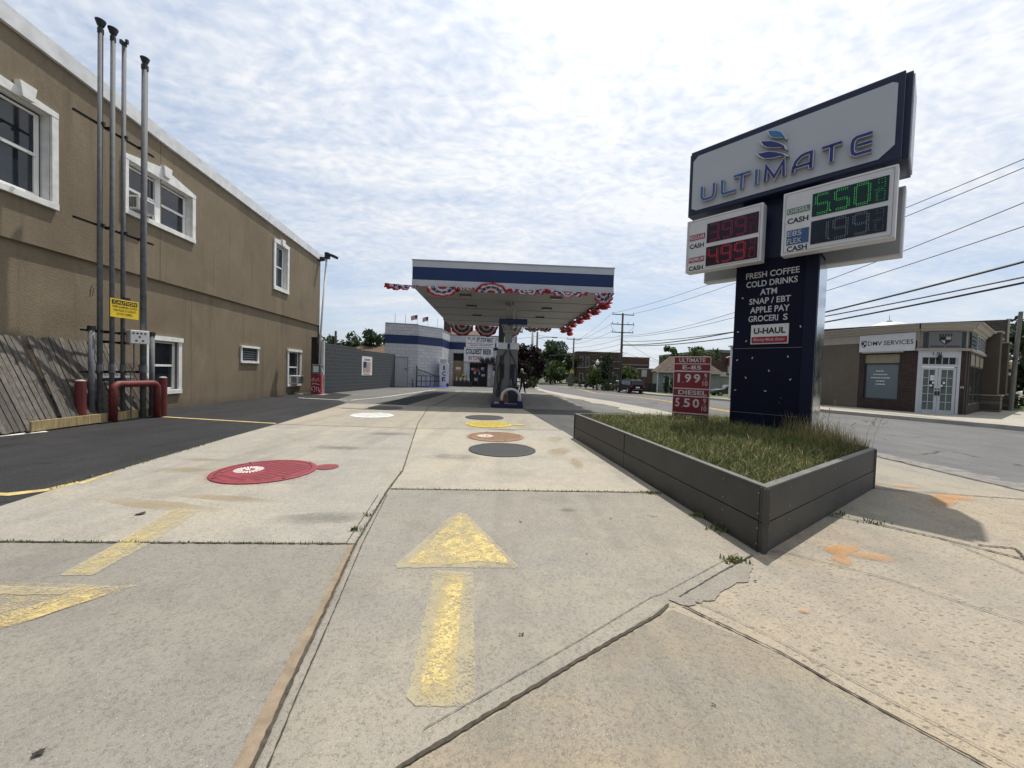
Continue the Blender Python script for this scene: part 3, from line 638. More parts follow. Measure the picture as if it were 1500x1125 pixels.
# wall openings: (t0, t1, z0, z1)
OPEN = [(-6.3, -3.14, 4.70, 6.50), (-1.36, .84, 5.30, 6.55), (5.78, 6.80, 4.90, 6.80), (-.58, .42, .57, 2.0), (3.58, 4.62, 1.52, 2.04), (7.22, 8.38, .5, 2.08)]
def wall_with_holes(t0, t1, z0, z1, y, holes, fr, depth=.22):
    mb = MB()
    ts = sorted({t0, t1, *[v for h in holes for v in h[:2]]}); zs = sorted({z0, z1, *[v for h in holes for v in h[2:]]})
    ts = [t for t in ts if t0 <= t <= t1]; zs = [z for z in zs if z0 <= z <= z1]
    for a, b in zip(ts, ts[1:]):
        for c, d in zip(zs, zs[1:]):
            if any(h[0] < (a + b) / 2 < h[1] and h[2] < (c + d) / 2 < h[3] for h in holes): continue
            mb.rect(a, b, c, d, y, fr)
    for h in holes:
        a, b, c, d = h
        for p in (((a, c), (a, d)), ((b, c), (b, d)), ((a, c), (b, c)), ((a, d), (b, d))):
            (q0, r0), (q1, r1) = p
            mb.quad(fr.p(q0, y, r0), fr.p(q1, y, r1), fr.p(q1, y - depth, r1), fr.p(q0, y - depth, r0))
    return mb
low = [h for h in OPEN if h[3] < 3.5]; up = [h for h in OPEN if h[2] > 3.9]
mb = wall_with_holes(T0, T1, -.1, 3.66, 0, low, WALL)
mb.rect(T0, T1, 3.66, 3.70, .005, WALL)
mb2 = wall_with_holes(T0, T1, 3.71, 7.1, .075, up, WALL)
for m_ in (mb2,):
    n = len(mb.v); mb.v += m_.v; mb.f += [tuple(i + n for i in f) for f in m_.f]; mb.m += m_.m
mb.add([WALL.p(T0, .075, 3.71), WALL.p(T1, .075, 3.71), WALL.p(T1, 0, 3.68), WALL.p(T0, 0, 3.68)], [(0, 1, 2, 3)])
mb.add([WALL.p(T0, .075, 7.1), WALL.p(T1, .075, 7.1), WALL.p(T1, .075, ztop(T1) - .2), WALL.p(0, .075, ztop(0) - .2), WALL.p(T0, .075, ztop(T0) - .2)], [(0, 1, 2, 3, 4)])
# far end, back and near end of the block
for t in (T0, T1):
    mb.add([WALL.p(t, .075 if t == T1 else .075, -.1), WALL.p(t, -11, -.1), WALL.p(t, -11, ztop(t) - .2), WALL.p(t, .075, ztop(t) - .2)], [(0, 1, 2, 3)])
mb.add([WALL.p(T0, -11, -.1), WALL.p(T1, -11, -.1), WALL.p(T1, -11, ztop(T1) - .2), WALL.p(T0, -11, ztop(T0) - .2)], [(0, 1, 2, 3)])
mb.build('wall', m_stucco, bld, recalc=False)
MB().box((T0, -.015, 3.664), (T1, -.002, 3.70), WALL).build('groove', M('groove_shadow_gap', (.05, .04, .03), .9), bld)
# thin movement joints
mb = MB()
for t in (-.31,): mb.box((t - .012, .076, 3.72), (t + .012, .080, 7.6), WALL)
for t in (1.0, 6.2): mb.box((t - .006, .001, .1), (t + .006, .003, 3.6), WALL)
mb.build('movement_joint', M('stucco_joint', (.17, .12, .08), .9), bld)
# roof edge
mb = MB()
for a, b in ((T0, 0.0), (0.0, T1 + .05)):
    q = [[WALL.p(t, y, ztop(t) + dz) for y, dz in ((.075, -.32), (.15, -.32), (.17, .02), (-.25, .05), (-.25, -.3))] for t in (a, b)]
    for i in range(5): mb.quad(q[0][i], q[1][i], q[1][(i + 1) % 5], q[0][(i + 1) % 5])
    mb.add(q[0], [(0, 1, 2, 3, 4)]); mb.add(q[1], [(0, 1, 2, 3, 4)])
mb.build('parapet', m_roofw, bld)
MB().add([WALL.p(T0, -.25, ztop(T0) - .1), WALL.p(T1, -.25, ztop(T1) - .1), WALL.p(T1, -11, ztop(T1) - .1), WALL.p(T0, -11, ztop(T0) - .1)], [(0, 1, 2, 3)]).build('roof', M('roof_felt', (.2, .2, .2), .9), bld)
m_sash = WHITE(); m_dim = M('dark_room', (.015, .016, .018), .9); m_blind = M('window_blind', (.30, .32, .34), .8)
def sash_window(fr, t0, t1, z0, z1, y, parent, lights=1, name='window', split=.5, fmat=None, gmat=None):
    """white frame set in the wall with upper and lower sash; the glass is a sub-part"""
    fm = fmat or m_sash; mb = MB(); w = .05
    n = lights; span = (t1 - t0) / n
    panes = []
    for k in range(n):
        a, b = t0 + k * span, t0 + (k + 1) * span
        for p, q in ((a, a + w), (b - w, b)): mb.box((p, y - .04, z0), (q, y + .02, z1), fr)
        mb.box((a + w, y - .04, z0), (b - w, y + .02, z0 + w), fr); mb.box((a + w, y - .04, z1 - w), (b - w, y + .02, z1), fr)
        zm = lerp(z0, z1, split)
        mb.box((a + w, y - .035, zm - .03), (b - w, y + .028, zm + .03), fr)
        for p in (a + w, b - w - .03): mb.box((p, y - .03, z0 + w), (p + .03, y + .01, z1 - w), fr)
        panes += [(a + w + .03, b - w - .03, z0 + w, zm - .03, y - .02), (a + w + .03, b - w - .03, zm + .03, z1 - w, y - .005)]
    f = mb.build(name, fm, parent, bevel=.004)
    g = MB()
    for p in panes: g.rect(p[0], p[1], p[2], p[3], p[4], fr)
    g.build('pane', gmat or m_glass, f)
    return f
def eifs_trim(fr, t0, t1, z0, z1, y, arch, w, parent, key=None, sill=True):
    """raised band round an opening, the head rising to a flat arch, with a keystone"""
    tm = (t0 + t1) / 2; pr = .055
    mb = MB()
    mb.box((t0 - w, y, z0 - .0), (t0, y + pr, z1), fr); mb.box((t1, y, z0 - .0), (t1 + w, y + pr, z1), fr)
    mb.box((t0 - w, y, z0 - w), (t1 + w, y + pr + .012, z0), fr)
    mb.prism([(t0 - w, z1), (t0 - w, z1 + w * .9), (tm - .12, z1 + w + arch), (tm + .12, z1 + w + arch), (t1 + w, z1 + w * .9), (t1 + w, z1)], y, y + pr + .006, fr)
    o = mb.build('window_trim', m_trim, parent, bevel=.006)
    if key is not None:
        MB().prism([(key - .10, z1 + w + arch - .22), (key - .15, z1 + w + arch + .07), (key + .15, z1 + w + arch + .07), (key + .10, z1 + w + arch - .22)], y, y + pr + .07, fr).build('keystone', m_trim, o, bevel=.008)
    return o
Y_ = .075
# near upper window (partly outside the picture), pair, far single
sash_window(WALL, -6.24, -3.20, 4.76, 6.44, Y_ - .16, bld, 2)
eifs_trim(WALL, -6.3, -3.14, 4.70, 6.50, Y_, .10, .13, bld, key=-3.62)
sash_window(WALL, -1.33, .81, 5.33, 6.50, Y_ - .16, bld, 2)
eifs_trim(WALL, -1.36, .84, 5.30, 6.55, Y_, .20, .13, bld, key=-.20)
sash_window(WALL, 5.82, 6.76, 4.94, 6.76, Y_ - .15, bld, 1)
eifs_trim(WALL, 5.78, 6.80, 4.90, 6.80, Y_, .05, .16, bld, key=6.3)
MB().rect(6.35, 6.7, 5.0, 6.7, Y_ - .20, WALL).build('curtain', m_blind, bld)
def plain_trim(t0, t1, z0, z1, w, parent):
    mb = MB()
    mb.box((t0 - w, 0.0, z0), (t0, .05, z1), WALL); mb.box((t1, 0.0, z0), (t1 + w, .05, z1), WALL)
    mb.box((t0 - w, 0.0, z0 - w), (t1 + w, .065, z0), WALL); mb.box((t0 - w - .02, 0.0, z1), (t1 + w + .02, .08, z1 + w), WALL)
    return mb.build('window_trim', m_trim, parent, bevel=.005)
sash_window(WALL, -.57, .41, .58, 1.99, -.08, bld, 1); plain_trim(-.58, .42, .57, 2.0, .13, bld)
sash_window(WALL, 7.23, 8.37, .51, 2.07, -.08, bld, 1, split=.52); plain_trim(7.22, 8.38, .5, 2.08, .12, bld)
plain_trim(3.58, 4.62, 1.52, 2.04, .08, bld)
mb = MB()
for k in range(6): mb.add([WALL.p(3.58, -.01 , 1.53 + k * .087), WALL.p(4.62, -.01, 1.53 + k * .087), WALL.p(4.62, -.08, 1.60 + k * .087), WALL.p(3.58, -.08, 1.60 + k * .087)], [(0, 1, 2, 3)])
mb.build('louvre_vent', M('louvre_grey', (.22, .23, .25), .5, .3), bld)
MB().rect(3.58, 4.62, 1.52, 2.04, -.15, WALL).build('vent_backing', m_dim, bld)
mb = MB()
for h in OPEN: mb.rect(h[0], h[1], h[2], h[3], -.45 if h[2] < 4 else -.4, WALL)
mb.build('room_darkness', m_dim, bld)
for h in OPEN[:3]:
    mb = MB(); y0_, y1_ = -.10, .070
    mb.box((h[0], y0_, h[2]), (h[0] + .012, y1_, h[3]), WALL).box((h[1] - .012, y0_, h[2]), (h[1], y1_, h[3]), WALL).box((h[0] + .012, y0_, h[2]), (h[1] - .012, y1_, h[2] + .012), WALL).box((h[0] + .012, y0_, h[3] - .012), (h[1] - .012, y1_, h[3]), WALL)
    mb.build('window_reveal', m_trim, bld)
for h in OPEN[1:2]: MB().box(((h[0] + h[1]) / 2 - .10, -.13, h[2]), ((h[0] + h[1]) / 2 + .10, -.03, h[3]), WALL).build('mullion', m_sash, bld)
# flashing lamp at the roof corner
MB().box((T1 - .35, .05, 7.30), (T1 - .1, .30, 7.36), WALL).box((T1 - .30, .16, 7.33), (T1 - .12, .42, 7.5), WALL).build('corner_floodlight', BLACK(), bld)

m_acw = M('air_conditioner_plastic', (.62, .61, .57), .5, var=.08)
def air_con(t, y, z, w, h, d, label):
    a = thing('air_conditioner', label, 'air conditioner', WALL.p(t, y, z), 'window air conditioners of the tan building')
    MB().box((t - w / 2, y - .1, z), (t + w / 2, y + d, z + h), WALL).build('case', m_acw, a, bevel=.015)
    mb = MB()
    for k in range(8): mb.box((t - w / 2 + .03, y + d, z + .03 + k * (h - .06) / 8), (t + w / 2 - .03, y + d + .008, z + .05 + k * (h - .06) / 8), WALL)
    for k in range(7): mb.box((t - w / 2 - .006, y + .05 + k * (d - .1) / 7, z + .05), (t - w / 2, y + .075 + k * (d - .1) / 7, z + h - .05), WALL)
    mb.build('grille', M('grille_dark', (.06, .065, .07), .6), a)
    return a
air_con(-.98, -.10, 5.36, .50, .36, .36, 'white window air conditioner in the upper double window behind the vent pipes')
air_con(7.75, 0.0, .52, .62, .40, .36, 'white window air conditioner sticking out of the ground floor window near the far corner')

# ------------------------------------------------------------------ vent pipe rack
m_pipe = STEEL(); m_dkst = DARKSTEEL()
rack = thing('vent_pipe_rack', 'four tall grey tank vent pipes with black caps braced by dark struts', 'vent pipes', (-9.0, 8.9, 0))
for x, y, top, r in ((-9.04, 8.45, 8.42, .046), (-8.95, 8.62, 8.40, .043), (-9.03, 8.94, 8.52, .041), (-8.96, 9.36, 8.36, .060)):
    p = MB().tube([(x, y, -.05), (x, y, 4.2), (x + .02, y, top)], [r, r, r * .95], 14).build('vent_pipe', m_pipe, rack, smooth=True)
    MB().cyl((x, y), r * 1.3, 1.12, 1.30, 14).build('coupling', m_pipe, p)
    short = abs(x + 9.03) < .005
    if short: MB().lathe((x + .02, y, top), [(r * .9, -.04), (r * 1.25, .0), (r * 1.2, .06), (r * .5, .04)], 12).box((x - .07, y - .02, top + .03), (x - .02, y + .02, top + .12)).box((x + .06, y - .02, top + .03), (x + .11, y + .02, top + .12)).build('cap', m_dkst, p)
    else: MB().lathe((x + .02, y, top), [(r * 1.15, -.06), (r * 1.15, .04), (r * .8, .05), (r * .8, .08), (.055, .09), (.085, .18), (.09, .21), (.02, .22)], 16).build('cap', BLACK(), p)
for x, y in ((-9.08, 8.32), (-9.01, 9.64)):
    p = MB().tube([(x, y, -.05), (x, y, 2.06)], .055, 12).build('post', m_pipe, rack, smooth=True)
    MB().cyl((x, y), .07, 2.04, 2.12, 12).build('cap', BLACK(), p)
for z, y0, y1, x in ((6.47, 7.98, 9.75, -9.08), (4.31, 7.98, 9.75, -9.08), (2.02, 8.15, 9.75, -9.12), (1.80, 8.55, 9.2, -9.12), (1.13, 8.15, 9.65, -9.12)):
    mb = MB().box((x - .02, y0, z - .02), (x + .02, y1, z - .012)).box((x - .02, y0, z + .012), (x + .02, y1, z + .02)).box((x - .02, y0, z - .012), (x - .012, y1, z + .012))
    for yy in (8.45, 8.62, 8.94, 9.36):
        if y0 < yy < y1: mb.box((x - .01, yy - .02, z - .03), (x + .15, yy + .02, z + .03))
    mb.build('strut', m_dkst, rack)
MB().box((-9.25, 8.3, .0), (-8.85, 9.8, .035)).build('base_plate', m_dkst, rack)
wire = MB().tube([(-9.0, 8.40, 2.98), (-9.0, 8.32, 3.0), (-8.99, 8.25, 2.96), (-8.98, 8.21, 2.86), (-8.98, 8.2, 2.72)], .008, 6).tube([(-9.0, 8.38, 2.97), (-8.98, 8.27, 2.90), (-8.97, 8.24, 2.75)], .007, 6)
wire.build('loose_wire', BLACK(), rack)
cs = thing('caution_sign', 'yellow caution sign with black lettering fixed to the vent pipes', 'sign', (-8.88, 8.8, 2.35))
CF = Fr((-8.865, 8.50, 2.355), (.07, .997, 0), (.997, -.07, 0))
MB().box((0, -.004, 0), (.60, .004, .41), CF).build('board', M('caution_yellow', (.70, .50, .02), .5, var=.1), cs, bevel=.003)
MB().box((.03, .004, .29), (.57, .006, .385), CF).build('heading_panel', BLACK(), cs)
MB().text('CAUTION', CF, .06, .54, .305, .37, .008, bold=.012).build('heading', M('caution_letter', (.72, .52, .03), .5), cs)
mb = MB()
for i, (s_, a, b) in enumerate((('WHEN ALARM BELL SOUNDS', .035, .565), ('TANK FILLED TO CAPACITY', .05, .55), ('DO NOT OVERFILL', .13, .47))):
    mb.text(s_, CF, a, b, .215 - i * .078, .265 - i * .078, .006, bold=.01)
mb.build('lettering', BLACK(), cs)
MB().box((.30, -.06, .40), (.42, -.0, .47), CF).build('clamp', BLACK(), cs)
ab = thing('alarm_box', 'white overfill alarm box with black buttons on the vent pipe rack', 'alarm box', (-8.8, 9.05, 1.8))
AF = Fr((-8.83, 8.92, 1.80), (.45, .893, 0), (.893, -.45, 0))
MB().box((0, -.26, 0), (.34, 0, .31), AF).build('case', M('alarm_box_white', (.68, .68, .66), .45), ab, bevel=.012)
for x, z in ((.05, .24), (.12, .24), (.19, .24), (.26, .24), (.16, .16), (.10, .07), (.22, .07)):
    MB().prism([(x - .018 + .018 + .02 * math.cos(k * PI / 4), z + .02 * math.sin(k * PI / 4)) for k in range(8)], 0, .014, AF).build('button', BLACK(), ab)
MB().tube([AF.p(.10, -.12, 0), AF.p(.10, -.12, -.55), AF.p(.05, -.14, -.7), AF.p(.06, -.14, -1.75)], .014, 8).build('cable', m_pipe, ab)
# bollards and hoop guard
for x, y, h, s_ in ((-9.07, 8.10, .93, 'nearest to the leaning fence panels'), (-8.93, 9.86, .98, 'under the ground floor window')):
    b = thing('bollard', 'dark red steel bollard with a pale cap, ' + s_, 'bollard', (x, y, 0), 'red bollards by the vent pipes')
    MB().cyl((x, y), .085, -.02, h, 20).build('post', REDP(), b, smooth=False)
    MB().lathe((x, y, h), [(.085, 0), (.083, .012), (.06, .03), (.02, .038)], 20).build('cap', M('bollard_cap', (.33, .30, .28), .7, var=.3, scale=12), b, smooth=True)
g = []
for k in range(9):
    a = PI - k * PI / 16; g.append((-8.90, 8.74 + .14 * math.cos(a), .72 + .14 * math.sin(a)))
h_ = []
for k in range(9):
    a = PI / 2 - k * PI / 16; h_.append((-8.80, 9.42 + .14 * math.cos(a), .72 + .14 * math.sin(a)))
tag(MB().tube([(-8.90, 8.60, -.02)] + g + h_ + [(-8.80, 9.56, -.02)], .075, 16).build('hoop_guard', REDP(), smooth=True), 'dark red bent pipe guard standing in front of the vent pipes', 'guard rail')

# ------------------------------------------------------------------ leaning fence panels and timber
m_fence = wood('weathered_fence_boards', (.155, .142, .124)); m_fence2 = wood('brown_fence_boards', (.11, .088, .068))
def fence_panel(t0, t1, foot, head, h, label, mat, nb, slant=0.0, z0=.02, kind=0):
    """boards leaning against the wall: foot and head are distances from the wall"""
    a = math.atan2(foot - head, h); L = h / math.cos(a)
    P = Fr(WALL.p(t0, foot, z0), WALL.x, WALL.y * math.cos(a) + Vector((0, 0, 1)) * math.sin(a), Vector((0, 0, 1)) * math.cos(a) - WALL.y * math.sin(a))
    f = thing('fence_panel', label, 'fence panel', WALL.p((t0 + t1) / 2, foot, 0), 'wooden fence panels leaning on the wall')
    n = nb; w = (t1 - t0) / n; mb = MB()
    for k in range(n):
        x = k * w; j = random.uniform(-.009, .009); tp = L + random.uniform(-.02, .02); c = .02
        s0 = slant * 0; 
        mb.prism([(x + .007, random.uniform(0, .03)), (x + .007 + slant, tp - c), (x + .02 + slant, tp), (x + w - .02 + slant, tp), (x + w - .007 + slant, tp - c), (x + w - .007, random.uniform(0, .03))], j, j + .02, P)
    mb.build('boards', mat, f)
    for q in (.25, L * .5, L - .25): MB().box((slant * q / L, -.05, q), (t1 - t0 + slant * q / L, -.008, q + .08), P).build('rail', mat, f)
    return f
fence_panel(-7.4, -3.72, .95, .16, 1.78, 'grey weathered fence panel of wide boards, leftmost against the tan wall', m_fence, 38, -.04)
fence_panel(-3.80, -2.05, 1.02, .26, 1.80, 'grey weathered fence panel overlapping another, directly behind the vent pipes', m_fence, 18, .03)
fence_panel(-2.30, -1.0, .72, .22, 1.30, 'short brown fence boards leaning below the white window', m_fence2, 11, -.12)
tb = thing('timber_beam', 'new pale timber beam lying on the ground along the fence panels', 'timber', (-9.1, 8.3, 0))
BF = Fr(WALL.p(-4.42, 1.06, .03), (WALL.x * 1 + WALL.y * .012))
BF = Fr(WALL.p(-4.42, 1.06, .03), WALL.x, WALL.y)
MB().box((0, -.04, 0), (2.95, 0.0, .19), BF).build('beam', wood('new_pine', (.40, .31, .16)), tb, bevel=.004)
MB().cyl((BF.p(-.06, 0, 0).x, BF.p(-.06, 0, 0).y), .03, 0, .05, 8).build('bracket', m_dkst, tb)
tag(MB().box((-9.95, 8.75, .98), (-9.35, 9.5, 1.02), WF).box((-9.9, 8.8, 1.02), (-9.5, 9.3, 1.05), WF).box((-9.93, 8.8, 0), (-9.88, 9.4, .98)).build('plastic_sheet', M('pale_blue_sheet', (.42, .50, .62), .3)), 'pale blue plastic sheet lying on brown boards by the white window', 'sheet')

# ------------------------------------------------------------------ grey block wall, light pole, red machine
w0, w1 = Vector((-9.72, 19.9, 0)), Vector((-9.0, 29.6, 0)); wd = (w1 - w0).normalized()
GW = Fr(w0, wd, (wd.y, -wd.x, 0)); GL = (w1 - w0).length
cmu = masonry('grey_painted_block', ((.062, .070, .077), (.070, .078, .086)), (.115, .12, .125), .40, .20, tuple(wd), .012, .8, .4, .03)
gw = thing('block_wall', 'dark grey painted concrete block wall with a flag poster on it', 'wall', w0)
mb = MB().box((0, -.2, -.05), (GL * .36, 0, 2.62), GW).box((GL * .36 + .001, -.2, -.05), (GL * .42, 0, 2.55), GW).box((GL * .42 + .001, -.2, -.05), (GL, 0, 2.50), GW)
mb.build('blocks', cmu, gw)
po = thing('flag_poster', 'white poster with an upright flag of red stripes and stars on the grey block wall', 'poster', GW.p(4.9, 0, .9))
MB().box((4.2, 0.0, .93), (5.65, .012, 2.13), GW).build('sheet', WHITE(), po)
mb = MB()
for k in range(6): mb.box((4.4 + k * .18, .012, 1.10), (4.49 + k * .18, .016, 1.78 if k < 3 else 1.78), GW)
mb.build('stripes', M('poster_red', (.28, .04, .05), .6), po)
MB().box((4.38, .016, 1.42), (4.85, .019, 1.80), GW).build('canton', M('poster_blue', (.02, .03, .10), .6), po)
mb = MB()
for k in range(2): mb.box((4.5, .012, 1.95 - k * .07), (5.35, .016, 1.98 - k * .07), GW)
mb.box((4.4, .012, .99), (5.3, .016, 1.03), GW).build('lettering', BLACK(), po)
lp = thing('flood_light_pole', 'slim pale pole with a black floodlight head at the corner of the tan building', 'light pole', (-9.72, 19.65, 0))
MB().tube([(-9.84, 19.65, .02), (-9.80, 19.65, 3), (-9.56, 19.65, 6.9)], [.055, .05, .045], 10).build('pole', M('pale_conduit', (.55, .53, .50), .5, .2), lp, smooth=True)
MB().box((-9.62, 19.55, 6.86), (-9.44, 19.8, 7.15)).add([(-9.5, 19.5, 7.14), (-9.05, 19.45, 6.98), (-9.02, 19.8, 6.98), (-9.5, 19.85, 7.14), (-9.52, 19.5, 7.04), (-9.1, 19.45, 6.86), (-9.07, 19.8, 6.86), (-9.52, 19.85, 7.04)], [(0, 1, 2, 3), (4, 5, 6, 7), (0, 1, 5, 4), (1, 2, 6, 5), (2, 3, 7, 6), (3, 0, 4, 7)]).build('flood_head', BLACK(), lp)
MB().box((-9.72, 19.6, .0), (-9.60, 19.72, 2.7)).build('conduit_box', M('white_conduit', (.6, .6, .6), .5), lp)
am = thing('air_machine', 'red tyre air machine with white scrawl standing at the end of the grey block wall', 'air machine', (-9.72, 19.3, 0))
MB().box((-9.98, 19.12, .02), (-9.50, 19.5, .98)).build('cabinet', M('machine_red', (.33, .02, .035), .45, var=.2), am, bevel=.02)
MB().box((-9.96, 19.15, 1.0), (-9.52, 19.48, 1.5)).build('meter_head', M('machine_grey', (.16, .16, .17), .5), am, bevel=.02)
MB().box((-9.88, 19.138, 1.12), (-9.62, 19.148, 1.42)).build('dial_panel', WHITE(), am)
mb = MB()
for pth in ([(.03, .70), (.12, .84), (.10, .62), (.22, .80), (.24, .62), (.36, .82), (.40, .66)], [(.06, .18), (.04, .36), (.16, .42), (.22, .28), (.14, .14), (.30, .20), (.26, .40), (.38, .34), (.42, .14)], [(.05, .52), (.20, .54), (.42, .50)]):
    mb.tube([(-9.97 + x, 19.112, z) for x, z in pth], .016, 5)
mb.build('scrawl', WHITE(), am)
MB().tube([(-9.5, 19.2, 1.3), (-9.42, 19.18, 1.1), (-9.44, 19.18, .5), (-9.4, 19.18, .08), (-9.46, 19.2, .9)], .025, 8).build('hose', M('hose_white', (.6, .6, .58), .5), am)
MB().box((-10.7, 18.9, .0), (-9.3, 19.6, .018)).build('base_slab', m_kerb, am)
tag(MB().box((-10.36, 19.85, 0), (-10.05, 20.0, 2.85)).box((-10.38, 19.84, 2.85), (-10.03, 20.0, 2.9)).build('dark_gate_post', BLACK()), 'black steel panel between the tan building and the grey block wall', 'gate post')

# ================================================================== PYLON SIGN
_sd = Vector((.677, -.736, 0)).normalized()
SF = Fr((4.0, 7.06, 0), _sd, (_sd.y, -_sd.x, 0))              # x along the face, y towards the driveway
m_navy2 = M('sign_navy', (.006, .012, .045), .42, var=.12, scale=2); m_navyp = M('pillar_navy', (.003, .0045, .020), .6, var=.25, scale=2, spec=.18)
m_signw = M('sign_face_grey_white', (.44, .47, .52), .5, var=.03, scale=1)
m_cab = M('cabinet_white', (.60, .61, .64), .45, var=.06)
py = thing('gas_price_pylon', 'tall navy pylon sign with a white lettered panel above four lit fuel prices', 'pylon sign', SF.p(.6, -.35, 0))
MB().box((0, -.72, .2), (1.19, 0, 3.5), SF).build('pillar', m_navyp, py, bevel=.02)
MB().box((1.03, -.05, .2), (1.20, .012, 3.46), SF).build('corner_trim', M('corner_trim_navy', (.004, .007, .028), .5, spec=.25), py, bevel=.006)
MB().box((1.192, -.70, .2), (1.20, -.08, 3.42), SF).build('side_panel', M('polished_side', (.55, .57, .60), .16, 1.0, .06, 3), py)
MB().box((.05, -.66, 3.5), (1.15, -.04, 4.6), SF).build('neck', m_navy2, py, bevel=.01)
mb = MB().box((.03, .001, 1.955), (1.10, .007, 1.965), SF).box((.03, .001, .815), (1.10, .007, .823), SF)
mb.build('seam', M('seam_grey', (.12, .12, .14), .6), py)
mb = MB()
for t, z in [(.09, 1.75), (.33, 1.79), (.85, 1.81), (1.07, 1.83), (.59, 1.57), (.24, 1.44), (.90, 1.43), (.55, 1.22), (1.07, 1.23), (.08, 1.21), (.08, 2.26), (.22, 2.09), (1.0, 2.30), (.13, 2.86), (1.09, 1.99), (1.08, .84)]:
    a = random.uniform(0, PI); c_, s_ = math.cos(a) * .016, math.sin(a) * .016
    mb.prism([(t - c_ + s_ * .5, z - s_ - c_ * .5), (t + c_ + s_ * .5, z + s_ - c_ * .5), (t + c_ - s_ * .5, z + s_ + c_ * .5), (t - c_ - s_ * .5, z - s_ + c_ * .5)], .001, .006, SF)
mb.build('adhesive_remnant', M('glue_remnant', (.5, .5, .5), .7), py)
m_let = M('cut_letters', (.50, .51, .54), .5)
mb = MB()
for s_, a, b, z in (('FRESH COFFEE', .17, .95, 3.183), ('COLD DRINKS', .18, .93, 3.031), ('ATM', .40, .65, 2.879), ('SNAP / EBT', .24, .85, 2.727), ('APPLE PAY', .26, .84, 2.575), ('GROCERI', .24, .685, 2.423), ('S', .755, .82, 2.423)):
    mb.text(s_, SF, a, b, z, z + .105, .008, bold=.018)
mb.build('lettering', m_let, py)
uh = MB().box((.29, .001, 2.03), (.845, .012, 2.365), SF).build('rental_sign', M('sign_plate_white', (.62, .62, .63), .4), py, bevel=.002)
MB().box((.305, .012, 2.045), (.83, .0145, 2.155), SF).build('red_band', M('sign_plate_red', (.30, .015, .03), .45), uh)
mb = MB()
def stroke(mb, pts, w, fr, y0, y1, closed=False):
    """flat stroke of constant width along a polyline, with mitred corners, extruded"""
    P = [Vector((x, z)) for x, z in pts]; n = len(P); L_, R_ = [], []
    for i, q in enumerate(P):
        d0 = (q - P[i - 1]).normalized() if i else (P[1] - q).normalized(); d1 = (P[i + 1] - q).normalized() if i < n - 1 else d0
        m_ = (d0 + d1); m_ = m_.normalized() if m_.length > 1e-4 else d0
        nn = Vector((-m_.y, m_.x)); k = w / 2 / max(.35, nn.dot(Vector((-d0.y, d0.x))))
        L_.append(q + nn * k); R_.append(q - nn * k)
    for i in range(n - 1):
        quad = [L_[i], L_[i + 1], R_[i + 1], R_[i]]
        mb.prism([(p.x, p.y) for p in quad], y0, y1, fr)
LET = {'U': [[(0, 1), (0, .28), (.10, .08), (.28, 0), (.78, 0), (.92, .08), (1, .28), (1, 1)]],
       'L': [[(0, 1), (0, .12), (.10, 0), (1, 0)]], 'T': [[(0, 1), (1, 1)], [(.5, 1), (.5, 0)]], 'I': [[(.5, 1), (.5, 0)]],
       'M': [[(0, 0), (.04, 1), (.5, .12), (.96, 1), (1, 0)]],
       'A': [[(0, 0), (.02, .30), (.16, .68), (.44, .94), (.7, 1), (1, 1), (1, 0)], [(.03, .32), (1, .32)]],
       'E': [[(1, 1), (.22, 1), (.06, .9), (0, .7), (0, .3), (.06, .1), (.22, 0), (1, 0)], [(.28, .5), (1, .5)]],
       'H': [[(0, 1), (0, 0)], [(0, .5), (1, .5)], [(1, 1), (1, 0)]]}
mb.text('U-HAUL', SF, .335, .80, 2.205, 2.31, .0145, bold=.035)
mb.build('rental_lettering', M('sign_plate_black', (.01, .01, .015), .5), uh)
MB().text('Moving Made Easier', SF, .33, .80, 2.07, 2.13, .017, shear=.35, bold=.004).build('slogan', m_signw, uh)
# upper sign box
MB().box((-.86, -.62, 4.52), (2.14, .14, 5.70), SF).build('sign_box', m_navy2, py, bevel=.012)
MB().box((2.141, -.60, 4.55), (2.155, .10, 5.67), SF).build('end_panel', M('end_panel_lavender', (.55, .57, .66), .4), py)
MB().box((-.80, .14, 4.50), (2.07, .235, 5.69), SF).build('panel_frame', m_navy2, py, bevel=.012)
c_ = .09
MB().prism([(-.75 + c_, 4.57), (-.75, 4.57 + .05), (-.75, 5.50), (-.75 + c_, 5.58), (2.0 - c_ * .6, 5.58), (2.0, 5.58 - c_ * .4), (2.0, 4.57 + .14), (2.0 - .16, 4.57)], .235, .245, SF).build('panel_face', m_signw, py)
lm1 = M('letter_side_grey', (.27, .28, .30), .45, var=.05); lm2 = M('letter_edge_white', (.60, .62, .65), .4, var=.03)
lmb = M('letter_blue', (.035, .10, .30), .35, var=.05); lmn = M('letter_navy', (.018, .028, .17), .35, var=.05)
for ch, a, b in (('U', -.545, -.335), ('L', -.195, .02), ('T', -.01, .24), ('I', .30, .38), ('M', .47, .73), ('A', .85, 1.08), ('T', 1.21, 1.44), ('E', 1.56, 1.77)):
    mb1, mb2, mb3 = MB(), MB(), MB()
    for st in LET[ch]:
        pts = [(lerp(a, b, x), lerp(4.70, 4.945, z)) for x, z in st]
        stroke(mb1, pts, .064, SF, .245, .305); stroke(mb2, pts, .058, SF, .3055, .311); stroke(mb3, pts, .040, SF, .3112, .316)
    l = mb1.build('sign_letter', lm1, py); mb2.build('letter_edge', lm2, l); mb3.build('letter_face', lmb if b < .4 else lmn, l)
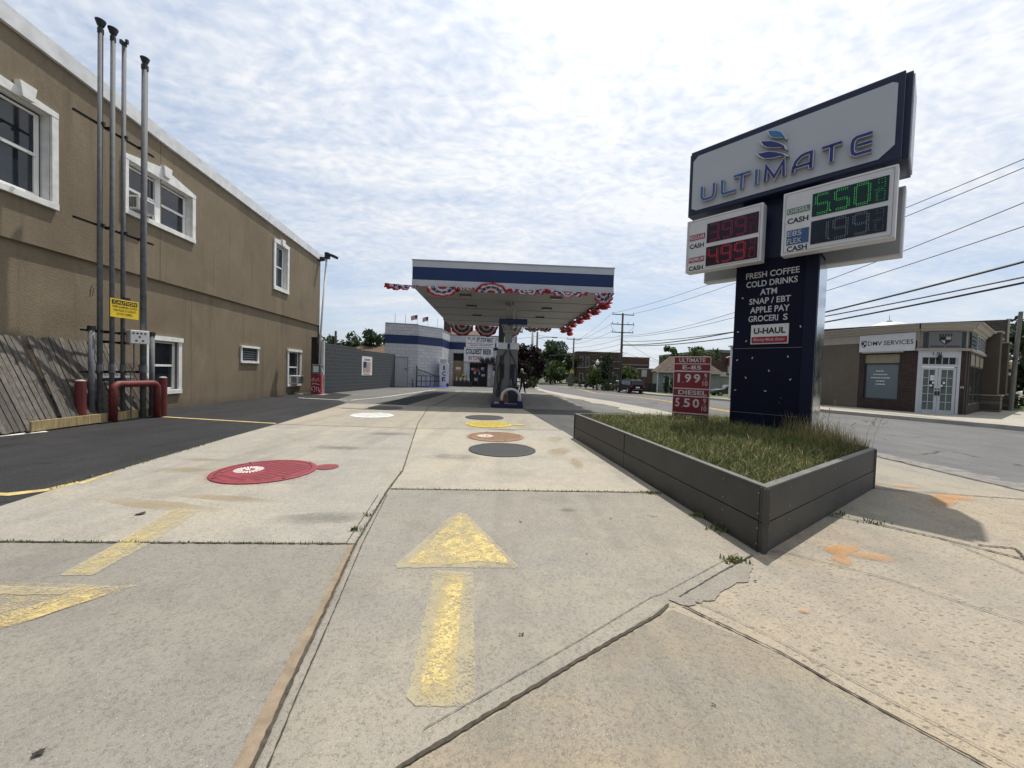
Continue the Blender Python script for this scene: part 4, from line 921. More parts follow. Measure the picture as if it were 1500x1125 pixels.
FL = [[(.475, 5.525), (.50, 5.515), (.60, 5.475), (.67, 5.42), (.725, 5.32), (.735, 5.285), (.68, 5.335), (.60, 5.36), (.535, 5.40), (.50, 5.45)],
      [(.375, 5.395), (.40, 5.385), (.52, 5.345), (.64, 5.265), (.72, 5.185), (.745, 5.115), (.68, 5.175), (.58, 5.21), (.48, 5.255), (.42, 5.31)],
      [(.33, 5.215), (.36, 5.20), (.50, 5.18), (.62, 5.12), (.71, 5.06), (.765, 5.0), (.68, 5.04), (.56, 5.05), (.44, 5.09), (.375, 5.15)]]
for i, pts in enumerate(FL):
    cx, cz = sum(p[0] for p in pts) / len(pts), sum(p[1] for p in pts) / len(pts)
    gr = lambda k: [(cx + (x - cx) * k, cz + (z - cz) * k) for x, z in pts]
    l = MB().prism(gr(1.13), .245, .305, SF).build('logo_flame', lm1, py)
    MB().prism(gr(1.12), .3055, .311, SF).build('flame_edge', lm2, l); MB().prism(gr(.94), .3112, .316, SF).build('flame_face', M('flame_blue', (.03, .16, .36), .35) if i == 0 else lmn, l)
# price cabinets, front pair and the pair seen from behind
LED_R = M('led_red', (.85, .03, .05), .4, emit=.26); LED_R2 = M('led_dim_red', (.50, .03, .08), .4, emit=.14); LED_G = M('led_green', (.06, .62, .13), .4, emit=.30); LED_X = M('led_off', (.30, .33, .38), .4)
SEG = {'0': 'abcdef', '1': 'bc', '2': 'abged', '3': 'abgcd', '4': 'fgbc', '5': 'afgcd', '6': 'afgedc', '7': 'abc', '8': 'abcdefg', '9': 'abcdfg'}
SP = {'a': ((.12, 1), (.88, 1)), 'b': ((1, .93), (1, .55)), 'c': ((1, .45), (1, .07)), 'd': ((.12, 0), (.88, 0)), 'e': ((0, .45), (0, .07)), 'f': ((0, .93), (0, .55)), 'g': ((.12, .5), (.88, .5))}
def led(mb, ch, x0, x1, z0, z1, y, step=.019, r=.0042, rows=2):
    for sg in SEG[ch]:
        (ax, az), (bx, bz) = SP[sg]
        A, B = Vector((lerp(x0, x1, ax), lerp(z0, z1, az))), Vector((lerp(x0, x1, bx), lerp(z0, z1, bz)))
        n = max(2, int((B - A).length / step)); d = (B - A).normalized(); nn = Vector((-d.y, d.x))
        for k in range(n + 1):
            for w in ((-.011, .011) if rows == 2 else (0,)):
                q = A.lerp(B, k / n) + nn * w
                mb.rect(q.x - r, q.x + r, q.y - r, q.y + r, y, SF)
def cabinet(t0, t1, z0, z1, rows, side=1):
    y0, y1 = (.13, .33)
    c = MB().box((t0, y0, z0), (t1, y1, z1), SF).build('price_cabinet', m_cab, py, bevel=.012)
    fl = MB()
    f = .035
    for a, b in (((t0 + f, z0 + f), (t1 - f, z0 + f + .004)), ((t0 + f, z1 - f - .004), (t1 - f, z1 - f)), ((t0 + f, z0 + f), (t0 + f + .004, z1 - f)), ((t1 - f - .004, z0 + f), (t1 - f, z1 - f))):
        fl.box((a[0], y1, a[1]), (b[0], y1 + .002, b[1]), SF)
    fl.build('retainer_seam', M('seam_dark', (.10, .10, .11), .7), c)
    for (price, col, d0, d1, za, zb, lit, lab) in rows:
        MB().box((d0, y1, za), (d1, y1 + .006, zb), SF).build('display', M('display_' + col, {'red': (.018, .006, .016), 'green': (.004, .022, .018), 'off': (.008, .012, .024)}[col], .25), c)
        w = d1 - d0; h = zb - za; mb = MB()
        dg = price.replace('.', '')
        for i, ch in enumerate(dg):
            a = d0 + w * (.045 + i * .265); led(mb, ch, a + .012, a + w * .19, za + h * .10, zb - h * .10, y1 + .0075)
        mb.rect(d0 + w * .255, d0 + w * .27, za + h * .09, za + h * .14, y1 + .0075, SF)
        mb.build('digits', lit, c)
        mb = MB(); a, b = d0 + w * .86, d0 + w * .955
        led(mb, '9', a + .01, b, za + h * .60, zb - h * .07, y1 + .0075, .02, .0026, 1); led(mb, '1', a - .04, a - .006, za + h * .08, za + h * .44, y1 + .0075, .02, .0026, 1); led(mb, '0', a + .01, b, za + h * .08, za + h * .44, y1 + .0075, .02, .0026, 1)
        for k in range(8): q = a - .02 + k * (b - a + .02) / 8; mb.rect(q - .003, q + .003, za + h * .51, za + h * .525, y1 + .0075, SF)
        mb.build('digits', lit, c)
        name, bg, fg, la, lb, lza, lzb, lines = lab
        MB().box((la, y1, lza), (lb, y1 + .005, lzb), SF).build('grade_label', M('label_' + name.lower(), bg, .5), c)
        mb = MB(); n = len(lines)
        for i, s_ in enumerate(lines):
            hh = (lzb - lza) / n; mb.text(s_, SF, la + .012, lerp(la, lb, 1 if len(s_) > 4 or n == 1 else .72) - .012, lzb - (i + 1) * hh + hh * .16, lzb - i * hh - hh * .14, y1 + .0065, bold=.01)
        mb.build('grade_lettering', M('label_text_' + name.lower(), fg, .5), c)
        MB().text('CASH', SF, la + .01, lb - .015, lza - .15 if n == 1 else lza - .105, lza - .065 if n == 1 else lza - .02, y1 + .003, bold=.03).build('cash_lettering', BLACK(), c)
    mb = MB()
    for q, z in ((t0 + .06, z1 - .07), (t0 + .06, (z0 + z1) / 2), (t0 + .06, z0 + .06), (t1 - .05, z1 - .06), ((t0 + t1) / 2, z0 + .02), (t1 - .05, z0 + .02)): mb.box((q - .005, y1, z - .005), (q + .005, y1 + .003, z + .005), SF)
    mb.build('screw', M('screw_grey', (.25, .25, .25), .5), c)
cabinet(-.78, .475, 3.39, 4.36, [('3.99', 'red', -.41, .415, 3.875, 4.225, LED_R2, ('REGULAR', (.28, .06, .08), (.62, .60, .60), -.72, -.44, 3.975, 4.08, ['REGULAR'])),
                               ('4.99', 'red', -.41, .415, 3.455, 3.80, LED_R, ('PREMIUM', (.26, .05, .07), (.60, .58, .58), -.72, -.44, 3.565, 3.66, ['PREMIUM']))])
cabinet(.75, 2.06, 3.41, 4.40, [('5.50', 'green', 1.13, 1.975, 3.93, 4.275, LED_G, ('DIESEL', (.10, .19, .14), (.50, .55, .52), .81, 1.105, 4.045, 4.135, ['DIESEL'])),
                              ('1.99', 'off', 1.13, 1.975, 3.51, 3.86, LED_X, ('FLEX', (.035, .085, .20), (.42, .47, .55), .82, 1.105, 3.56, 3.79, ['E85', 'FLEX']))])
for t0, t1 in ((-.78, .475), (.75, 2.10)):
    MB().box((t0, -.78, 3.36), (t1, -.55, 4.40), SF).build('rear_cabinet', m_cab, py, bevel=.012)
    MB().box((t0 + .03, -.555, 3.39), (t1 - .03, -.545, 4.37), SF).build('rear_cabinet_back', M('cabinet_back_grey', (.30, .31, .32), .5, var=.05), py)

# ------------------------------------------------------------------ red price board
P0, P1 = Vector((3.34, 8.0, 0)), Vector((3.90, 7.60, 0)); pd = (P1 - P0).normalized()
PF = Fr(P0, pd, (pd.y, -pd.x, 0)); PW = (P1 - P0).length
pb = thing('price_board', 'red and white E-85 and diesel price board standing in the grass', 'price board', (3.6, 7.8, .4))
m_pbr = M('board_red', (.205, .012, .022), .45, var=.18, scale=4); m_pbw = M('board_white', (.58, .55, .56), .5, var=.08, scale=9)
MB().box((0, -.04, .35), (PW, 0, 1.835), PF).build('board', m_pbw, pb, bevel=.004)
mb = MB(); mt = MB()
rows = [(1.70, 1.822, 'ULTIMATE', .10, .59, .02), (1.555, 1.68, 'E-85', .17, .52, .022), (1.20, 1.525, None, 0, 0, 0), (1.045, 1.175, 'DIESEL', .11, .64, .02), (.70, 1.02, None, 0, 0, 0), (.45, .672, None, 0, 0, 0)]
for z0, z1, s_, a, b, bo in rows:
    mb.box((.012, 0, z0), (PW - .012, .004, z1), PF)
    if s_: mt.text(s_, PF, a, b, z0 + .02, z1 - .022, .006, bold=bo)
for z0, digits in ((1.20, '1.99'), (.70, '5.50')):
    for ch, a, b in ((digits[0], .085 if digits[0] == '1' else .06, .128 if digits[0] == '1' else .14), (digits[2], .22, .34), (digits[3], .39, .51)): mt.text(ch, PF, a, b, z0 + .11, z0 + .285, .006, bold=.022)
    mt.rect(.185, .20, z0 + .105, z0 + .12, .006, PF)
    mt.text('9', PF, .58, .63, z0 + .205, z0 + .30, .006, bold=.004); mt.text('10', PF, .555, .645, z0 + .055, z0 + .15, .006, bold=.004); mt.rect(.57, .635, z0 + .175, z0 + .181, .006, PF)
mt.text('SELF SERVICE', PF, .10, .60, .585, .65, .006, bold=.004)
mb.build('price_panel', m_pbr, pb); mt.build('lettering', m_pbw, pb)
for x in (.06, PW - .06): MB().box((x - .03, -.09, .1), (x + .03, -.041, 1.8), PF).build('post', M('post_grey', (.3, .3, .3), .6), pb)

# ================================================================== PLANTER
PLC = [Vector((1.40, 8.43, 0)), Vector((2.06, 3.06, 0)), Vector((4.83, 5.08, 0)), Vector((5.25, 8.75, 0))]
pl = thing('planter', 'low dark grey plank walled planter with grass around the tall sign', 'planter', (3.4, 6.3, 0))
m_plank = M('grey_composite_plank', (.047, .046, .042), .6, var=.34, bmp=.12, bscale=25)
m_gap = M('plank_gap', (.008, .008, .008), .9)
PLT = .535
for i in range(4):
    a, b = PLC[i], PLC[(i + 1) % 4]; d = (b - a).normalized(); L = (b - a).length
    F_ = Fr(a, d, (-d.y, d.x, 0))   # y inward
    cuts = [0, L] if i else [0, L * .49, L]
    for x0, x1 in zip(cuts, cuts[1:]):
        for z0, z1 in ((-.02, .245), (.253, PLT)):
            MB().box((x0 + .004, -.004 if z0 < .1 else 0, z0), (x1 - .004, .045, z1), F_).build('plank', m_plank, pl, bevel=.004)
    MB().box((.02, .03, 0), (L - .02, .055, PLT - .03), F_).build('backing_board', m_gap, pl)
for q in PLC: MB().box((q.x - .016, q.y - .014, -.02), (q.x + .016, q.y + .014, PLT)).build('corner_post', m_plank, pl, bevel=.004)
def offs(P, o_):
    out = []; n = len(P)
    for i in range(n):
        d0 = (P[i] - P[i - 1]).normalized(); d1 = (P[(i + 1) % n] - P[i]).normalized(); n0 = Vector((-d0.y, d0.x, 0)); n1 = Vector((-d1.y, d1.x, 0)); m_ = (n0 + n1).normalized()
        out.append(P[i] + m_ * (o_ / max(.2, m_.dot(n0))))
    return out
po_, pi_ = offs(PLC, -.008), offs(PLC, .055)
for i in range(4):
    j = (i + 1) % 4; MB().slab([(q.x, q.y) for q in (po_[i], po_[j], pi_[j], pi_[i])], PLT + .001, PLT + .014).build('cap_rail', M('cap_rail_grey', (.105, .105, .10), .55, var=.2, scale=5), pl)
mb = MB()
d = (PLC[1] - PLC[0]).normalized(); F_ = Fr(PLC[0], d, (-d.y, d.x, 0)); L = (PLC[1] - PLC[0]).length
for x in (L * .49,): mb.box((x - .006, -.004, 0), (x + .006, .03, PLT), F_)
mb.build('plank_joint', m_gap, pl)
mb = MB(); d = (PLC[2] - PLC[1]).normalized(); F2 = Fr(PLC[1], d, (-d.y, d.x, 0))
for x, z in [(1.5, .42), (1.55, .40), (1.53, .45), (1.6, .43)]: mb.box((x, -.003, z), (x + .03, .0, z + .02), F2)
for k in range(14):
    for F3, LL in ((F_, L), (F2, (PLC[2] - PLC[1]).length)):
        x = random.uniform(.1, LL - .1); mb.box((x, -.006, random.choice((.06, .2, .30, .48))), (x + .010, -.003, .0 + random.choice((.07, .21, .31, .49))), F3)
mb2 = MB()
for F3, LL in ((F_, L), (F2, (PLC[2] - PLC[1]).length)):
    for x in (.07, .5, LL * .49 - .06, LL * .49 + .06, LL - .5, LL - .07):
        for z in (.06, .19, .31, .48): mb2.box((x - .006, -.0065, z - .006), (x + .006, -.003, z + .006), F3)
mb2.build('screw', M('screw_bright', (.30, .30, .30), .4, .6), pl)
# soil mound
def in_poly(x, y, P):
    c = False; n = len(P)
    for i in range(n):
        a, b = P[i], P[(i + 1) % n]
        if (a.y > y) != (b.y > y) and x < (b.x - a.x) * (y - a.y) / (b.y - a.y) + a.x: c = not c
    return c
def edge_d(x, y, P):
    q = Vector((x, y, 0)); m_ = 9
    for i in range(len(P)):
        a, b = P[i], P[(i + 1) % len(P)]; t_ = max(0, min(1, (q - a).dot(b - a) / (b - a).length_squared)); m_ = min(m_, (q - a.lerp(b, t_)).length)
    return m_
def soil_z(x, y): return .40 + .12 * min(1, edge_d(x, y, PLC) / .9)
mb = MB(); cen = Vector((3.2, 6.0, 0)); ring = []
K = 6
pts = []
for i in range(4):
    for k in range(8): pts.append(PLC[i].lerp(PLC[(i + 1) % 4], k / 8))
n = len(pts); vs = []
for r_ in range(K + 1):
    for q in pts:
        p = q.lerp(cen, .02 + r_ / K * .97); vs.append((p.x, p.y, soil_z(p.x, p.y)))
mb.add(vs, [(r_ * n + j, r_ * n + (j + 1) % n, (r_ + 1) * n + (j + 1) % n, (r_ + 1) * n + j) for r_ in range(K) for j in range(n)])
mb.build('soil', M('planter_soil', (.05, .042, .028), .95, var=.5, scale=6, bmp=.8, bscale=40), pl)
mb = MB(); spots = []; tall = []
while len(spots) < 21000:
    x, y = random.uniform(1.4, 5.3), random.uniform(3.06, 8.8)
    if not in_poly(x, y, PLC): continue
    e = edge_d(x, y, PLC)
    if e < .05: continue
    q = (Vector((x, y, 0)) - SF.o); t_, o_ = q.dot(SF.x), q.dot(SF.y)
    if -.02 < t_ < 1.22 and -.74 < o_ < .02: continue
    spots.append((x, y, soil_z(x, y) - .01))
random.shuffle(spots)
gm = [G1, G2, G3, G4]
dense = spots
blades(mb, dense[:15000], .07, .19, .0034, .85, 3)
blades(mb, dense[5000:15000], .13, .24, .0026, .95, 4)
# fuller tufts
for s_ in dense[15000:15240]:
    if s_[1] < 3.9 and random.random() < .6: continue
    for _ in range(18):
        gx, gy = s_[0] + random.gauss(0, .05), s_[1] + random.gauss(0, .05)
        if in_poly(gx, gy, PLC) and edge_d(gx, gy, PLC) > .07: blades(mb, [(gx, gy, s_[2])], .12, .28, .0036, .9, 4)
# dry grass and tall seed stalks along the street side and behind the board
def dry(cx, cy, n, r_, h0, h1):
    for _ in range(n):
        x, y = cx + random.gauss(0, r_), cy + random.gauss(0, r_)
        if not in_poly(x, y, PLC) or edge_d(x, y, PLC) < .07: continue
        m2 = MB(); blades(m2, [(x, y, soil_z(x, y))], h0, h1, .003, .55, 1); mb.add(m2.v, m2.f, random.choice((2, 2, 3, 1)))
for cx, cy, n_, r_, h0, h1 in [(4.70, 5.25, 700, .18, .14, .34), (4.55, 5.45, 700, .25, .16, .42), (4.8, 5.8, 700, .22, .2, .55), (4.95, 6.4, 500, .22, .2, .6), (5.0, 7.2, 260, .3, .15, .4), (1.8, 8.2, 260, .25, .06, .16), (2.6, 8.35, 360, .3, .06, .18), (3.2, 8.45, 360, .3, .08, .22), (4.0, 8.4, 380, .35, .1, .30), (3.75, 7.9, 160, .2, .1, .26), (3.2, 7.9, 120, .15, .08, .2), (2.15, 3.35, 60, .1, .04, .10)]: dry(cx, cy, n_, r_, h0, h1)
for _ in range(26):
    x, y = random.gauss(4.85, .18), random.gauss(5.9, .5)
    if not in_poly(x, y, PLC): continue
    z = soil_z(x, y); h = random.uniform(.35, .72); a = random.uniform(0, 2 * PI); l = random.uniform(.03, .22)
    top = Vector((x + math.cos(a) * l, y + math.sin(a) * l, z + h))
    mb.tube([(x, y, z), (x + math.cos(a) * l * .35, y + math.sin(a) * l * .35, z + h * .6), top], [.0018, .0015, .001], 3, 3)
    for k in range(7):
        q = top + Vector((random.gauss(0, .02), random.gauss(0, .02), -k * .016)); mb.add([q, q + Vector((.006, .004, .02)), q + Vector((.012, -.004, .004))], [(0, 1, 2)], 3)
stuff(mb.build('grass', gm, None, recalc=False), 'long green and dry grass growing in the planter', 'grass')

# ================================================================== CANOPY
HC, HT = 4.60, 5.57
CX0, CX1, CY0, CY1 = -3.91, 3.82, 14.85, 26.9
sk = lambda x, y: (x + (y - CY0) * -.045, y + (x - CX0) * .043)       # the roof stands slightly askew
CN = [sk(CX0, CY0), sk(CX1, CY0), sk(CX1, CY1), sk(CX0, CY1)]
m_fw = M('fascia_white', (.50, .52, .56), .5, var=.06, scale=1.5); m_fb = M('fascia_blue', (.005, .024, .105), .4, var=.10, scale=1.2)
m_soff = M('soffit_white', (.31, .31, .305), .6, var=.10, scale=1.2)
cn = thing('fuel_canopy', 'flat white fuel station canopy with a broad blue band on a single row of columns', 'canopy', (0, 18, 0))
def ring(mb, off, z0, z1):
    c = Vector((sum(p[0] for p in CN) / 4, sum(p[1] for p in CN) / 4, 0))
    for i in range(4):
        a, b = Vector((*CN[i], 0)), Vector((*CN[(i + 1) % 4], 0)); d = (b - a).normalized(); n_ = Vector((d.y, -d.x, 0))
        F_ = Fr(a, d, n_); mb.box((-off, 0, z0), ((b - a).length + off, off, z1), F_)
mb = MB(); mb.slab(CN, HC + .02, HT - .12); mb.build('canopy_roof', m_fw, cn)
mb = MB(); ring(mb, .03, HC, HC + .235); mb.build('lower_fascia', m_fw, cn)
mb = MB(); ring(mb, .022, HC + .236, HC + .72); mb.build('blue_band', m_fb, cn)
mb = MB(); ring(mb, .03, HC + .721, HT); mb.build('upper_fascia', m_fw, cn)
mb = MB(); ring(mb, .05, HT, HT + .03); mb.build('edge_trim', M('edge_trim_grey', (.4, .4, .4), .4, .5), cn)
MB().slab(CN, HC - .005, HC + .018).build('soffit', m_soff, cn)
mb = MB()
for k in range(1, 5):
    y = CY0 + k * 2.4; a, b = sk(CX0 + .02, y), sk(CX1 - .02, y)
    F_ = Fr((*a, 0), (b[0] - a[0], b[1] - a[1], 0), (-(b[1] - a[1]), b[0] - a[0], 0)); L = math.hypot(b[0] - a[0], b[1] - a[1])
    mb.box((0, -.03, HC - .03), (L, .03, HC - .006), F_)
mb.build('soffit_rib', M('soffit_rib', (.30, .30, .29), .6), cn)
for px, py_ in ((-2.05, 16.2), (-2.07, 18.8), (-2.1, 21.9), (1.73, 16.15), (1.58, 18.9), (1.46, 21.9)):
    l = MB().box((px - .24, py_ - .12, HC - .09), (px + .24, py_ + .12, HC - .006)).build('soffit_light', M('lamp_housing', (.10, .10, .10), .5), cn)
    MB().box((px - .20, py_ - .09, HC - .098), (px + .20, py_ + .09, HC - .091)).build('lens', M('lamp_lens', (.35, .35, .34), .3), l)
m_col = M('column_grey', (.42, .42, .40), .55, var=.10, scale=3)
for x, y in ((-.22, 17.9), (-.75, 24.0)):
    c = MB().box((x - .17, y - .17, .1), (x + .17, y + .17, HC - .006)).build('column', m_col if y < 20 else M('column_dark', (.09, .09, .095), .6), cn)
MB().tube([(.12, 17.7, .15), (.12, 17.7, 3.9), (.10, 17.7, 4.2), (-.1, 17.6, 4.35), (-.15, 17.6, HC)], .03, 8).build('conduit', m_col, cn)
MB().box((-.42, 17.62, HC - .16), (-.02, 17.72, HC - .01)).build('junction_box', M('junction_grey', (.2, .2, .2), .5), cn)
br = thing('pump_header_sign', 'plain blue header bar on grey stays fixed to the canopy column above the pump', 'sign', (-.05, 17.4, 3.5))
MB().box((-.66, 17.30, 3.56), (.60, 17.66, 3.80)).build('bar', m_fb, br, bevel=.01)
for k in range(4):
    for s_ in (-1, 1): x = -.03 + s_ * (.28 + .08 * k); MB().tube([(x, 17.4, 3.56), (x - s_ * .12, 17.5, 3.28)], .022, 6).build('stay', m_col, br)
MB().box((-.48, 17.5, 3.22), (.42, 17.62, 3.28)).build('rail', m_col, br)

# ------------------------------------------------------------------ pump island
isl = structure(MB().slab([(-.80, 15.1), (.46, 15.0), (.50, 25.2), (-1.1, 25.3), (-.95, 20), (-.82, 16)], -.02, .15).build('pump_island', M('kerb_blue_paint', (.010, .013, .055), .7, var=.4, scale=6)))
structure(MB().slab([(-.70, 15.35), (.38, 15.25), (.42, 25), (-.95, 25.1)], .151, .156).build('island_top', m_kerb))
m_pump = M('pump_grey', (.15, .15, .147), .5, var=.08); m_rub = M('rubber_black', (.012, .012, .012), .6)
def pump(x, y, label, sc=1.0):
    p = thing('fuel_pump', label, 'fuel pump', (x, y, .15), 'fuel pumps under the canopy')
    MB().prism([(-.56, .156), (-.42, 2.35), (.42, 2.35), (.46, .156)], 0, .95, Fr((x, y, 0))).build('cabinet', m_pump, p, bevel=.02)
    h = MB().box((x - .42, y - .03, 2.36), (x + .46, y + .98, 2.64)).build('header', M('pump_header_white', (.62, .63, .64), .4), p, bevel=.02)
    MB().box((x - .02, y - .036, 2.38), (x + .09, y - .031, 2.62)).build('header_logo', m_fb, h)
    MB().box((x + .1, y - .015, .4), (x + .115, y - .002, 2.30)).build('door_seam', m_rub, p)
    for s_, mcol in ((-1, m_rub), (1, M('nozzle_boot_blue', (.01, .012, .08), .4))):
        MB().box((x + s_ * .22 - .09, y - .06, 1.15), (x + s_ * .22 + .09, y + .0, 1.75)).build('nozzle_boot', mcol, p, bevel=.01)
        n = MB().tube([(x + s_ * .2, y - .08, 1.30), (x + s_ * .2, y - .12, 1.55), (x + s_ * .23, y - .16, 1.72)], [.03, .035, .025], 8).build('nozzle', m_rub, p)
        hose = []
        for k in range(15):
            u = k / 14; hose.append((x + s_ * (.05 + .28 * math.sin(u * PI * .95) + .15 * u), y - .07 - .05 * math.sin(u * PI), 2.32 + .1 * math.sin(u * PI) - u * 1.95 if u < .5 else 2.32 + .1 * math.sin(u * PI) - u * 1.95))
        MB().tube(hose, .022, 8).build('hose', m_rub, p)
        MB().tube([(x + s_ * .2, y - .1, 1.35), (x + s_ * .32, y - .14, .9), (x + s_ * .44, y - .12, .5), (x + s_ * .38, y - .09, .35), (x + s_ * .30, y - .1, .62), (x + s_ * .22, y - .1, 1.2)], .022, 8).build('hose', m_rub, p)
    MB().box((x - .33, y - .012, 1.5), (x - .15, y - .001, 2.1)).build('display', M('pump_display', (.03, .03, .04), .2), p)
    MB().box((x - .33, y - .02, .18), (x + .34, y - .001, .5)).build('kick_panel', M('pump_kick', (.2, .2, .2), .5), p)
    return p
pump(-.22, 16.2, 'grey fuel pump with black hoses and white header behind the white pipe guard')
p2 = pump(-.55, 22.4, 'grey fuel pump at the far end of the island')
gd = thing('pump_guard', 'white bent pipe guard with blue feet in front of the near fuel pump', 'guard rail', (-.03, 15.25, .15))
arc = [(-.03 - .36 * math.cos(k * PI / 12), 15.25, .40 + .34 * math.sin(k * PI / 12)) for k in range(13)]
MB().tube([(-.39, 15.25, .2)] + arc + [(.33, 15.25, .2)], .055, 12).build('hoop', M('guard_white', (.50, .50, .50), .5, var=.08, scale=8), gd, smooth=True)
for x in (-.39, .33): MB().box((x - .10, 15.13, .15), (x + .10, 15.37, .28)).build('foot', M('kerb_blue_paint', (.015, .03, .17), .6), gd, bevel=.01)
tb_ = thing('trash_bin', 'dark blue rubbish bin behind the white pipe guard', 'rubbish bin', (.05, 15.7, .15))
MB().prism([(-.18, .156), (-.21, .78), (.21, .78), (.18, .156)], 0, .40, Fr((.06, 15.5, 0))).build('body', M('bin_navy', (.012, .016, .035), .5), tb_, bevel=.02)
MB().box((-.17, 15.48, .781), (.29, 15.92, .84)).build('lid', m_rub, tb_, bevel=.015)
rc = thing('fire_bucket', 'dull red bucket with a pale lid beside the bin on the pump island', 'bucket', (-.30, 15.55, .15))
MB().lathe((-.30, 15.55, .156), [(.10, 0), (.125, .36), (.12, .37)], 16).build('body', M('bucket_red', (.30, .06, .035), .5, var=.2), rc)
MB().lathe((-.30, 15.55, .527), [(.127, 0), (.127, .035), (.03, .05)], 16).build('lid', M('bucket_lid', (.3, .28, .2), .5), rc)
tag(MB().box((.28, 15.28, .156), (.40, 15.45, .5), WF).box((.29, 15.27, .3), (.39, 15.279, .47), WF, 1).build('squeegee_box', [M('squeegee_navy', (.02, .03, .1), .5), WHITE()]), 'small blue and white squeegee box by the right foot of the pipe guard', 'squeegee box')

# ------------------------------------------------------------------ bunting fans
def bunting_mats():
    return [M('bunting_red', (.36, .022, .034), .8, var=.15, scale=20), M('bunting_white', (.55, .50, .52), .8, var=.08, scale=20), M('bunting_blue', (.045, .055, .13), .8, var=.2, scale=20), leafm('bunting_pink', (.55, .16, .18), .4)]
def fan(c, ux, uz, r, label, depth=.06, squash=1.0, sweep=(0, 0), twist=0.0, bands=None):
    """pleated half-disc hanging from an edge: c centre of the straight edge, ux along it, uz the way it hangs"""
    ux = Vector(ux).normalized(); uz = Vector(uz).normalized(); uy = ux.cross(uz).normalized(); c = Vector(c)
    bands = bands or [(0, .26, 0), (.26, .44, 1), (.44, .66, 2), (.66, .82, 1), (.82, 1.0, 0)]
    n = 44; mb = MB(); ph = random.random() * 6
    for b0, b1, mi in bands:
        vs = []
        for q in (b0, b1):
            for k in range(n + 1):
                a = PI * k / n; rr = r * q * (1 + (.04 * math.sin(a * 9 + ph) if q == 1.0 else 0))
                y = depth * q * (math.sin(a * 11 + ph) + .5 * math.sin(a * 23 + ph * 2))
                p = c + ux * (-math.cos(a) * rr + sweep[0] * q) + uz * (math.sin(a) * rr * squash + sweep[1] * q * math.sin(a)) + uy * (y + twist * q * math.cos(a))
                vs.append(p)
        w = n + 1
        mb.add(vs, [(k, k + 1, w + k + 1, w + k) for k in range(n)], mi)
    # stars on the blue band
    for k in range(5):
        a = PI * (k + .6) / 5.3; p = c + ux * (-math.cos(a) * r * .55 + sweep[0] * .55) + uz * (math.sin(a) * r * .55 * squash + sweep[1] * .55 * math.sin(a))
        for s_ in (-1, 1):
            o_ = uy * (s_ * (depth * .9 + .01)); R_ = r * .055
            star = [p + o_ + ux * (R_ * (1 if j % 2 == 0 else .42) * math.sin(j * PI / 5)) + uz * (R_ * (1 if j % 2 == 0 else .42) * math.cos(j * PI / 5)) for j in range(10)]
            mb.add(star, [tuple(range(10))], 1)
    o = mb.build('bunting_fan', bunting_mats(), None, smooth=True, recalc=False)
    return tag(o, label, 'bunting', 'red white and blue bunting on the canopy')
e0, e1 = Vector((*CN[0], HC)), Vector((*CN[1], HC)); fx = (e1 - e0).normalized()
FE = lambda t: e0 + fx * t + Vector((.0, -.10, -.01))
DN = Vector((0, 0, -1))
fan(FE(-.05), fx, (-.35, -.35, -.42), .66, 'bunting fan blown flat beyond the front left canopy corner', .07, .42, (-.30, .05))
fan(FE(1.15), fx, (-.05, -.15, -1), .66, 'bunting fan hanging below the left part of the front canopy edge', .05, .62)
fan(FE(2.05), fx, (0, -.6, -.45), .55, 'narrow pink bunting fan blown level along the front canopy edge', .05, .35)
fan(FE(3.0) + Vector((0, 0, -.16)), fx, (.05, -.2, 1), .62, 'bunting fan flipped up over the blue band of the canopy front', .05, .60)
fan(FE(4.40), fx, (.1, -.6, -.50), .80, 'crumpled bunting fan blown level right of the middle of the canopy front', .07, .40)
fan(FE(5.95), fx, (.1, -.5, -.50), .82, 'flattened bunting fan near the right end of the canopy front', .06, .42)
fan(FE(7.35), (fx + Vector((0, .2, 0))), (.05, -.12, -1), .42, 'bunting fan bunched at the front right corner of the canopy', .10, 1.15)
b0, b1 = Vector((*CN[3], HC)), Vector((*CN[2], HC)); bx_ = (b1 - b0).normalized()
for t, w, lab in ((.85, .80, 'leftmost bunting fan on the far canopy edge'), (2.55, .80, 'second bunting fan from the left on the far canopy edge'), (4.2, .78, 'bunting fan on the far canopy edge just left of the column')):
    fan(b0 + bx_ * t + Vector((0, .05, 0)), bx_, (0, .05, -1), w, lab, .05, .95)
for t, w, lab in ((5.5, .55, 'limp bunting fan on the far canopy edge just right of the column'), (6.4, .5, 'limp bunting fan on the far canopy edge by the right corner')):
    fan(b0 + bx_ * t + Vector((0, .05, 0)), bx_, (.2, .25, -.6), w, lab, .08, .6, (.2, 0))
r0, r1 = Vector((*CN[1], HC)), Vector((*CN[2], HC)); rx = (r1 - r0).normalized()
for k in range(7):
    t = .95 + k * 1.66
    fan(r0 + rx * t + Vector((.02, 0, 0)), rx, (.12 + .10 * (k % 2), 0, -.85), .80, ['nearest', 'second', 'third', 'fourth', 'fifth', 'sixth', 'farthest'][k] + ' bunting fan along the road side of the canopy', .13, .44 if k != 5 else .9, (.28, .05), 0.0, [(0, .18, 0), (.18, .30, 1), (.30, .44, 2), (.44, .52, 1), (.52, 1.0, 0)])

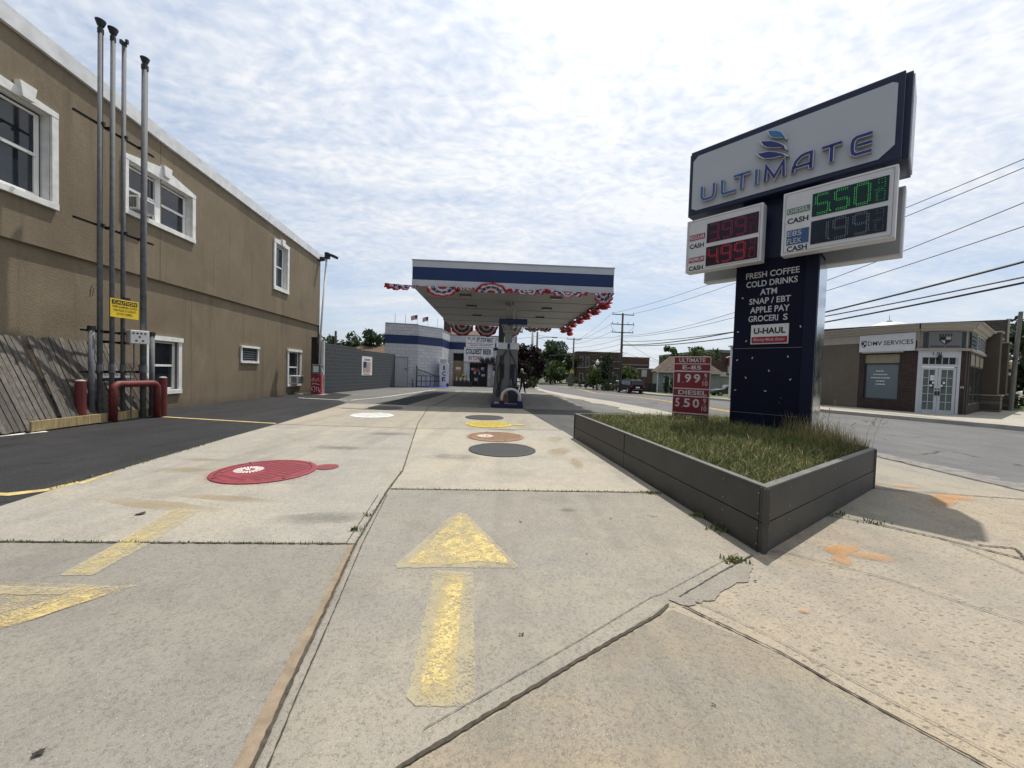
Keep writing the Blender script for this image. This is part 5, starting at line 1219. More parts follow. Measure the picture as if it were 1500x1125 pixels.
# ================================================================== STORE
bw = masonry('white_painted_block', ((.45, .46, .48), (.53, .54, .57)), (.34, .34, .36), .62, .26, (.86, .5, 0), .016, .75, .5, .03)
bwb = M('store_band_blue', (.005, .020, .088), .5, var=.12, scale=2)
st = thing('convenience_store', 'white painted block store with a blue band, grey side door and banners', 'shop', (-6, 33, 0))
SP_ = [(-9.95, 30.0), (-7.52, 30.55), (-5.98, 32.6), (-5.86, 36.0), (.35, 36.2)]
def wall_seg(a, b, z0, z1, name, mat, out=0.0, th=.25, parent=st):
    a, b = Vector((*a, 0)), Vector((*b, 0)); d = (b - a).normalized(); F_ = Fr(a, d, (d.y, -d.x, 0)); L = (b - a).length
    return MB().box((0, -th, z0), (L, out, z1), F_).build(name, mat, parent), F_, L
HTS = [4.92, 4.92, 4.86, 4.78, 4.72]
for i in range(4):
    a, b = SP_[i], SP_[i + 1]
    if i < 3:
        wall_seg(a, b, -.1, HTS[i + 1], 'wall', bw)
    wall_seg(a, b, 3.40, 4.07, 'blue_band', bwb, .012, -.002)
    wall_seg(a, b, HTS[i + 1], HTS[i + 1] + .06, 'coping', M('coping_grey', (.25, .25, .26), .6), .03)
# front wall with door and boarded window
FW = Fr((-5.86, 36.0, 0), (1, .032, 0), (.032, -1, 0))
wall_with_holes(0, 6.2, -.1, 4.74, 0, [(.30, 1.30, -.1, 3.05), (1.85, 3.55, -.1, 2.22)], FW, .3).build('wall', bw, st)
MB().rect(.30, 1.30, -.1, 2.35, -.22, FW).build('boarded_window', M('plywood_tan', (.26, .19, .105), .8, var=.15), st)
MB().rect(.30, 1.30, 2.35, 3.05, -.24, FW).build('fanlight', m_dim, st)
sg = MB().box((.55, -.219, 1.45), (1.0, -.20, 1.75), FW).build('notice', WHITE(), st)
MB().box((.6, -.199, 1.48), (.98, -.195, 1.55), FW).build('notice_line', RED(), sg)
MB().rect(1.85, 3.55, -.1, 2.22, -.28, FW).build('doorway', m_dim, st)
d = MB().box((2.62, -.27, -.02), (2.70, -.2, 2.2), FW).box((1.9, -.27, 2.1), (3.5, -.2, 2.2), FW).box((3.42, -.27, 0), (3.5, -.2, 2.2), FW).build('door_frame', M('door_frame_dark', (.04, .04, .045), .4), st)
mb = MB()
for x, z, w, h in ((1.98, 1.5, .35, .22), (2.9, 1.55, .3, .25), (2.95, .95, .35, .22), (2.25, 1.15, .18, .5), (2.3, .5, .35, .3), (2.72, 1.1, .1, .3), (2.6, 1.35, .14, .3)): mb.box((x, -.279, z), (x + w, -.26, z + h), FW)
mb.build('sticker', M('sticker_pale', (.36, .36, .38), .6), st)
MB().box((2.2, -.259, 1.42), (2.6, -.25, 1.68), FW).build('sticker', M('sticker_red', (.35, .03, .04), .5), st)
MB().box((3.0, -.259, 1.4), (3.22, -.25, 1.6), FW).build('sticker', M('sticker_blue', (.06, .06, .25), .5), st)
# roof slab and side
MB().add([(*SP_[0], 4.8), (*SP_[1], 4.8), (*SP_[2], 4.75), (*SP_[3], 4.7), (*SP_[4], 4.6), (.4, 46, 4.6), (-11.5, 46, 4.8)], [(0, 1, 2, 3, 4, 5, 6)]).build('roof', M('roof_felt', (.2, .2, .2), .9), st)
brick_dk = masonry('brown_side_brick', ((.14, .09, .065), (.19, .125, .09)), (.15, .13, .11), .24, .08, (.1, .99, 0), .012)
MB().quad((-9.97, 30.02, -.1), (-10.9, 46, -.1), (-10.9, 46, 4.9), (-9.97, 30.02, 4.9)).quad((.35, 36.2, -.6), (.4, 46, -.6), (.4, 46, 4.7), (.35, 36.2, 4.7)).build('side_wall', brick_dk, st)
# grey side door in the first wall segment
d0 = Vector((*SP_[0], 0)); dd = (Vector((*SP_[1], 0)) - d0).normalized(); DF = Fr(d0, dd, (dd.y, -dd.x, 0))
dr = MB().box((.72, .0, .02), (1.72, .04, 2.30), DF).build('side_door', M('door_grey', (.36, .38, .40), .5, var=.08, scale=3), st, bevel=.01)
MB().box((1.52, .04, 1.40), (1.68, .09, 1.45), DF).build('handle', BLACK(), dr)
MB().box((.66, .0, .0), (.71, .05, 2.36), DF).box((1.73, .0, 0), (1.77, .05, 2.36), DF).box((.66, .0, 2.31), (1.77, .05, 2.36), DF).build('door_surround', M('surround_grey', (.2, .21, .22), .6), st)
MB().tube([DF.p(2.15, .12, .0), DF.p(2.15, .12, .55), DF.p(2.05, .2, .62)], .035, 8).build('standpipe', m_pipe, st)
MB().box((-7.7, 30.2, 0), (-5.2, 31.9, .05), Fr((0, 0, 0))).build('blue_kerb', M('kerb_light_blue', (.10, .13, .42), .6), st)
# banners
b = thing('store_banner', 'white shop banner with chequered flags reading PIT STOP MART', 'banner', FW.p(2.7, .1, 4))
MB().box((1.45, .01, 3.66), (4.16, .04, 4.66), FW).build('sheet', M('banner_white', (.66, .66, .68), .5), b)
MB().text('PIT STOP MART', FW, 2.42, 4.02, 4.12, 4.56, .045, bold=.03, shear=.25).build('lettering', M('banner_green_navy', (.012, .06, .085), .5), b)
mb = MB()
for fx_, s_ in ((1.82, -1), (2.08, 1)):
    for i in range(4):
        for j in range(3):
            if (i + j) % 2 == 0:
                x = fx_ + s_ * (.06 * i); z = 4.34 + j * .07 + i * .012; mb.box((min(x, x + s_ * .06), .041, z), (max(x, x + s_ * .06), .046, z + .07), FW)
    mb.prism([(fx_, 4.52), (fx_ - s_ * .02, 4.52), (fx_ + -s_ * .16 - s_ * .0, 4.06), (fx_ - s_ * .14, 4.06)], .041, .046, FW)
mb.build('flags', BLACK(), b)
mb = MB()
for z, words in ((3.94, (1.62, .40, .30, .18, .42, .34, .42)), (3.80, (1.85, .32, .40, .28, .42, .3))):
    x = words[0]
    for w in words[1:]: mb.box((x, .041, z), (x + w, .045, z + .055), FW); x += w + .06
mb.build('small_print', M('banner_red', (.30, .03, .06), .5), b)
b = thing('store_banner', 'white banner reading COLDEST BEER IN TOWN above the store door', 'banner', FW.p(2.6, .1, 3))
MB().box((1.30, .05, 2.30), (4.02, .08, 3.63), FW).build('sheet', M('banner_white', (.66, .66, .68), .5), b)
MB().text('COLDEST BEER', FW, 1.45, 3.85, 3.0, 3.5, .084, bold=.035).build('lettering', M('banner_navy', (.012, .018, .06), .5), b)
MB().text('IN TOWN', FW, 1.75, 3.05, 2.42, 2.84, .084, bold=.03).build('lettering', M('banner_red', (.30, .03, .06), .5), b)
tag(MB().box((4.3, .01, 3.7), (5.9, .04, 4.3), FW).text('T', FW, 4.5, 4.8, 3.82, 4.2, .046, 1, .03).text('R', FW, 5.1, 5.4, 3.82, 4.2, .046, 1, .03).build('lettered_panel', [WHITE(), M('banner_navy', (.012, .018, .06), .5)]), 'white lettered panel on the store front partly hidden by the canopy column', 'sign')
# black balloons / hanging stock round the door
for i, (x, z, r) in enumerate([(3.0, 2.45, .20), (3.25, 2.3, .22), (3.5, 2.5, .22), (3.75, 2.3, .2), (4.0, 2.55, .24), (4.15, 2.15, .2), (4.2, 1.7, .2)]):
    p = FW.p(x, .2, z)
    tag(MB().lathe((p.x, p.y, p.z), [(.01, -r * 1.15), (r * .6, -r * .8), (r, 0), (r * .75, r * .75), (.03, r)], 12).build('balloon', M('balloon_black', (.012, .012, .014), .35), smooth=True), 'black balloon hanging beside the store door under the beer banner', 'balloon', 'black balloons round the store door')
# tyre ring, white spotted post
tag(MB().lathe(tuple(FW.p(4.2, .3, .75)), [(.18, -.7), (.22, -.1), (.2, .5), (.1, .75)], 12).build('wrapped_post', M('spotted_wrap', (.42, .42, .42), .6, var=.8, scale=6)), 'pale mottled wrapped post right of the store door', 'post')
# ice freezer
ic = thing('ice_freezer', 'tall white ice freezer cabinet with ICE in black letters', 'ice freezer', (-5.6, 32.3, 0))
IF = yaw((-5.98, 31.55, 0), 7)
MB().box((0, 0, .05), (.72, 1.0, 1.98), IF).build('cabinet', M('freezer_white', (.60, .62, .66), .4, var=.05), ic, bevel=.02)
MB().box((.722, .05, .3), (.74, .95, 1.85), IF).build('door', M('freezer_door', (.5, .52, .54), .3), ic)
mb = MB()
for i, ch in enumerate('ICE'): mb.text(ch, IF, .24 + (.08 if ch == 'I' else 0), .52 - (.08 if ch == 'I' else 0), 1.42 - i * .46, 1.78 - i * .46, -.004, bold=.03)
mb.build('lettering', BLACK(), ic)
MB().box((.03, .1, 1.99), (.60, .6, 2.3), IF).build('cooling_unit', M('unit_grey', (.45, .46, .48), .5), ic)
MB().box((.6, -.02, .08), (.78, -.005, .35), IF).build('price_plate', M('banner_navy', (.012, .018, .06), .5), ic)
# ramp rail
rl = thing('hand_rail', 'black steel hand rail with square panels along the store wall', 'hand rail', (-6.8, 30.9, 0))
HR = yaw((-7.45, 30.15, 0), 33)
mb = MB()
for z in (.08, .50, .92): mb.box((0, -.02, z - .025), (1.9, .02, z + .025), HR)
for k in range(6): mb.box((k * .37 - .02, -.02, 0), (k * .37 + .02, .02, .95), HR)
mb.build('rail', BLACK(), rl)
mb = MB()
for k in range(5):
    for q in range(3): mb.tube([HR.p(k * .37 + .06 + q * .1, .0, .12), HR.p(k * .37 + .16 + q * .08, 0, .46)], .012, 4)
mb.build('lattice', M('rail_grey', (.30, .31, .33), .5), rl)
gs = thing('green_lattice_panel', 'sloping dark green lattice panel leaning behind the black hand rail', 'lattice panel', (-6.8, 31.2, 0))
mb = MB().prism([(.0, 0), (.0, 1.5), (1.75, .95), (1.75, 0), (1.69, 0), (1.69, .9), (.06, 1.42), (.06, 0)], .2, .24, HR)
for k in range(7): mb.prism([(k * .25, .9), (k * .25 + .03, .9), (k * .25 + .25, 1.38 - k * .075), (k * .25 + .22, 1.40 - k * .075)], .21, .23, HR)
mb.build('lattice', M('lattice_green', (.05, .075, .055), .6), gs)
MB().lathe(tuple(HR.p(.05, .22, 1.5)), [(.05, 0), (.03, .05), (.07, .12), (.02, .22)], 8).build('finial', BLACK(), gs)
# drinks rack
dk_ = thing('drinks_rack', 'low black display rack in front of the store door', 'display rack', (-4.6, 34.6, 0))
MB().box((-5.25, 34.4, 0), (-3.6, 35.0, .45)).box((-5.25, 34.8, .45), (-3.6, 35.0, .55)).build('tray', m_rub, dk_)
for k in range(4): MB().box((-5.2 + k * .5, 34.96, .5), (-5.15 + k * .5, 35.0, 1.1)).build('upright', m_rub, dk_)
for k, (col, nm) in enumerate([((.50, .25, .24), 'pink'), ((.22, .42, .62), 'blue'), ((.52, .26, .25), 'pink'), ((.25, .45, .62), 'blue')]):
    x = -5.0 + k * .37; q = thing('jug', f'{nm} screen wash jug, {["leftmost", "second", "third", "rightmost"][k]} of the row on the black rack', 'jug', (x, 34.6, .45), 'screen wash jugs on the rack')
    MB().lathe((x, 34.6, .451), [(.08, 0), (.085, .22), (.03, .31), (.03, .34)], 12).build('bottle', M('jug_' + nm, col, .3), q, smooth=True)
    MB().cyl((x, 34.6), .035, .792, .84, 10).build('cap', WHITE(), q)
tag(MB().box((-4.55, 34.95, .75), (-4.25, 35.0, 1.1)).box((-4.5, 34.94, .8), (-4.3, 34.949, 1.0), WF, 1).build('price_card', [M('card_yellow', (.55, .47, .05), .6), BLACK()]), 'yellow price card on the drinks rack by the store door', 'price card')
# flags on the parapet
flagm = [M('flag_red', (.42, .04, .05), .7), M('flag_white', (.66, .65, .66), .7), M('flag_blue', (.03, .045, .17), .7), M('flag_stick', (.5, .48, .42), .6)]
def small_flag(x, y, z, open_, label):
    f_ = thing('small_flag', label, 'flag', (x, y, z), 'small flags on the store roof')
    MB().tube([(x, y, z), (x + .02, y, z + .75)], .014, 6).build('stick', flagm[3], f_)
    mb = MB()
    for i in range(7):
        for j in range(10):
            w = open_ / 10; q = []
            for a, b in ((j, i), (j + 1, i), (j + 1, i + 1), (j, i + 1)):
                q.append((x + .02 - a * w * (1 if open_ > .2 else .6), y + .05 * math.sin(a * .9) + (0 if open_ > .2 else a * .02), z + .74 - b * .05 - (a * .012 if open_ > .2 else a * .05)))
            mb.quad(*q, 2 if i < 4 and j < 4 else (i % 2))
    mb.build('cloth', flagm, f_, recalc=False)
for x, y, o_, l in ((-9.25, 30.1, .1, 'furled flag nearest the left end of the store roof'), (-8.5, 30.3, .1, 'furled flag second from the left on the store roof'), (-7.62, 30.5, .52, 'open flag on the store roof above the wall corner'), (-6.95, 31.3, .46, 'open flag right of the wall corner on the store roof'), (-6.35, 32.1, .12, 'furled flag farthest right on the store roof')): small_flag(x, y, 4.97, o_, l)

# ================================================================== CORNER OFFICE (right)
DL = Fr((19.4, 18.5, 0), (.29, -.957, 0), (-.957, -.29, 0))       # street front, x runs towards the corner
DC = Fr((19.4, 18.5, 0), (.92, -.385, 0), (-.385, -.92, 0))       # cut-off corner with the doors
DR = Fr((20.97, 17.84, 0), (.82, .57, 0), (.57, -.82, 0))         # side front
m_tan2 = stucco('office_stucco', (.14, .12, .10), .15); m_cor = M('cornice_cream', (.33, .305, .27), .6, var=.08)
m_brk = masonry('dark_red_brick', ((.032, .020, .017), (.055, .032, .027)), (.075, .065, .06), .22, .075, (.29, -.957, 0), .010)
m_brk2 = masonry('dark_red_brick_corner', ((.032, .020, .017), (.055, .032, .027)), (.075, .065, .06), .22, .075, (.92, -.385, 0), .010)
m_roof2 = shingle('grey_brown_shingle', (.15, .125, .10), (.82, .57, 0))
of = thing('corner_office', 'low tan and brick office with cream cornice and white double doors on its cut corner', 'office', (20.5, 20, 0))
def part(mb, name, mat, bevel=0.0, parent=None): return mb.build(name, mat, parent or of, bevel=bevel)
LW = -8.6
part(MB().box((LW, -.3, 0), (-2.46, 0, 3.55), DL), 'wall', m_tan2)
part(MB().box((LW, -.3, 3.55), (0, .02, 4.0), DL).box((-.05, -.3, 3.1), (1.68, .02, 4.0), DC), 'frieze', m_cor)
part(MB().box((-2.46, -.3, 0), (-2.2, 0, 3.55), DL).box((-.72, -.3, 0), (-.02, 0, 3.55), DL).box((-2.2, -.3, 0), (-.72, -.0, .62), DL).box((-2.2, -.3, 2.93), (-.72, 0, 3.55), DL), 'brick_front', m_brk)
part(MB().box((1.42, -.3, 0), (1.66, 0, 3.1), DC).box((-.02, -.3, 0), (.0, 0, 3.1), DC), 'brick_pier', m_brk2)
part(MB().box((-2.2, -.1, 2.49), (-.72, -.04, 2.93), DL), 'blind_panel', M('panel_olive_tan', (.23, .20, .14), .7))
wf = part(MB().box((-2.2, -.12, .62), (-.72, -.05, .67), DL).box((-2.2, -.12, 2.42), (-.72, -.05, 2.49), DL).box((-2.2, -.12, .67), (-2.15, -.05, 2.42), DL).box((-.77, -.12, .67), (-.72, -.05, 2.42), DL), 'window', M('window_frame_dark', (.03, .03, .035), .4))
part(MB().rect(-2.15, -.77, .67, 2.42, -.09, DL), 'pane', M('frosted_glass', (.13, .17, .185), .12, var=.06, scale=.6), parent=wf)
mb = MB()
for z, a, b in ((2.05, -1.72, -1.38), (1.87, -1.82, -1.22), (1.70, -1.94, -1.12), (1.53, -1.70, -1.34), (1.37, -1.72, -1.30)):
    x = a
    while x < b: w = random.uniform(.05, .12); mb.box((x, -.088, z), (min(b, x + w), -.084, z + .055), DL); x += w + .025
part(mb, 'window_lettering', M('window_letter_white', (.55, .57, .57), .6), parent=wf)
def cornice(fr, a, b, zt, miter0=0, miter1=0):
    mb = MB()
    prof = [(0, zt - .36), (.10, zt - .34), (.14, zt - .24), (.22, zt - .22), (.30, zt - .08), (.42, zt - .05), (.42, zt), (0, zt + .02)]
    q = [[fr.p((a - miter0 * y) if k == 0 else (b + miter1 * y), y, z) for y, z in prof] for k in (0, 1)]
    n = len(prof)
    for i in range(n): mb.quad(q[0][i], q[1][i], q[1][(i + 1) % n], q[0][(i + 1) % n])
    mb.add(q[0], [tuple(range(n))]); mb.add(q[1], [tuple(range(n))]); return mb
for fr, a, b, m0, m1 in ((DL, LW, 0, 0, .35), (DC, 0, 1.70, .35, .62), (DR, 0, 5.5, .62, 0), (DR, 6.6, 10.2, 0, 0)): part(cornice(fr, a, b, 4.33, m0, m1), 'cornice', m_cor)
part(MB().box((-.12, .0, 3.05), (1.74, .14, 3.17), DC).box((-.0, .0, 3.05), (5.6, .12, 3.17), DR).box((-2.3, 0, 3.0), (-.55, .10, 3.07), DL), 'ledge', m_cor, .01)
part(MB().box((.0, .021, 3.18), (.10, .05, 3.95), DC).box((.26, .021, 3.18), (.30, .04, 3.95), DC), 'fascia_post', M('post_tan', (.22, .19, .14), .6))
gpan = M('upper_panel_blue_grey', (.03, .05, .062), .35, var=.2)
part(MB().box((.03, .021, 3.2), (.26, .045, 3.93), DC).box((1.42, .021, 3.2), (1.60, .045, 3.93), DC), 'upper_panel', gpan)
# double doors
dw = M('door_white', (.50, .52, .56), .45, var=.05)
part(MB().box((-.02, -.02, 0), (.08, .06, 3.05), DC).box((1.36, -.02, 0), (1.46, .06, 3.05), DC).box((.08, -.02, 2.74), (1.36, .06, 3.05), DC).box((.08, -.02, 2.30), (1.36, .05, 2.42), DC), 'door_surround', dw, .008)
tr_ = part(MB().box((.08, -.03, 2.42), (.14, .03, 2.74), DC).box((1.30, -.03, 2.42), (1.36, .03, 2.74), DC), 'transom', dw)
mb = MB(); mb.rect(.14, 1.30, 2.42, 2.74, -.01, DC); part(mb, 'pane', M('transom_glass', (.008, .008, .01), .1), parent=tr_)
for k in range(1, 5): part(MB().box((.14 + k * .232 - .012, -.02, 2.42), (.14 + k * .232 + .012, .02, 2.74), DC), 'glazing_bar', dw, parent=tr_)
m_net = M('door_net_glass', (.09, .115, .11), .15, var=.15, scale=2)
for a, b, hx in ((.09, .715, .66), (.725, 1.35, .77)):
    d = part(MB().box((a, -.02, .03), (a + .11, .03, 2.28), DC).box((b - .11, -.02, .03), (b, .03, 2.28), DC).box((a + .11, -.02, .03), (b - .11, .03, .26), DC).box((a + .11, -.02, 2.16), (b - .11, .03, 2.28), DC), 'door', dw, .006)
    part(MB().rect(a + .11, b - .11, .26, 2.16, .0, DC), 'pane', m_net, parent=d)
    mb = MB(); mb.box(((a + b) / 2 - .012, 0, .26), ((a + b) / 2 + .012, .02, 2.16), DC)
    for k in range(1, 5): mb.box((a + .11, 0, .26 + k * .38 - .012), (b - .11, .018, .26 + k * .38 + .012), DC)
    part(mb, 'glazing_bars', dw, parent=d)
    part(MB().box((hx - .03, .03, .95), (hx + .03, .07, 1.15), DC).box((hx - .025, .03, 1.22), (hx + .025, .06, 1.28), DC), 'handle', BLACK(), parent=d)
    mb = MB(); c_ = (a + b) / 2 + (.13 if a < .5 else -.13); mb.prism([(c_ - .10, 1.36), (c_ - .10, 1.62), (c_ + .10, 1.62), (c_ + .10, 1.36), (c_, 1.26)], .005, .008, DC); part(mb, 'crest', BLACK(), parent=d)
    part(MB().box((c_ + .0, .008, 1.5), (c_ + .08, .011, 1.6), DC).box((c_ - .08, .008, 1.36), (c_ - .0, .011, 1.46), DC), 'crest_quarter', WHITE(), parent=d)
part(MB().box((.46, .004, 1.66), (.63, .008, 1.9), DC), 'paper_notice', WHITE())
part(MB().text('2', DC, .46, .53, 2.86, 2.99, .062, bold=.03).text('292', DC, .60, .80, 2.86, 2.99, .062, bold=.03), 'house_number', BLACK())
part(MB().lathe(tuple(DC.p(.70, .14, 2.58)), [(.01, 0), (.05, .06), (.075, .2), (.06, .24), (.02, .3)], 8), 'porch_lantern', BLACK())
nb_ = part(MB().box((1.46, .004, 1.28), (1.66, .03, 1.46), DC), 'number_plate', BLACK())
part(MB().text('272', DC, 1.50, 1.63, 1.33, 1.41, .033, bold=.02), 'lettering', WHITE(), parent=nb_)
# signs
def crest(mb, fr, cx, cz, w, h, y, dark, lite):
    mb.prism([(cx - w / 2, cz + h * .22), (cx - w / 2, cz - h * .15), (cx, cz - h * .5), (cx + w / 2, cz - h * .15), (cx + w / 2, cz + h * .22)], y, y + .006, fr, dark)
    for k in range(5): x = cx - w * .52 + k * w * .23; mb.prism([(x, cz + h * .26), (x + w * .02, cz + h * .48), (x + w * .12, cz + h * .40), (x + w * .14, cz + h * .26)], y, y + .006, fr, dark)
    mb.prism([(cx + w * .03, cz + h * .19), (cx + w * .03, cz - h * .06), (cx + w * .44, cz - h * .06), (cx + w * .44, cz + h * .19)], y + .006, y + .009, fr, lite)
    mb.prism([(cx - w * .40, cz - h * .10), (cx - w * .03, cz - h * .10), (cx - w * .03, cz - h * .42)], y + .006, y + .009, fr, lite)
ds = thing('office_sign', 'white sheet sign reading DMV SERVICES with a small crest', 'sign', DL.p(-1.3, .1, 3.1))
part(MB().box((-2.45, .02, 3.07), (-.12, .07, 3.95), DL), 'sheet', M('sheet_white', (.62, .63, .65), .45, var=.07, scale=3), .004, ds)
part(MB().text('DMV SERVICES', DL, -2.06, -.19, 3.39, 3.62, .075, bold=.006), 'lettering', BLACK(), 0, ds)
mb = MB(); crest(mb, DL, -2.24, 3.49, .24, .42, .071, 0, 1); part(mb, 'crest', [BLACK(), M('sheet_white', (.62, .63, .65), .45)], 0, ds)
ds2 = thing('office_sign', 'grey sign with a black and white crest above the double doors', 'sign', DC.p(.8, .1, 3.1))
part(MB().box((.28, .05, 3.18), (1.42, .11, 3.95), DC), 'board', M('board_grey', (.15, .155, .165), .45, var=.04), .004, ds2)
mb = MB(); crest(mb, DC, .86, 3.60, .42, .54, .111, 0, 1); part(mb, 'crest', [BLACK(), M('crest_pale', (.42, .40, .40), .5)], 0, ds2)
mb = MB(); x = .34
while x < 1.36: w = random.uniform(.04, .08); mb.box((x, .111, 3.23), (min(x + w, 1.37), .115, 3.29), DC); x += w + (.015 if abs(x - .80) > .06 else .05)
part(mb, 'small_lettering', M('lettering_dark_red', (.05, .015, .02), .5), 0, ds2)
# side front
part(MB().box((0, -.3, 0), (26, 0, 4.0), DR), 'side_wall', m_tan2)
part(MB().box((.0, .0, 0), (.35, .04, 3.05), DR).box((.35, 0, 0), (5.4, .04, .55), DR), 'brick_front', masonry('dark_red_brick_side', ((.032, .020, .017), (.055, .032, .027)), (.075, .065, .06), .22, .075, (.82, .57, 0), .010))
for k in range(3):
    a = .5 + k * 1.65
    f = part(MB().box((a, .0, .55), (a + 1.45, .05, 3.0), DR), 'window', M('window_frame_dark', (.03, .03, .035), .4))
    part(MB().rect(a + .08, a + 1.37, .62, 2.35, .053, DR), 'pane', m_glass, parent=f)
    part(MB().rect(a + .08, a + 1.37, 2.42, 2.92, .053, DR), 'blind_panel', M('panel_olive_tan', (.23, .20, .14), .7), parent=f)
mb = MB()
for k in range(4): mb.box((.3, .03 + 0, 3.22 + k * .19), (2.2, .06, 3.36 + k * .19), DR)
part(mb, 'upper_panel', gpan)
f = part(MB().box((2.3, .02, 3.18), (5.4, .07, 3.95), DR), 'window', dw)
part(MB().rect(2.4, 3.2, 3.25, 3.9, .073, DR).rect(3.3, 4.2, 3.25, 3.9, .073, DR).rect(4.3, 5.3, 3.25, 3.9, .073, DR), 'pane', M('bright_glass', (.30, .36, .40), .08), parent=f)
stone = masonry('field_stone', ((.10, .085, .07), (.20, .175, .145)), (.08, .07, .06), .42, .24, (.82, .57, 0), .03, .9, .8)
m_pil = stucco('pilaster_brown', (.10, .082, .065), .1)
for a, b, h in ((5.6, 6.6, 4.35), (10.4, 11.6, 4.1), (17.6, 19.0, 3.2)):
    part(MB().box((a, 0, 1.02), (b, .55, h), DR), 'pilaster', m_pil); part(MB().box((a - .1, 0, 0), (b + .1, .68, .96), DR), 'stone_base', stone); part(MB().box((a - .15, 0, .96), (b + .15, .73, 1.02), DR), 'base_cap', m_cor); part(MB().box((a - .08, 0, h), (b + .08, .62, h + .07), DR), 'pilaster_cap', m_cor)
part(MB().box((13.5, 0, 2.25), (16.5, .5, 2.42), DR), 'door_hood', dw)
# roofs
m_rfd = shingle('roof_shingle_dark', (.075, .068, .058), (.96, .2, 0))
a0, a1 = DL.p(LW, .3, 4.36), DL.p(.0, .3, 4.34); c1 = DC.p(1.75, .30, 4.34)
MB().add([a0, a1, c1, DR.p(20, .3, 4.36), DR.p(20, -9, 4.36), DL.p(LW, -9, 4.36)], [(0, 1, 2, 3, 4, 5)]).build('flat_roof', M('roof_felt', (.2, .2, .2), .9), of)
E0, E1, E2 = Vector((20.5, 28.0, 0)), Vector((28.2, 26.8, 0)), DR.p(14.7, .25, 0)
q = lambda p, z: Vector((p.x, p.y, z))
bk = Vector((.6, .8, 0)) * 2.2
mb = MB().quad(q(E0, 4.2), q(E1, 4.2), q(E1, 5.72), q(E0, 5.05)).quad(q(E1, 4.2), q(E2, 3.95), q(E2, 6.0), q(E1, 5.72))
mb.quad(q(E2, 3.95), q(E2, 6.0), q(E2 + bk, 6.0), q(E2 + bk, 3.95)).quad(q(E0, 5.05), q(E1, 5.72), q(E1 + bk, 5.72), q(E0 + bk, 5.05)).quad(q(E1, 5.72), q(E2, 6.0), q(E2 + bk, 6.0), q(E1 + bk, 5.72))
mb.build('mansard_roof', m_rfd, of)
MB().tube([q(E2, 3.9), q(E2, 6.05)], .07, 6).build('bargeboard', m_cor, of)
part(MB().lathe(tuple(DR.p(12.6, .6, 2.9)), [(.02, -.3), (.18, -.2), (.24, 0), (.18, .2), (.02, .26)], 12), 'globe_lamp', M('globe_cream', (.62, .60, .38), .3))
dm = thing('roof_dome', 'small white dome with a spike showing above the office roof', 'dome', (38.6, 40, 4))
MB().lathe((38.7, 40, 6.2), [(1.9, -2.8), (1.9, .6), (1.75, .95), (1.3, 1.35), (.7, 1.55), (.15, 1.62)], 24).build('shell', M('dome_white', (.62, .62, .58), .5), dm, smooth=False)
MB().lathe((38.7, 40, 7.8), [(.28, 0), (.2, .08), (.24, .14), (.03, .2), (.02, .75)], 10).build('finial', M('finial_grey', (.3, .3, .32), .5), dm)
# leaning old pole by the corner
tag(MB().tube([(29.0, 22.4, -.02), (29.35, 22.6, 3), (29.75, 22.8, 5.9)], [.115, .105, .09], 12).box((29.22, 22.45, 3.15), (29.50, 22.72, 3.25)).build('leaning_pole', wood('pole_wood', (.22, .21, .20)), smooth=False), 'leaning weathered wooden pole with no wires right of the corner office', 'pole')

# ================================================================== UTILITY POLES AND WIRES
m_pole = wood('utility_pole_wood', (.17, .155, .145)); m_ins = M('insulator_grey', (.25, .26, .28), .3); m_wire = M('wire_black', (.012, .012, .013), .6)
def upole(x, y, z, h, label, arms=(), r=.15, adir=(1, .12), lean=0.0):
    u = thing('utility_pole', label, 'utility pole', (x, y, z), 'wooden utility poles along the road')
    MB().tube([(x, y, z - .1), (x + lean * .5, y, z + h * .5), (x + lean, y, z + h)], [r, r * .86, r * .68], 12).build('pole', m_pole, u, smooth=True)
    ax = Vector((*adir, 0)).normalized()
    for dz, w, ins in arms:
        c = Vector((x + lean, y - .0, z + h - dz)); F_ = Fr(c, ax, (-ax.y, ax.x, 0))
        a = MB().box((-w, -.20, -.06), (w, -.10, .06), F_).build('cross_arm', m_pole, u)
        for k in range(ins):
            q = -w + .12 + k * (2 * w - .24) / (ins - 1); p = F_.p(q, -.15, .06)
            MB().lathe(tuple(p), [(.025, 0), (.025, .10), (.07, .12), (.05, .2), (.07, .24), (.02, .30)], 8).build('insulator', m_ins, a)
    return u
U1 = (16.25, 58.0, gz(16, 58))
u = upole(*U1, 11.6, 'tallest utility pole with three cross arms behind the parked dark car', ((.25, 1.7, 2), (1.7, 1.75, 5), (2.9, 1.7, 3)), .21)
for s_ in (-1, 1):
    MB().tube([(16.2 + s_ * 1.75, 57.85, 9.25), (16.2 + s_ * 1.6, 57.8, 8.6), (16.2 + s_ * .9, 57.8, 7.9), (16.25, 57.85, 7.8)], .02, 5).build('jumper_wire', m_wire, u)
MB().tube([(16.1, 57.7, 7.6), (16.35, 57.7, 5.8), (16.15, 57.75, 3.2), (16.2, 57.75, 1.0)], .035, 6).build('riser_cable', m_wire, u)
upole(2.28, 46.0, gz(2.28, 46), 7.3, 'pale slim street pole just right of the canopy column', (), .19).children[0].data.materials[0] = M('pale_street_pole', (.42, .42, .42), .5, .2)
u2 = upole(3.2, 52.0, gz(3.2, 52), 7.4, 'dark slim utility pole second from the canopy column', (), .17)
MB().tube([(3.2, 52, 6.0), (4.0, 52, 6.25), (5.4, 52, 6.3)], .035, 6).box((5.2, 51.9, 6.22), (5.9, 52.1, 6.34)).build('lamp_arm', m_pole, u2)
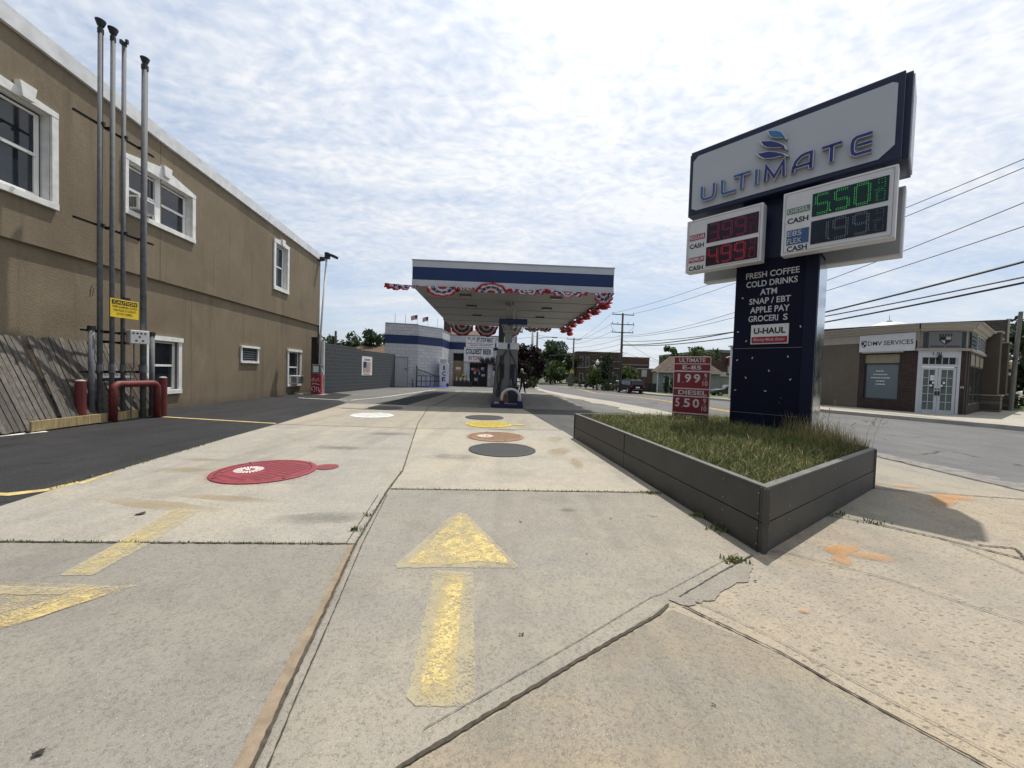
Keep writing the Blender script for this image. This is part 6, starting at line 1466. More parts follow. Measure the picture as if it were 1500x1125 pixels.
u3 = upole(12.2, 78.0, gz(12, 78), 9.6, 'far utility pole with one cross arm beside the yellow school sign', ((.35, 1.5, 2),), .19)
MB().tube([(12.1, 77.9, 5.0), (10.6, 77.9, 5.35), (7.8, 77.9, 5.15)], .05, 6).box((7.2, 77.8, 5.05), (8.2, 78.0, 5.2)).build('lamp_arm', m_pole, u3)
upole(6.6, 100, -.8, 8.2, 'thin pale far pole standing before the dark trees', (), .16)
upole(5.3, 95, -.8, 6.6, 'thin far pole carrying the small yellow sign', (), .12)
P2 = (18.4, 12.6, 0)
upole(*P2, 10.6, 'near utility pole on the corner pavement', ((.3, 1.3, 2), (1.3, 1.3, 4)), .16)
_wk = [0]
WLAB = ['topmost wire from the tall pole to the upper right', 'second wire from the top at the upper right', 'third wire down, ending right of the pylon at mid height', 'fourth wire down, crossing behind the price cabinets', 'thick bundled cable, upper of the three heavy lines at right', 'thick black cable, middle of the three heavy lines at right', 'thick black cable, lowest of the heavy lines at right']
def wire_(a, b, sag, r, label, n=26):
    a, b = Vector(a), Vector(b); pts = [a.lerp(b, k / n) - Vector((0, 0, sag * 4 * (k / n) * (1 - k / n))) for k in range(n + 1)]
    tag(MB().tube(pts, r, 4).build('overhead_wire', m_wire), label, 'overhead wire', 'overhead wires')
top = lambda dx, z: (16.25 + dx, 57.85, z)
for i, (dx, z0, z1, sag, r) in enumerate([(-1.5, 10.75, 9.72, .7, .018), (1.5, 10.75, 9.44, .7, .018), (-.6, 7.4, 8.28, 1.35, .018), (.1, 7.2, 7.36, 1.0, .018), (.0, 6.1, 6.06, .95, .045), (.05, 6.6, 5.45, .75, .03), (.0, 6.0, 5.27, .85, .04)]):
    wire_(top(dx, z0), (18.3, 12.7, z1), sag, r, WLAB[i])
for i, (dx, z0, z1) in enumerate([(-1.6, 10.8, 8.3), (-1.6, 9.2, 7.9), (-1.6, 8.0, 7.5), (0, 7.0, 6.8), (0, 6.2, 6.0), (0, 5.4, 5.2)]):
    wire_(top(dx, z0), (12.0 + (.8 if i == 0 else -.2), 77.9, z1), .35, .02, ['highest', 'second highest', 'third', 'fourth', 'fifth', 'lowest'][i] + ' wire between the tall pole and the far pole')
wire_(top(-.3, 7.3), (3.2, 52, 6.5), .35, .018, 'thin wire from the tall pole leftward across the road to the slim pole')
wire_((12.1, 78, 6.6), (3.2, 52, 6.4), .5, .018, 'thin wire from the far pole across the road to the slim pole')
wire_(top(0, 6.9), (23.5, 54.5, 2.4), .3, .018, 'service wire dropping from the tall pole to the grey house')
wire_(top(0, 5.0), (26.5, 54.5, 2.5), .3, .018, 'lower service wire dropping from the tall pole to the grey house')
wire_((3.2, 52, 6.4), (-8, 50, 5.6), .4, .018, 'thin wire running left behind the canopy from the slim pole')

# ================================================================== TREES
def tree(name, label, x, y, z, h, crown, mats, trunk_h, n_cl=26, leaves=85, ls=.3, group=None, trunk_mat=None, tr=.16, cat='tree', seed=1, flatten=1.0, lift=0.0):
    """crown: (rx, ry, rz) of an uneven cloud of leaf clumps centred above the trunk"""
    rnd = random.Random(seed); t = thing(name, label, cat, (x, y, z), group)
    tm = trunk_mat or M('bark_brown', (.075, .058, .045), .95, var=.4, scale=8, bmp=.6, bscale=30)
    rx, ry, rz = crown; cz = z + trunk_h + rz * .8 + lift
    limbs = MB(); lean = rnd.uniform(-.15, .15)
    limbs.tube([(x, y, z - .1), (x + lean * .4, y, z + trunk_h * .6), (x + lean, y, cz)], [tr, tr * .8, tr * .35], 9)
    leaf = MB()
    for k in range(n_cl):
        while True:
            u, v, w = rnd.uniform(-1, 1), rnd.uniform(-1, 1), rnd.uniform(-1, 1)
            d = u * u + v * v + w * w
            if d <= 1 and d > .12: break
        c = Vector((x + lean + u * rx, y + v * ry, cz + w * rz * (1.0 if w > 0 else .85)))
        if rnd.random() < .5: limbs.tube([(x + lean * .6, y, z + trunk_h * rnd.uniform(.6, 1.0)), ((x + c.x) / 2, (y + c.y) / 2, (cz + c.z) / 2 - .1 * rz), c], [tr * .35, tr * .2, tr * .06], 5)
        cr = (rx + rz) * .5 * rnd.uniform(.20, .42); mi0 = rnd.randrange(len(mats))
        for _ in range(leaves):
            a = Vector((rnd.gauss(0, 1), rnd.gauss(0, 1), rnd.gauss(0, .8)))
            p = c + a.normalized() * cr * (rnd.random() ** .45)
            n_ = Vector((rnd.uniform(-1, 1), rnd.uniform(-1, 1), rnd.uniform(-.3, 1))).normalized(); e1_ = n_.orthogonal().normalized(); e2_ = n_.cross(e1_)
            s_ = ls * rnd.uniform(.5, 1.15); an = rnd.uniform(0, 2 * PI); d1 = e1_ * math.cos(an) + e2_ * math.sin(an); d2 = n_.cross(d1)
            leaf.add([p - d1 * s_, p + d2 * s_ * .45, p + d1 * s_, p - d2 * s_ * .45], [(0, 1, 2, 3)], mi0 if rnd.random() < .75 else rnd.randrange(len(mats)))
    limbs.build('trunk', tm, t); leaf.build('crown', mats, t, recalc=False)
    return t
GA = [leafm('leaf_mid', (.055, .085, .028), .2), leafm('leaf_dark', (.028, .047, .018), .15), leafm('leaf_light', (.085, .12, .035), .25)]
GD = [leafm('leaf_deep', (.028, .048, .02), .16), leafm('leaf_deep_blue', (.036, .06, .028), .16), leafm('leaf_mid', (.055, .085, .028), .2)]
GP = [leafm('leaf_purple', (.028, .013, .016), .12), leafm('leaf_plum', (.045, .02, .022), .15), leafm('leaf_black_plum', (.015, .009, .011), .1)]
GL = [leafm('leaf_light', (.085, .12, .035), .25), leafm('leaf_yellow_green', (.13, .165, .045), .3), leafm('leaf_mid', (.055, .085, .028), .2)]
grp = 'trees along the street'
z8 = -.8
tree('purple_plum_tree', 'dark purple leaved tree behind the person at the canopy', 1.9, 44, -.5, 5, (1.9, 1.8, 2.2), GP, 1.2, 34, 90, .26, grp, seed=3)
tree('round_tree', 'tall round dark green tree on the skyline left of the far pole', 10.2, 92, z8, 9, (5.2, 5, 4.1), GD, 1.9, 60, 150, .45, grp, seed=5, tr=.3)
tree('street_tree', 'mid green tree just right of the slim pole, lower than the round tree', 5.4, 84, z8, 6, (2.6, 2.6, 2.4), GA, 1.2, 30, 90, .36, grp, seed=7)
tree('street_tree', 'mid green spreading tree under the left edge of the round tree', 8.0, 80, z8, 5, (3.4, 3, 2.0), GA, .9, 34, 90, .36, grp, seed=8)
tree('street_tree', 'far dark green tree closing the end of the road on the left', 1.5, 120, z8, 6, (4.2, 3, 3.2), GD, 1.0, 30, 90, .5, grp, seed=9)
tree('street_tree', 'far dark tree at the end of the road beside the slim poles', 5.5, 130, z8, 6, (4.6, 3, 3.4), GD, .8, 30, 90, .5, grp, seed=10)
tree('young_tree', 'bright light green young tree in front of the brick school', 13.3, 60, z8, 4, (1.7, 1.6, 1.75), GL, .7, 30, 80, .22, grp, seed=11)
tree('conifer', 'dark dense evergreen left of the tallest utility pole', 14.6, 60, z8, 6.5, (1.0, 1, 2.6), GD, .9, 28, 90, .22, grp, seed=12)
tree('young_tree', 'light green small tree just right of the tallest utility pole', 18.3, 60, z8, 4, (1.5, 1.4, 1.5), GL, .9, 24, 80, .22, grp, seed=13)
tree('street_tree', 'loose green tree behind the grey house roof, left part', 27.8, 66, z8, 6.5, (2.0, 2, 1.5), GA, 4.9, 16, 60, .30, grp, seed=14)
tree('street_tree', 'loose green tree behind the red price board top', 32.0, 66, z8, 7, (2.9, 2, 1.6), GA, 5.0, 18, 60, .30, grp, seed=15)
for i, (x, y, rx, rz, lab) in enumerate([(-23.5, 46, 2.6, 2.0, 'leftmost tree over the grey block wall beside the floodlight pole'), (-20.4, 48, 2.4, 1.8, 'middle tree over the grey block wall'), (-17.4, 46, 2.3, 2.1, 'rightmost tree over the grey block wall beside the white store')]):
    tree('yard_tree', lab, x, y, 0, 6, (rx, 2, rz), GA if i == 1 else GD, 1.8 + (.3 if i != 1 else 0), 22, 90, .28, 'trees behind the block wall', seed=20 + i)
tree('big_street_tree', 'large dark tree behind the leaning pole at the right edge', 47, 34, 0, 9, (5.2, 4.5, 3.0), GD, 1.6, 50, 130, .40, grp, seed=30, tr=.3)
tree('big_street_tree', 'dark tree behind the corner office at the far right', 52, 30, 0, 9, (5, 4.5, 3.3), GD, 1.3, 44, 130, .40, grp, seed=31, tr=.3)
def shrub(label, x, y, rx, rz, mats, seed, name='shrub', ls=.14): return tree(name, label, x, y, gz(x, y) + .05, rz * 2, (rx, rx * .8, rz), mats, .05, 14, 60, ls, 'shrubs along the street', tr=.04, cat='shrub', seed=seed)
for i, (x, y, rx, rz, m_, lab) in enumerate([(10.3, 62, 1.5, 1.1, GD, 'round dark shrub left of the yellow school sign'), (12.0, 62, .9, .6, GD, 'low dark shrub just right of the yellow school sign pole'), (13.4, 57, 1.5, .45, GD, 'long low hedge clump below the light green young tree'), (15.1, 55, .8, .5, GL, 'yellow green low shrub beside the parked dark car'), (14.9, 58, .9, 1.0, GA, 'shrub at the foot of the bare tree'), (2.2, 40, .7, .75, GA, 'rounded shrub behind the walking person'), (36.5, 26.5, 2.0, .45, GD, 'low dark hedge at the far right beside the office'), (41, 28, 2.4, .5, GD, 'low dark hedge at the right edge of the picture')]): shrub(lab, x, y, rx, rz, m_, 40 + i)
for i, (x, lab) in enumerate([(20.7, 'left of two slim dark evergreens by the grey house'), (21.5, 'right of two slim dark evergreens by the grey house')]):
    tree('slim_evergreen', lab, x, 51.5, z8 + .1, 3, (.38, .38, 1.25 - i * .1), GD, .05, 14, 70, .12, 'evergreens by the grey house', tr=.05, seed=50 + i)
# bare dead tree
bt = thing('bare_tree', 'bare leafless tree with upright branches left of the tallest pole', 'tree', (14.0, 56, z8)); mb = MB(); rnd = random.Random(4)
mb.tube([(14.0, 56, z8), (14.05, 56, 1.0), (14.2, 56, 2.6)], [.2, .15, .12], 8)
def twig(p, d, l, r, k):
    q = p + d * l; mb.tube([p, p.lerp(q, .5) + Vector((rnd.uniform(-.05, .05), 0, 0)), q], [r, r * .8, r * .5], 5)
    if k:
        for _ in range(3): twig(q, (d + Vector((rnd.uniform(-.6, .6), rnd.uniform(-.5, .5), rnd.uniform(0, .3)))).normalized(), l * rnd.uniform(.5, .75), r * .55, k - 1)
for d, l in (((-.35, 0, 1), 1.6), ((.45, 0, 1), 2.0), ((-.8, .1, .6), 1.1), ((.1, .2, 1), 1.4)): twig(Vector((14.1, 56, 1.4)), Vector(d).normalized(), l, .085, 2)
mb.build('branches', M('bark_dark', (.035, .03, .027), .95, var=.3, scale=9), bt)

# ================================================================== FAR BUILDINGS
sb = masonry('school_brick', ((.075, .04, .032), (.10, .055, .043)), (.10, .08, .07), .5, .16, (1, 0, 0), .02)
def block(name, label, x0, x1, y0, y1, z0, z1, mat, wins=(), rim=None, cat='building', rm=None):
    b = thing(name, label, cat, ((x0 + x1) / 2, y0, z0))
    MB().box((x0, y0, z0), (x1, y1, z1)).build('wall', mat, b)
    MB().box((x0 - .08, y0 - .08, z1), (x1 + .08, y1, z1 + (rim or .25))).build('coping', rm or M('coping_dark', (.09, .07, .06), .7), b)
    for wx, wz, w, h in wins:
        f = MB().box((wx, y0 - .06, wz), (wx + w, y0 - .01, wz + h)).build('window', M('window_frame_grey', (.3, .3, .3), .5), b)
        MB().box((wx + .12, y0 - .09, wz + .12), (wx + w - .12, y0 - .061, wz + h - .12)).build('pane', m_glass, f)
    return b
s1 = block('brick_school', 'dark brick two storey school block behind the trees and lamps', 15.0, 25.0, 90, 108, -1, 6.6, sb, [(15.6, 3.4, .8, 2.2), (17.0, 3.4, .8, 2.2), (15.6, -.2, .9, 2), (18.5, .2, 3.4, 1.4), (22.3, .2, 2.2, 1.4)])
MB().box((14.9, 89.86, 3.0), (25, 89.98, 3.18)).box((18.5, 89.86, 4.6), (25, 89.98, 4.75)).build('stone_band', M('stone_band', (.30, .28, .26), .7), s1)
s2 = block('brick_school', 'lower dark brick school wing right of the tallest utility pole', 23.6, 34.3, 97, 112, -1, 6.0, sb, [(26.0, 1.0, 2.0, 1.6), (29.5, 1.0, 2.0, 1.6)])
MB().box((23.5, 96.86, 4.2), (34.35, 96.98, 4.4)).build('stone_band', M('stone_band', (.30, .28, .26), .7), s2)
block('brick_shed', 'low dark brick building with a pale roof edge left of the grey house', 27.0, 36, 82, 94, -1, 3.0, sb, [], .2, rm=M('roof_edge_pale', (.42, .42, .42), .6))
sm = block('brick_store', 'brown brick store with a red script letter sign beyond the grey house', 41.6, 64, 82, 110, -1, 7.0, sb, [], .6, rm=M('store_coping_grey', (.20, .19, .19), .7))
MB().box((45.6, 81.7, 2.6), (52, 81.99, 4.9)).build('sign_wall', M('store_sign_wall', (.42, .42, .42), .6), sm)
for x, w in ((42.2, 1.6), (44.2, 1.2)): MB().box((x, 81.9, .8), (x + w, 81.98, 2.9)).build('bay_panel', M('bay_white', (.5, .5, .5), .6), sm)
ss_ = thing('script_sign', 'red sign with a white script letter on the brown brick store', 'sign', (42, 81.6, 4.6))
MB().box((45.4, 81.5, 4.3), (49.1, 81.69, 6.1)).build('board', M('sign_red_dark', (.20, .015, .025), .5), ss_)
MB().tube([(44.9 + a, 81.45, b) for a, b in ((0, 5.9), (.8, 6.2), (1.0, 5.2), (1.3, 4.7), (2.0, 5.7), (2.1, 4.8), (2.9, 5.6), (3.2, 6.1))], .16, 8).build('script_letter', M('script_white', (.55, .5, .5), .5), ss_)
# grey house
hs = thing('grey_house', 'grey sided house with a brown shingle roof across the road', 'house', (25, 54, z8))
sid = siding('house_siding', (.27, .285, .29), .22)
MB().add([(x, y, z) for z in (z8, 2.25) for x, y in ((20.3, 54), (29.0, 54), (29.0, 58.3), (21.2, 58.3))], [(0, 1, 2, 3), (4, 5, 6, 7), (0, 1, 5, 4), (1, 2, 6, 5), (2, 3, 7, 6), (3, 0, 4, 7)]).build('wall', sid, hs)
MB().add([(19.9, 53.6, 2.2), (29.4, 53.6, 2.2), (27.2, 56.5, 4.5), (22.9, 56.5, 4.5), (20.9, 58.4, 2.2), (29.4, 58.4, 2.2)], [(0, 1, 2, 3), (0, 3, 4), (1, 5, 2), (4, 3, 2, 5)]).build('roof', shingle('house_shingle', (.115, .088, .07)), hs)
MB().box((19.9, 53.5, 2.08), (29.4, 53.62, 2.22)).build('gutter', M('gutter_white', (.5, .5, .5), .5), hs)
for x in (21.2, 23.0, 25.0): sash_window(Fr((0, 54, 0), (1, 0, 0), (0, -1, 0)), x, x + .85, .15, 1.75, .03, hs, 1)
MB().box((28.99, 55.2, z8), (38, 62, 1.8)).build('side_wing', siding('wing_siding', (.30, .28, .25), .25), hs)
MB().box((28.9, 55.0, 1.8), (38.2, 62.2, 1.95)).build('wing_roof', M('wing_roof_white', (.52, .52, .52), .6), hs)
sash_window(Fr((0, 55.2, 0), (1, 0, 0), (0, -1, 0)), 31.4, 32.4, -.2, 1.3, .03, hs, 1)
for x in (20.32,): MB().tube([(x, 53.9, z8), (x, 53.9, 2.1)], .06, 6).build('downpipe', WHITE(), hs)
MB().tube([(32.4, 64, 1), (32.4, 64, 6.2)], .13, 8)
tag(MB().tube([(33.4, 68, -1), (33.5, 68, 6.6)], .13, 8).build('plain_pole', m_pole), 'bare dark pole rising behind the grey house wing beside the pylon', 'pole')
tag(MB().box((17.55, 31.0, -.4), (17.80, 31.25, 4.0)).box((17.40, 30.9, 4.0), (17.85, 31.3, 4.12)).build('white_post', M('white_post', (.5, .5, .5), .6)), 'white square post at the left edge of the pylon pillar', 'post')
tag(MB().box((22.3, 52.6, z8), (23.2, 53.4, z8 + .85)).box((22.25, 52.55, z8 + .85), (23.25, 53.45, z8 + .93)).build('bin_box', BLACK()), 'black box bin in front of the grey house wall', 'bin')
fb = thing('chain_fence', 'dark screened chain fence between the parked dark car and the grey house', 'fence', (17.8, 54, z8))
MB().box((16.9, 53.9, z8), (20.1, 53.95, z8 + 1.3)).build('screen', M('fence_screen_dark', (.03, .033, .032), .9, var=.5, scale=5), fb)
for k in range(5): MB().tube([(16.9 + k * .8, 53.86, z8), (16.9 + k * .8, 53.86, z8 + 1.4)], .03, 6).build('post', DARKSTEEL(), fb)
# brown roofs behind the store and block wall
bh = thing('brown_roof_house', 'house with a long brown shingle roof seen over the grey block wall', 'house', (-15, 42, 0))
MB().box((-18.5, 42, 0), (-12.5, 50, 3.0)).build('wall', sid, bh)
MB().add([(-18.9, 41.6, 2.9), (-12.1, 41.6, 2.9), (-13.2, 46, 4.25), (-17.6, 46, 4.25), (-18.9, 50.4, 2.9), (-12.1, 50.4, 2.9)], [(0, 1, 2, 3), (0, 3, 4), (1, 5, 2), (4, 3, 2, 5)]).build('roof', shingle('house_shingle_brown', (.13, .085, .062)), bh)
gb = thing('gabled_building', 'brown brick gabled building with a chimney rising behind the store', 'building', (-8, 48, 0))
MB().box((-16.0, 47.5, 0), (-4.6, 60, 5.6)).build('wall', masonry('tan_brown_brick', ((.17, .115, .085), (.21, .145, .105)), (.16, .13, .11), .3, .1, (1, 0, 0), .015), gb)
MB().add([(-16.3, 47.2, 5.5), (-4.3, 47.2, 5.5), (-4.6, 53, 7.0), (-16, 53, 7.0)], [(0, 1, 2, 3)]).build('roof', shingle('gable_shingle', (.13, .09, .065)), gb)
ch = MB().box((-8.6, 47.6, 5.5), (-7.8, 48.4, 7.6)).box((-8.7, 47.5, 7.6), (-7.7, 48.5, 7.75)).build('chimney', sb, gb)
MB().lathe((-8.2, 48, 7.75), [(.25, 0), (.2, .3), (.12, .32), (.1, .5)], 10).build('chimney_pot', M('pot_dark', (.06, .05, .05), .8), ch)
tag(MB().tube([(-19.3, 42, 0), (-19.3, 42, 5.3)], .12, 8).build('plain_pole', m_pole), 'short plain pole among the trees above the grey block wall', 'pole')

# ================================================================== STREET THINGS
def road_sign(x, y, label, h, kind):
    s_ = thing('road_sign', label, 'road sign', (x, y, gz(x, y)), None); z = gz(x, y)
    MB().tube([(x, y, z), (x, y, z + h)], .035, 6).build('post', m_pipe, s_)
    if kind == 'school':
        MB().prism([(-.36, 0), (-.36, .42), (0, .75), (.36, .42), (.36, 0)], -.06, -.04, Fr((x, y, z + h - .75))).build('plate', M('sign_lime', (.48, .56, .03), .5), s_)
        MB().box((x - .14, y - .075, z + h - .66), (x - .03, y - .062, z + h - .30)).box((x + .05, y - .075, z + h - .66), (x + .13, y - .062, z + h - .40)).build('figures', BLACK(), s_)
    else:
        MB().box((x - .35, y - .06, z + h - .9), (x + .35, y - .04, z + h)).build('plate', M('sign_back_grey', (.35, .36, .37), .5), s_)
    return s_
road_sign(11.6, 75.5, 'lime yellow pentagon school crossing sign at the far utility pole', 3.2, 'school')
road_sign(5.0, 90, 'small lime yellow school sign on the far left of the road', 2.7, 'school')
road_sign(8.2, 92, 'small pale road sign in front of the far trees', 3.4, 'plain')
road_sign(17.6, 51.6, 'square grey sign on a dark post right of the parked dark car', 3.1, 'plain')
def lamp(x, y, h, label):
    z = gz(x, y); l = thing('globe_street_lamp', label, 'street lamp', (x, y, z), 'globe street lamps')
    MB().lathe((x, y, z), [(.14, 0), (.12, .4), (.06, .5), (.05, h - .2), (.10, h - .15), (.10, h)], 10).build('post', BLACK(), l)
    MB().lathe((x, y, z + h), [(.10, 0), (.24, .14), (.28, .32), (.22, .52), (.08, .64), (.03, .8)], 14).build('globe', M('globe_white', (.66, .66, .64), .3), l, smooth=True)
lamp(12.4, 56.5, 3.7, 'black street lamp with a white globe, taller and nearer of the two'); lamp(13.0, 61.5, 3.05, 'black street lamp with a white globe, shorter and farther of the two')
hy = thing('fire_hydrant', 'small pale fire hydrant on the far pavement', 'hydrant', (13.9, 63.5, z8))
MB().lathe((13.0, 58, gz(13, 58) + .1), [(.16, 0), (.12, .05), (.12, .5), (.16, .52), (.14, .62), (.06, .74), (.03, .8)], 12).build('barrel', M('hydrant_tan', (.42, .38, .30), .5), hy)
MB().tube([(12.8, 58, gz(13, 58) + .5), (13.2, 58, gz(13, 58) + .5)], .06, 8).build('nozzle', M('hydrant_tan', (.42, .38, .30), .5), hy)
hy.location = hy.location
rp = thing('street_railing', 'low pale street railing at the far end of the road', 'railing', (9, 96, z8))
for x0 in (6.3, 7.9, 9.2):
    mb = MB()
    for z in (.0, .35, .7): mb.box((x0, 96, z8 + .3 + z), (x0 + 1.2, 96.05, z8 + .38 + z))
    for k in range(5): mb.box((x0 + k * .29, 96, z8), (x0 + .05 + k * .29, 96.05, z8 + 1.05))
    mb.build('panel', M('rail_pale', (.36, .36, .36), .5), rp)

# ------------------------------------------------------------------ cars
def car(name, label, x, y, z, head, L, Wd_, H, body, kind, cat='car'):
    """body lofted from a side outline; origin at the middle of the car, nose towards +x before turning"""
    c = thing(name, label, cat, (x, y, z)); F_ = yaw((x, y, z), head)
    hw = Wd_ / 2
    if kind == 'suv':
        low = [(-L / 2, .38), (-L / 2 + .02, .95), (-L / 2 + .10, 1.08), (L / 2 - 1.25, 1.06), (L / 2 - .15, .92), (L / 2, .70), (L / 2, .36)]
        cab = [(-L / 2 + .06, 1.06), (-L / 2 + .30, H - .10), (-L / 2 + .55, H), (.55, H), (.95, H - .10), (L / 2 - 1.35, 1.05)]
    else:
        low = [(-L / 2, .36), (-L / 2, .78), (-L / 2 + .25, .92), (L / 2 - 1.2, .90), (L / 2 - .2, .74), (L / 2, .55), (L / 2, .30)]
        cab = [(-L / 2 + .35, .90), (-L / 2 + 1.15, H - .05), (-L / 2 + 1.7, H), (.25, H), (L / 2 - 1.25, .90)]
    mb = MB(); n = len(low)
    def loft(pts, ws, mb):
        n = len(pts); vs = []
        for w, inset in ws: vs += [F_.p(px * (1 - inset), w, pz) for px, pz in pts]
        k = len(ws)
        mb.add(vs, [(i * n + j, i * n + (j + 1) % n, (i + 1) * n + (j + 1) % n, (i + 1) * n + j) for i in range(k - 1) for j in range(n)] + [tuple(range(n)), tuple(range((k - 1) * n, k * n))])
    loft(low, [(-hw, .02), (-hw + .08, 0), (hw - .08, 0), (hw, .02)], mb)
    mb.build('body', body, c, smooth=False, bevel=.05)
    mb = MB()
    n = len(cab); vs = []
    for w in (-1, 1):
        vs += [F_.p(px, w * lerp(hw - .03, hw - .24, (pz - 1.0) / max(.1, H - 1.0) if pz > 1 else 0), pz) for px, pz in cab]
    mb.add(vs, [tuple(range(n)), tuple(range(n, 2 * n))] + [(j, (j + 1) % n, n + (j + 1) % n, n + j) for j in range(n)])
    mb.build('cabin', body, c, bevel=.05)
    g = M('car_glass', (.012, .015, .018), .05); zc = 1.10 if kind == 'suv' else .95
    gl = MB()
    def side(t, z, w): return F_.p(t, w * (lerp(hw - .03, hw - .24, max(0, (z - 1.0)) / max(.1, H - 1.0)) + .012), z)
    for w in (-1, 1):
        x0, x1, x2, x3 = (-L / 2 + .30, -L / 2 + .48, .58, L / 2 - 1.62) if kind == 'suv' else (-L / 2 + .75, -L / 2 + 1.3, .15, L / 2 - 1.6)
        zt = H - .14
        for f0, f1 in ((0, .30), (.33, .63), (.66, 1.0)):
            a0, a1 = lerp(x0, x3, f0), lerp(x0, x3, f1); b0_, b1_ = lerp(x1, x2, f0), lerp(x1, x2, f1)
            gl.quad(side(a0, zc, w), side(a1, zc, w), side(b1_, zt, w), side(b0_, zt, w))
    r0 = cab[0]; r1 = cab[1]
    def endq(p, q, sgn):
        z0_, z1_ = lerp(p[1], q[1], .12), lerp(p[1], q[1], .92); xx0, xx1 = lerp(p[0], q[0], .12) + sgn * .015, lerp(p[0], q[0], .92) + sgn * .015
        gl.quad(F_.p(xx0, -hw + .14, z0_), F_.p(xx0, hw - .14, z0_), F_.p(xx1, hw - .26, z1_), F_.p(xx1, -hw + .26, z1_))
    endq(cab[0], cab[1], -1); endq(cab[-1], cab[-2], 1)
    gl.build('window', g, c, recalc=False)
    for sx in (-1, 1):
        for sy in (-1, 1):
            wx = sx * (L / 2 - .88); rr = .36 if kind == 'suv' else .32
            def wheel(r, y0, y1): return [[F_.p(wx + r * math.cos(k * PI / 9), yy, rr + r * math.sin(k * PI / 9)) for k in range(18)] for yy in (y0, y1)]
            a, b = wheel(rr, sy * (hw - .22), sy * (hw + .015)); mb = MB(); mb.add(a + b, [tuple(range(18)), tuple(range(18, 36))] + [(k, (k + 1) % 18, 18 + (k + 1) % 18, 18 + k) for k in range(18)])
            w_ = mb.build('wheel', m_rub, c)
            a, b = wheel(rr * .62, sy * (hw + .012), sy * (hw + .022)); mb = MB(); mb.add(a + b, [tuple(range(18)), tuple(range(18, 36))] + [(k, (k + 1) % 18, 18 + (k + 1) % 18, 18 + k) for k in range(18)])
            mb.build('rim', M('wheel_rim', (.30, .30, .31), .35, .7), w_)
    for w in (-1, 1):
        MB().box((-L / 2 - .012, w * (hw - .15) - .11, .80), (-L / 2 + .1, w * (hw - .15) + .11, 1.08 if kind == 'suv' else .9), F_).build('tail_light', M('tail_light_red', (.35, .015, .02), .25), c)
        MB().box((L / 2 - .12, w * (hw - .25) - .16, .58), (L / 2 + .008, w * (hw - .25) + .16, .72), F_).build('headlight', M('headlight_clear', (.5, .52, .54), .1), c)
    MB().box((-L / 2 - .03, -.26, .72), (-L / 2 - .005, .26, .88), F_).build('number_plate', WHITE(), c)
    MB().box((-L / 2 - .05, -hw + .08, .40), (-L / 2 + .06, hw - .08, .58), F_).build('bumper', body, c, bevel=.03); MB().box((L / 2 - .06, -hw + .08, .36), (L / 2 + .05, hw - .08, .52), F_).build('bumper', body, c, bevel=.03)
    MB().box((-L / 2 - .055, -hw + .3, .54), (-L / 2 - .045, hw - .3, .57), F_).build('chrome_strip', CHROME(), c)
    for w in (-1, 1): MB().box((L / 2 - 1.75, w * (hw + .02) - .08, zc - .02), (L / 2 - 1.6, w * (hw + .02) + .08, zc + .13), F_).build('mirror', body, c)
    return c
dkb = M('car_dark_blue', (.006, .007, .014), .45, .0, .05, 2, spec=.12); wht = M('car_white', (.62, .62, .62), .3, 0, .03, coat=.5); gre = M('car_grey_green', (.045, .058, .060), .35, .1, .04, spec=.4)
sv = car('parked_car', 'dark blue parked sport utility car seen from behind at the far kerb', 15.55, 51.0, gz(15.5, 51), 98, 4.7, 1.9, 1.78, dkb, 'suv')
car('parked_car', 'white car half hidden behind the bare tree trunk', 17.0, 62.5, z8 + .05, 170, 4.4, 1.75, 1.4, wht, 'sedan')
car('parked_car', 'grey green car parked sideways before the house wing, beside the pylon', 27.2, 48.5, z8 + .1, 178, 4.5, 1.8, 1.42, gre, 'sedan')

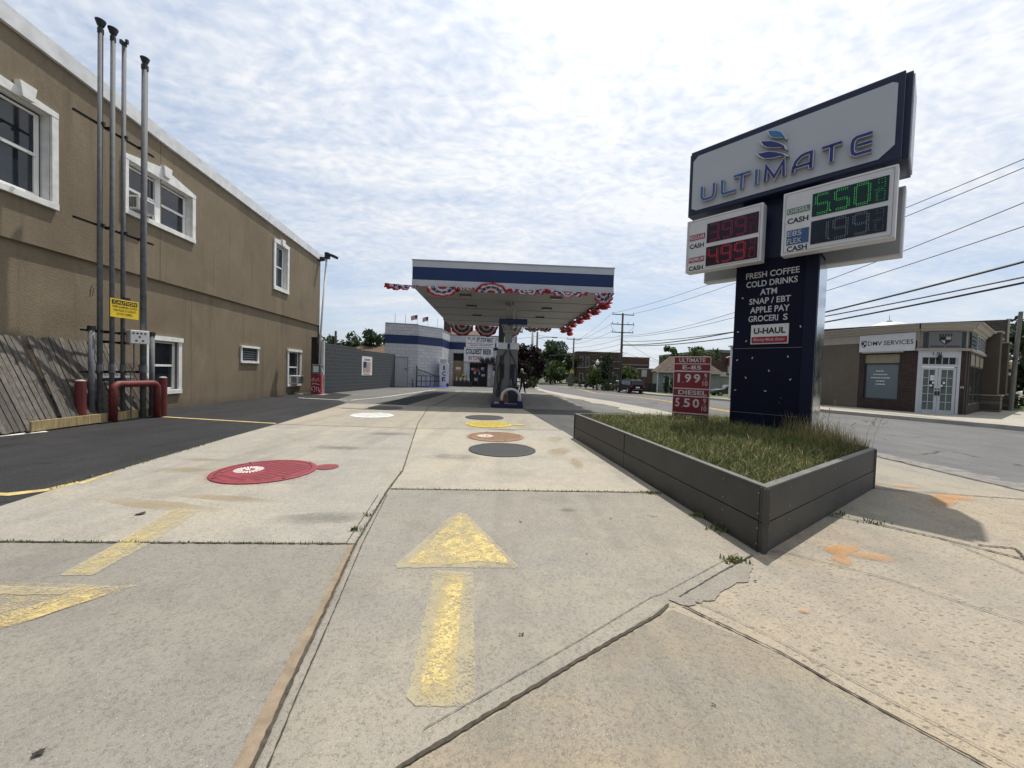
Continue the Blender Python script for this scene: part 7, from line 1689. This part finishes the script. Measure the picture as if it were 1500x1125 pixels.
# ================================================================== PERSON
def person():
    x, y, z, h = .72, 26.6, gz(.7, 26.6), 1.66
    p = thing('person', 'person in dark jacket and trousers walking past the pump carrying a dark bag', 'person', (x, y, z))
    V_, E_, R_ = [], [], []
    def v(px, py, pz, r, par=None):
        V_.append((px, py, pz)); R_.append(r * (1.18 if r > .04 else 1.0))
        if par is not None: E_.append((par, len(V_) - 1))
        return len(V_) - 1
    pel = v(0, 0, .90, .135); ab_ = v(.0, .0, 1.05, .135, pel); chs = v(-.02, .02, 1.28, .155, ab_); nk = v(-.04, .03, 1.45, .058, chs); hd0 = v(-.05, .03, 1.53, .085, nk); hd = v(-.055, .03, 1.63, .082, hd0)
    for s_, kn, an, to in ((-1, (-.08, -.07, .50), (-.20, -.10, .10), (-.16, -.22, .05)), (1, (.12, .10, .50), (.20, -.02, .10), (.24, -.14, .05))):
        hp = v(s_ * .09, 0, .84, .098, pel); k = v(*kn, .065, hp); a = v(*an, .042, k); v(*to, .034, a)
    sk_ = []
    for s_, el, wr in ((-1, (-.27, -.02, 1.10), (-.24, -.14, .88)), (1, (.27, .04, 1.10), (.29, .0, .84))):
        sh = v(s_ * .185, .02, 1.37, .066, chs); e = v(*el, .046, sh); w = v(*wr, .032, e); sk_.append(wr)
        pm = v(wr[0], wr[1] - .01, wr[2] - .06, .034, w)
        for k in range(4): f0 = v(wr[0] - .024 + k * .016, wr[1] - .02, wr[2] - .10, .009, pm); v(wr[0] - .024 + k * .016, wr[1] - .012, wr[2] - .145 + abs(k - 1.5) * .008, .008, f0)
        th = v(wr[0] + .03, wr[1] - .03, wr[2] - .075, .010, pm); v(wr[0] + .036, wr[1] - .035, wr[2] - .105, .008, th)
    me = bpy.data.meshes.new('body'); k = h / 1.70
    me.from_pydata([(a * k, b * k, c * k) for a, b, c in V_], E_, [])
    o = bpy.data.objects.new('body', me); C.objects.link(o); o.parent = p
    o.modifiers.new('skin', 'SKIN')
    for i, r in enumerate(R_): me.skin_vertices[0].data[i].radius = (r * k, r * k)
    me.skin_vertices[0].data[0].use_root = True
    sb_ = o.modifiers.new('sub', 'SUBSURF'); sb_.levels = 1; sb_.render_levels = 2
    m, t, b, vv = base_mat('person_clothes')
    sp = t.nodes.new('ShaderNodeSeparateXYZ'); t.links.new(vv, sp.inputs[0])
    # skin shows at the head and at the hands
    skin = (.34, .20, .14)
    hz = math_n(t, 'GREATER_THAN', sp.outputs[2], 1.44 * k); ax_ = math_n(t, 'GREATER_THAN', math_n(t, 'ABSOLUTE', sp.outputs[0]), .20)
    hd_ = math_n(t, 'MULTIPLY', math_n(t, 'MULTIPLY', ax_, math_n(t, 'LESS_THAN', sp.outputs[2], .86 * k)), math_n(t, 'GREATER_THAN', sp.outputs[2], .62 * k))
    tro = math_n(t, 'LESS_THAN', sp.outputs[2], .92 * k)
    c = mixc(t, tro, (.022, .022, .026), (.016, .018, .026)); c = mixc(t, math_n(t, 'MAXIMUM', hz, hd_), c, skin); c = mixc(t, math_n(t, 'LESS_THAN', sp.outputs[2], .09), c, (.01, .01, .01))
    t.links.new(c, b.inputs['Base Color']); b.inputs['Roughness'].default_value = .85; me.materials.append(m)
    hr = MB().lathe((x - .057, y + .035, z + 1.60 * k), [(.085, -.03), (.095, .03), (.085, .09), (.05, .125), (.01, .135)], 14).box((x - .11, y - .12, z + 1.615), (x, y - .04, z + 1.635)).build('cap', M('cap_pale', (.42, .42, .42), .7), p, smooth=True)
    for s_ in (-1, 1): MB().lathe((x - .05 + s_ * .035, y - .055, z + 1.53), [(.004, -.008), (.011, 0), (.004, .008)], 6).build('eye', BLACK(), p)
    MB().lathe((x - .05, y - .062, z + 1.48), [(.005, -.02), (.018, -.01), (.010, .03)], 6).build('nose', M('skin_tone', skin, .6), p)
    bg = thing('carrier_bag', 'dark bag held in the hand of the walking person', 'bag', (x + .30, y, z + .4))
    MB().prism([(-.12, 0), (-.15, .30), (-.05, .37), (.05, .37), (.15, .30), (.13, 0)], -.09, .09, Fr((x + .30, y - .02, z + .34))).build('bag_body', M('bag_dark', (.018, .018, .02), .6), bg, bevel=.02)
    MB().tube([(x + .25, y - .02, z + .70), (x + .28, y - .02, z + .76), (x + .32, y - .02, z + .76), (x + .35, y - .02, z + .70)], .012, 6).build('bag_handle', m_rub, bg)
person()
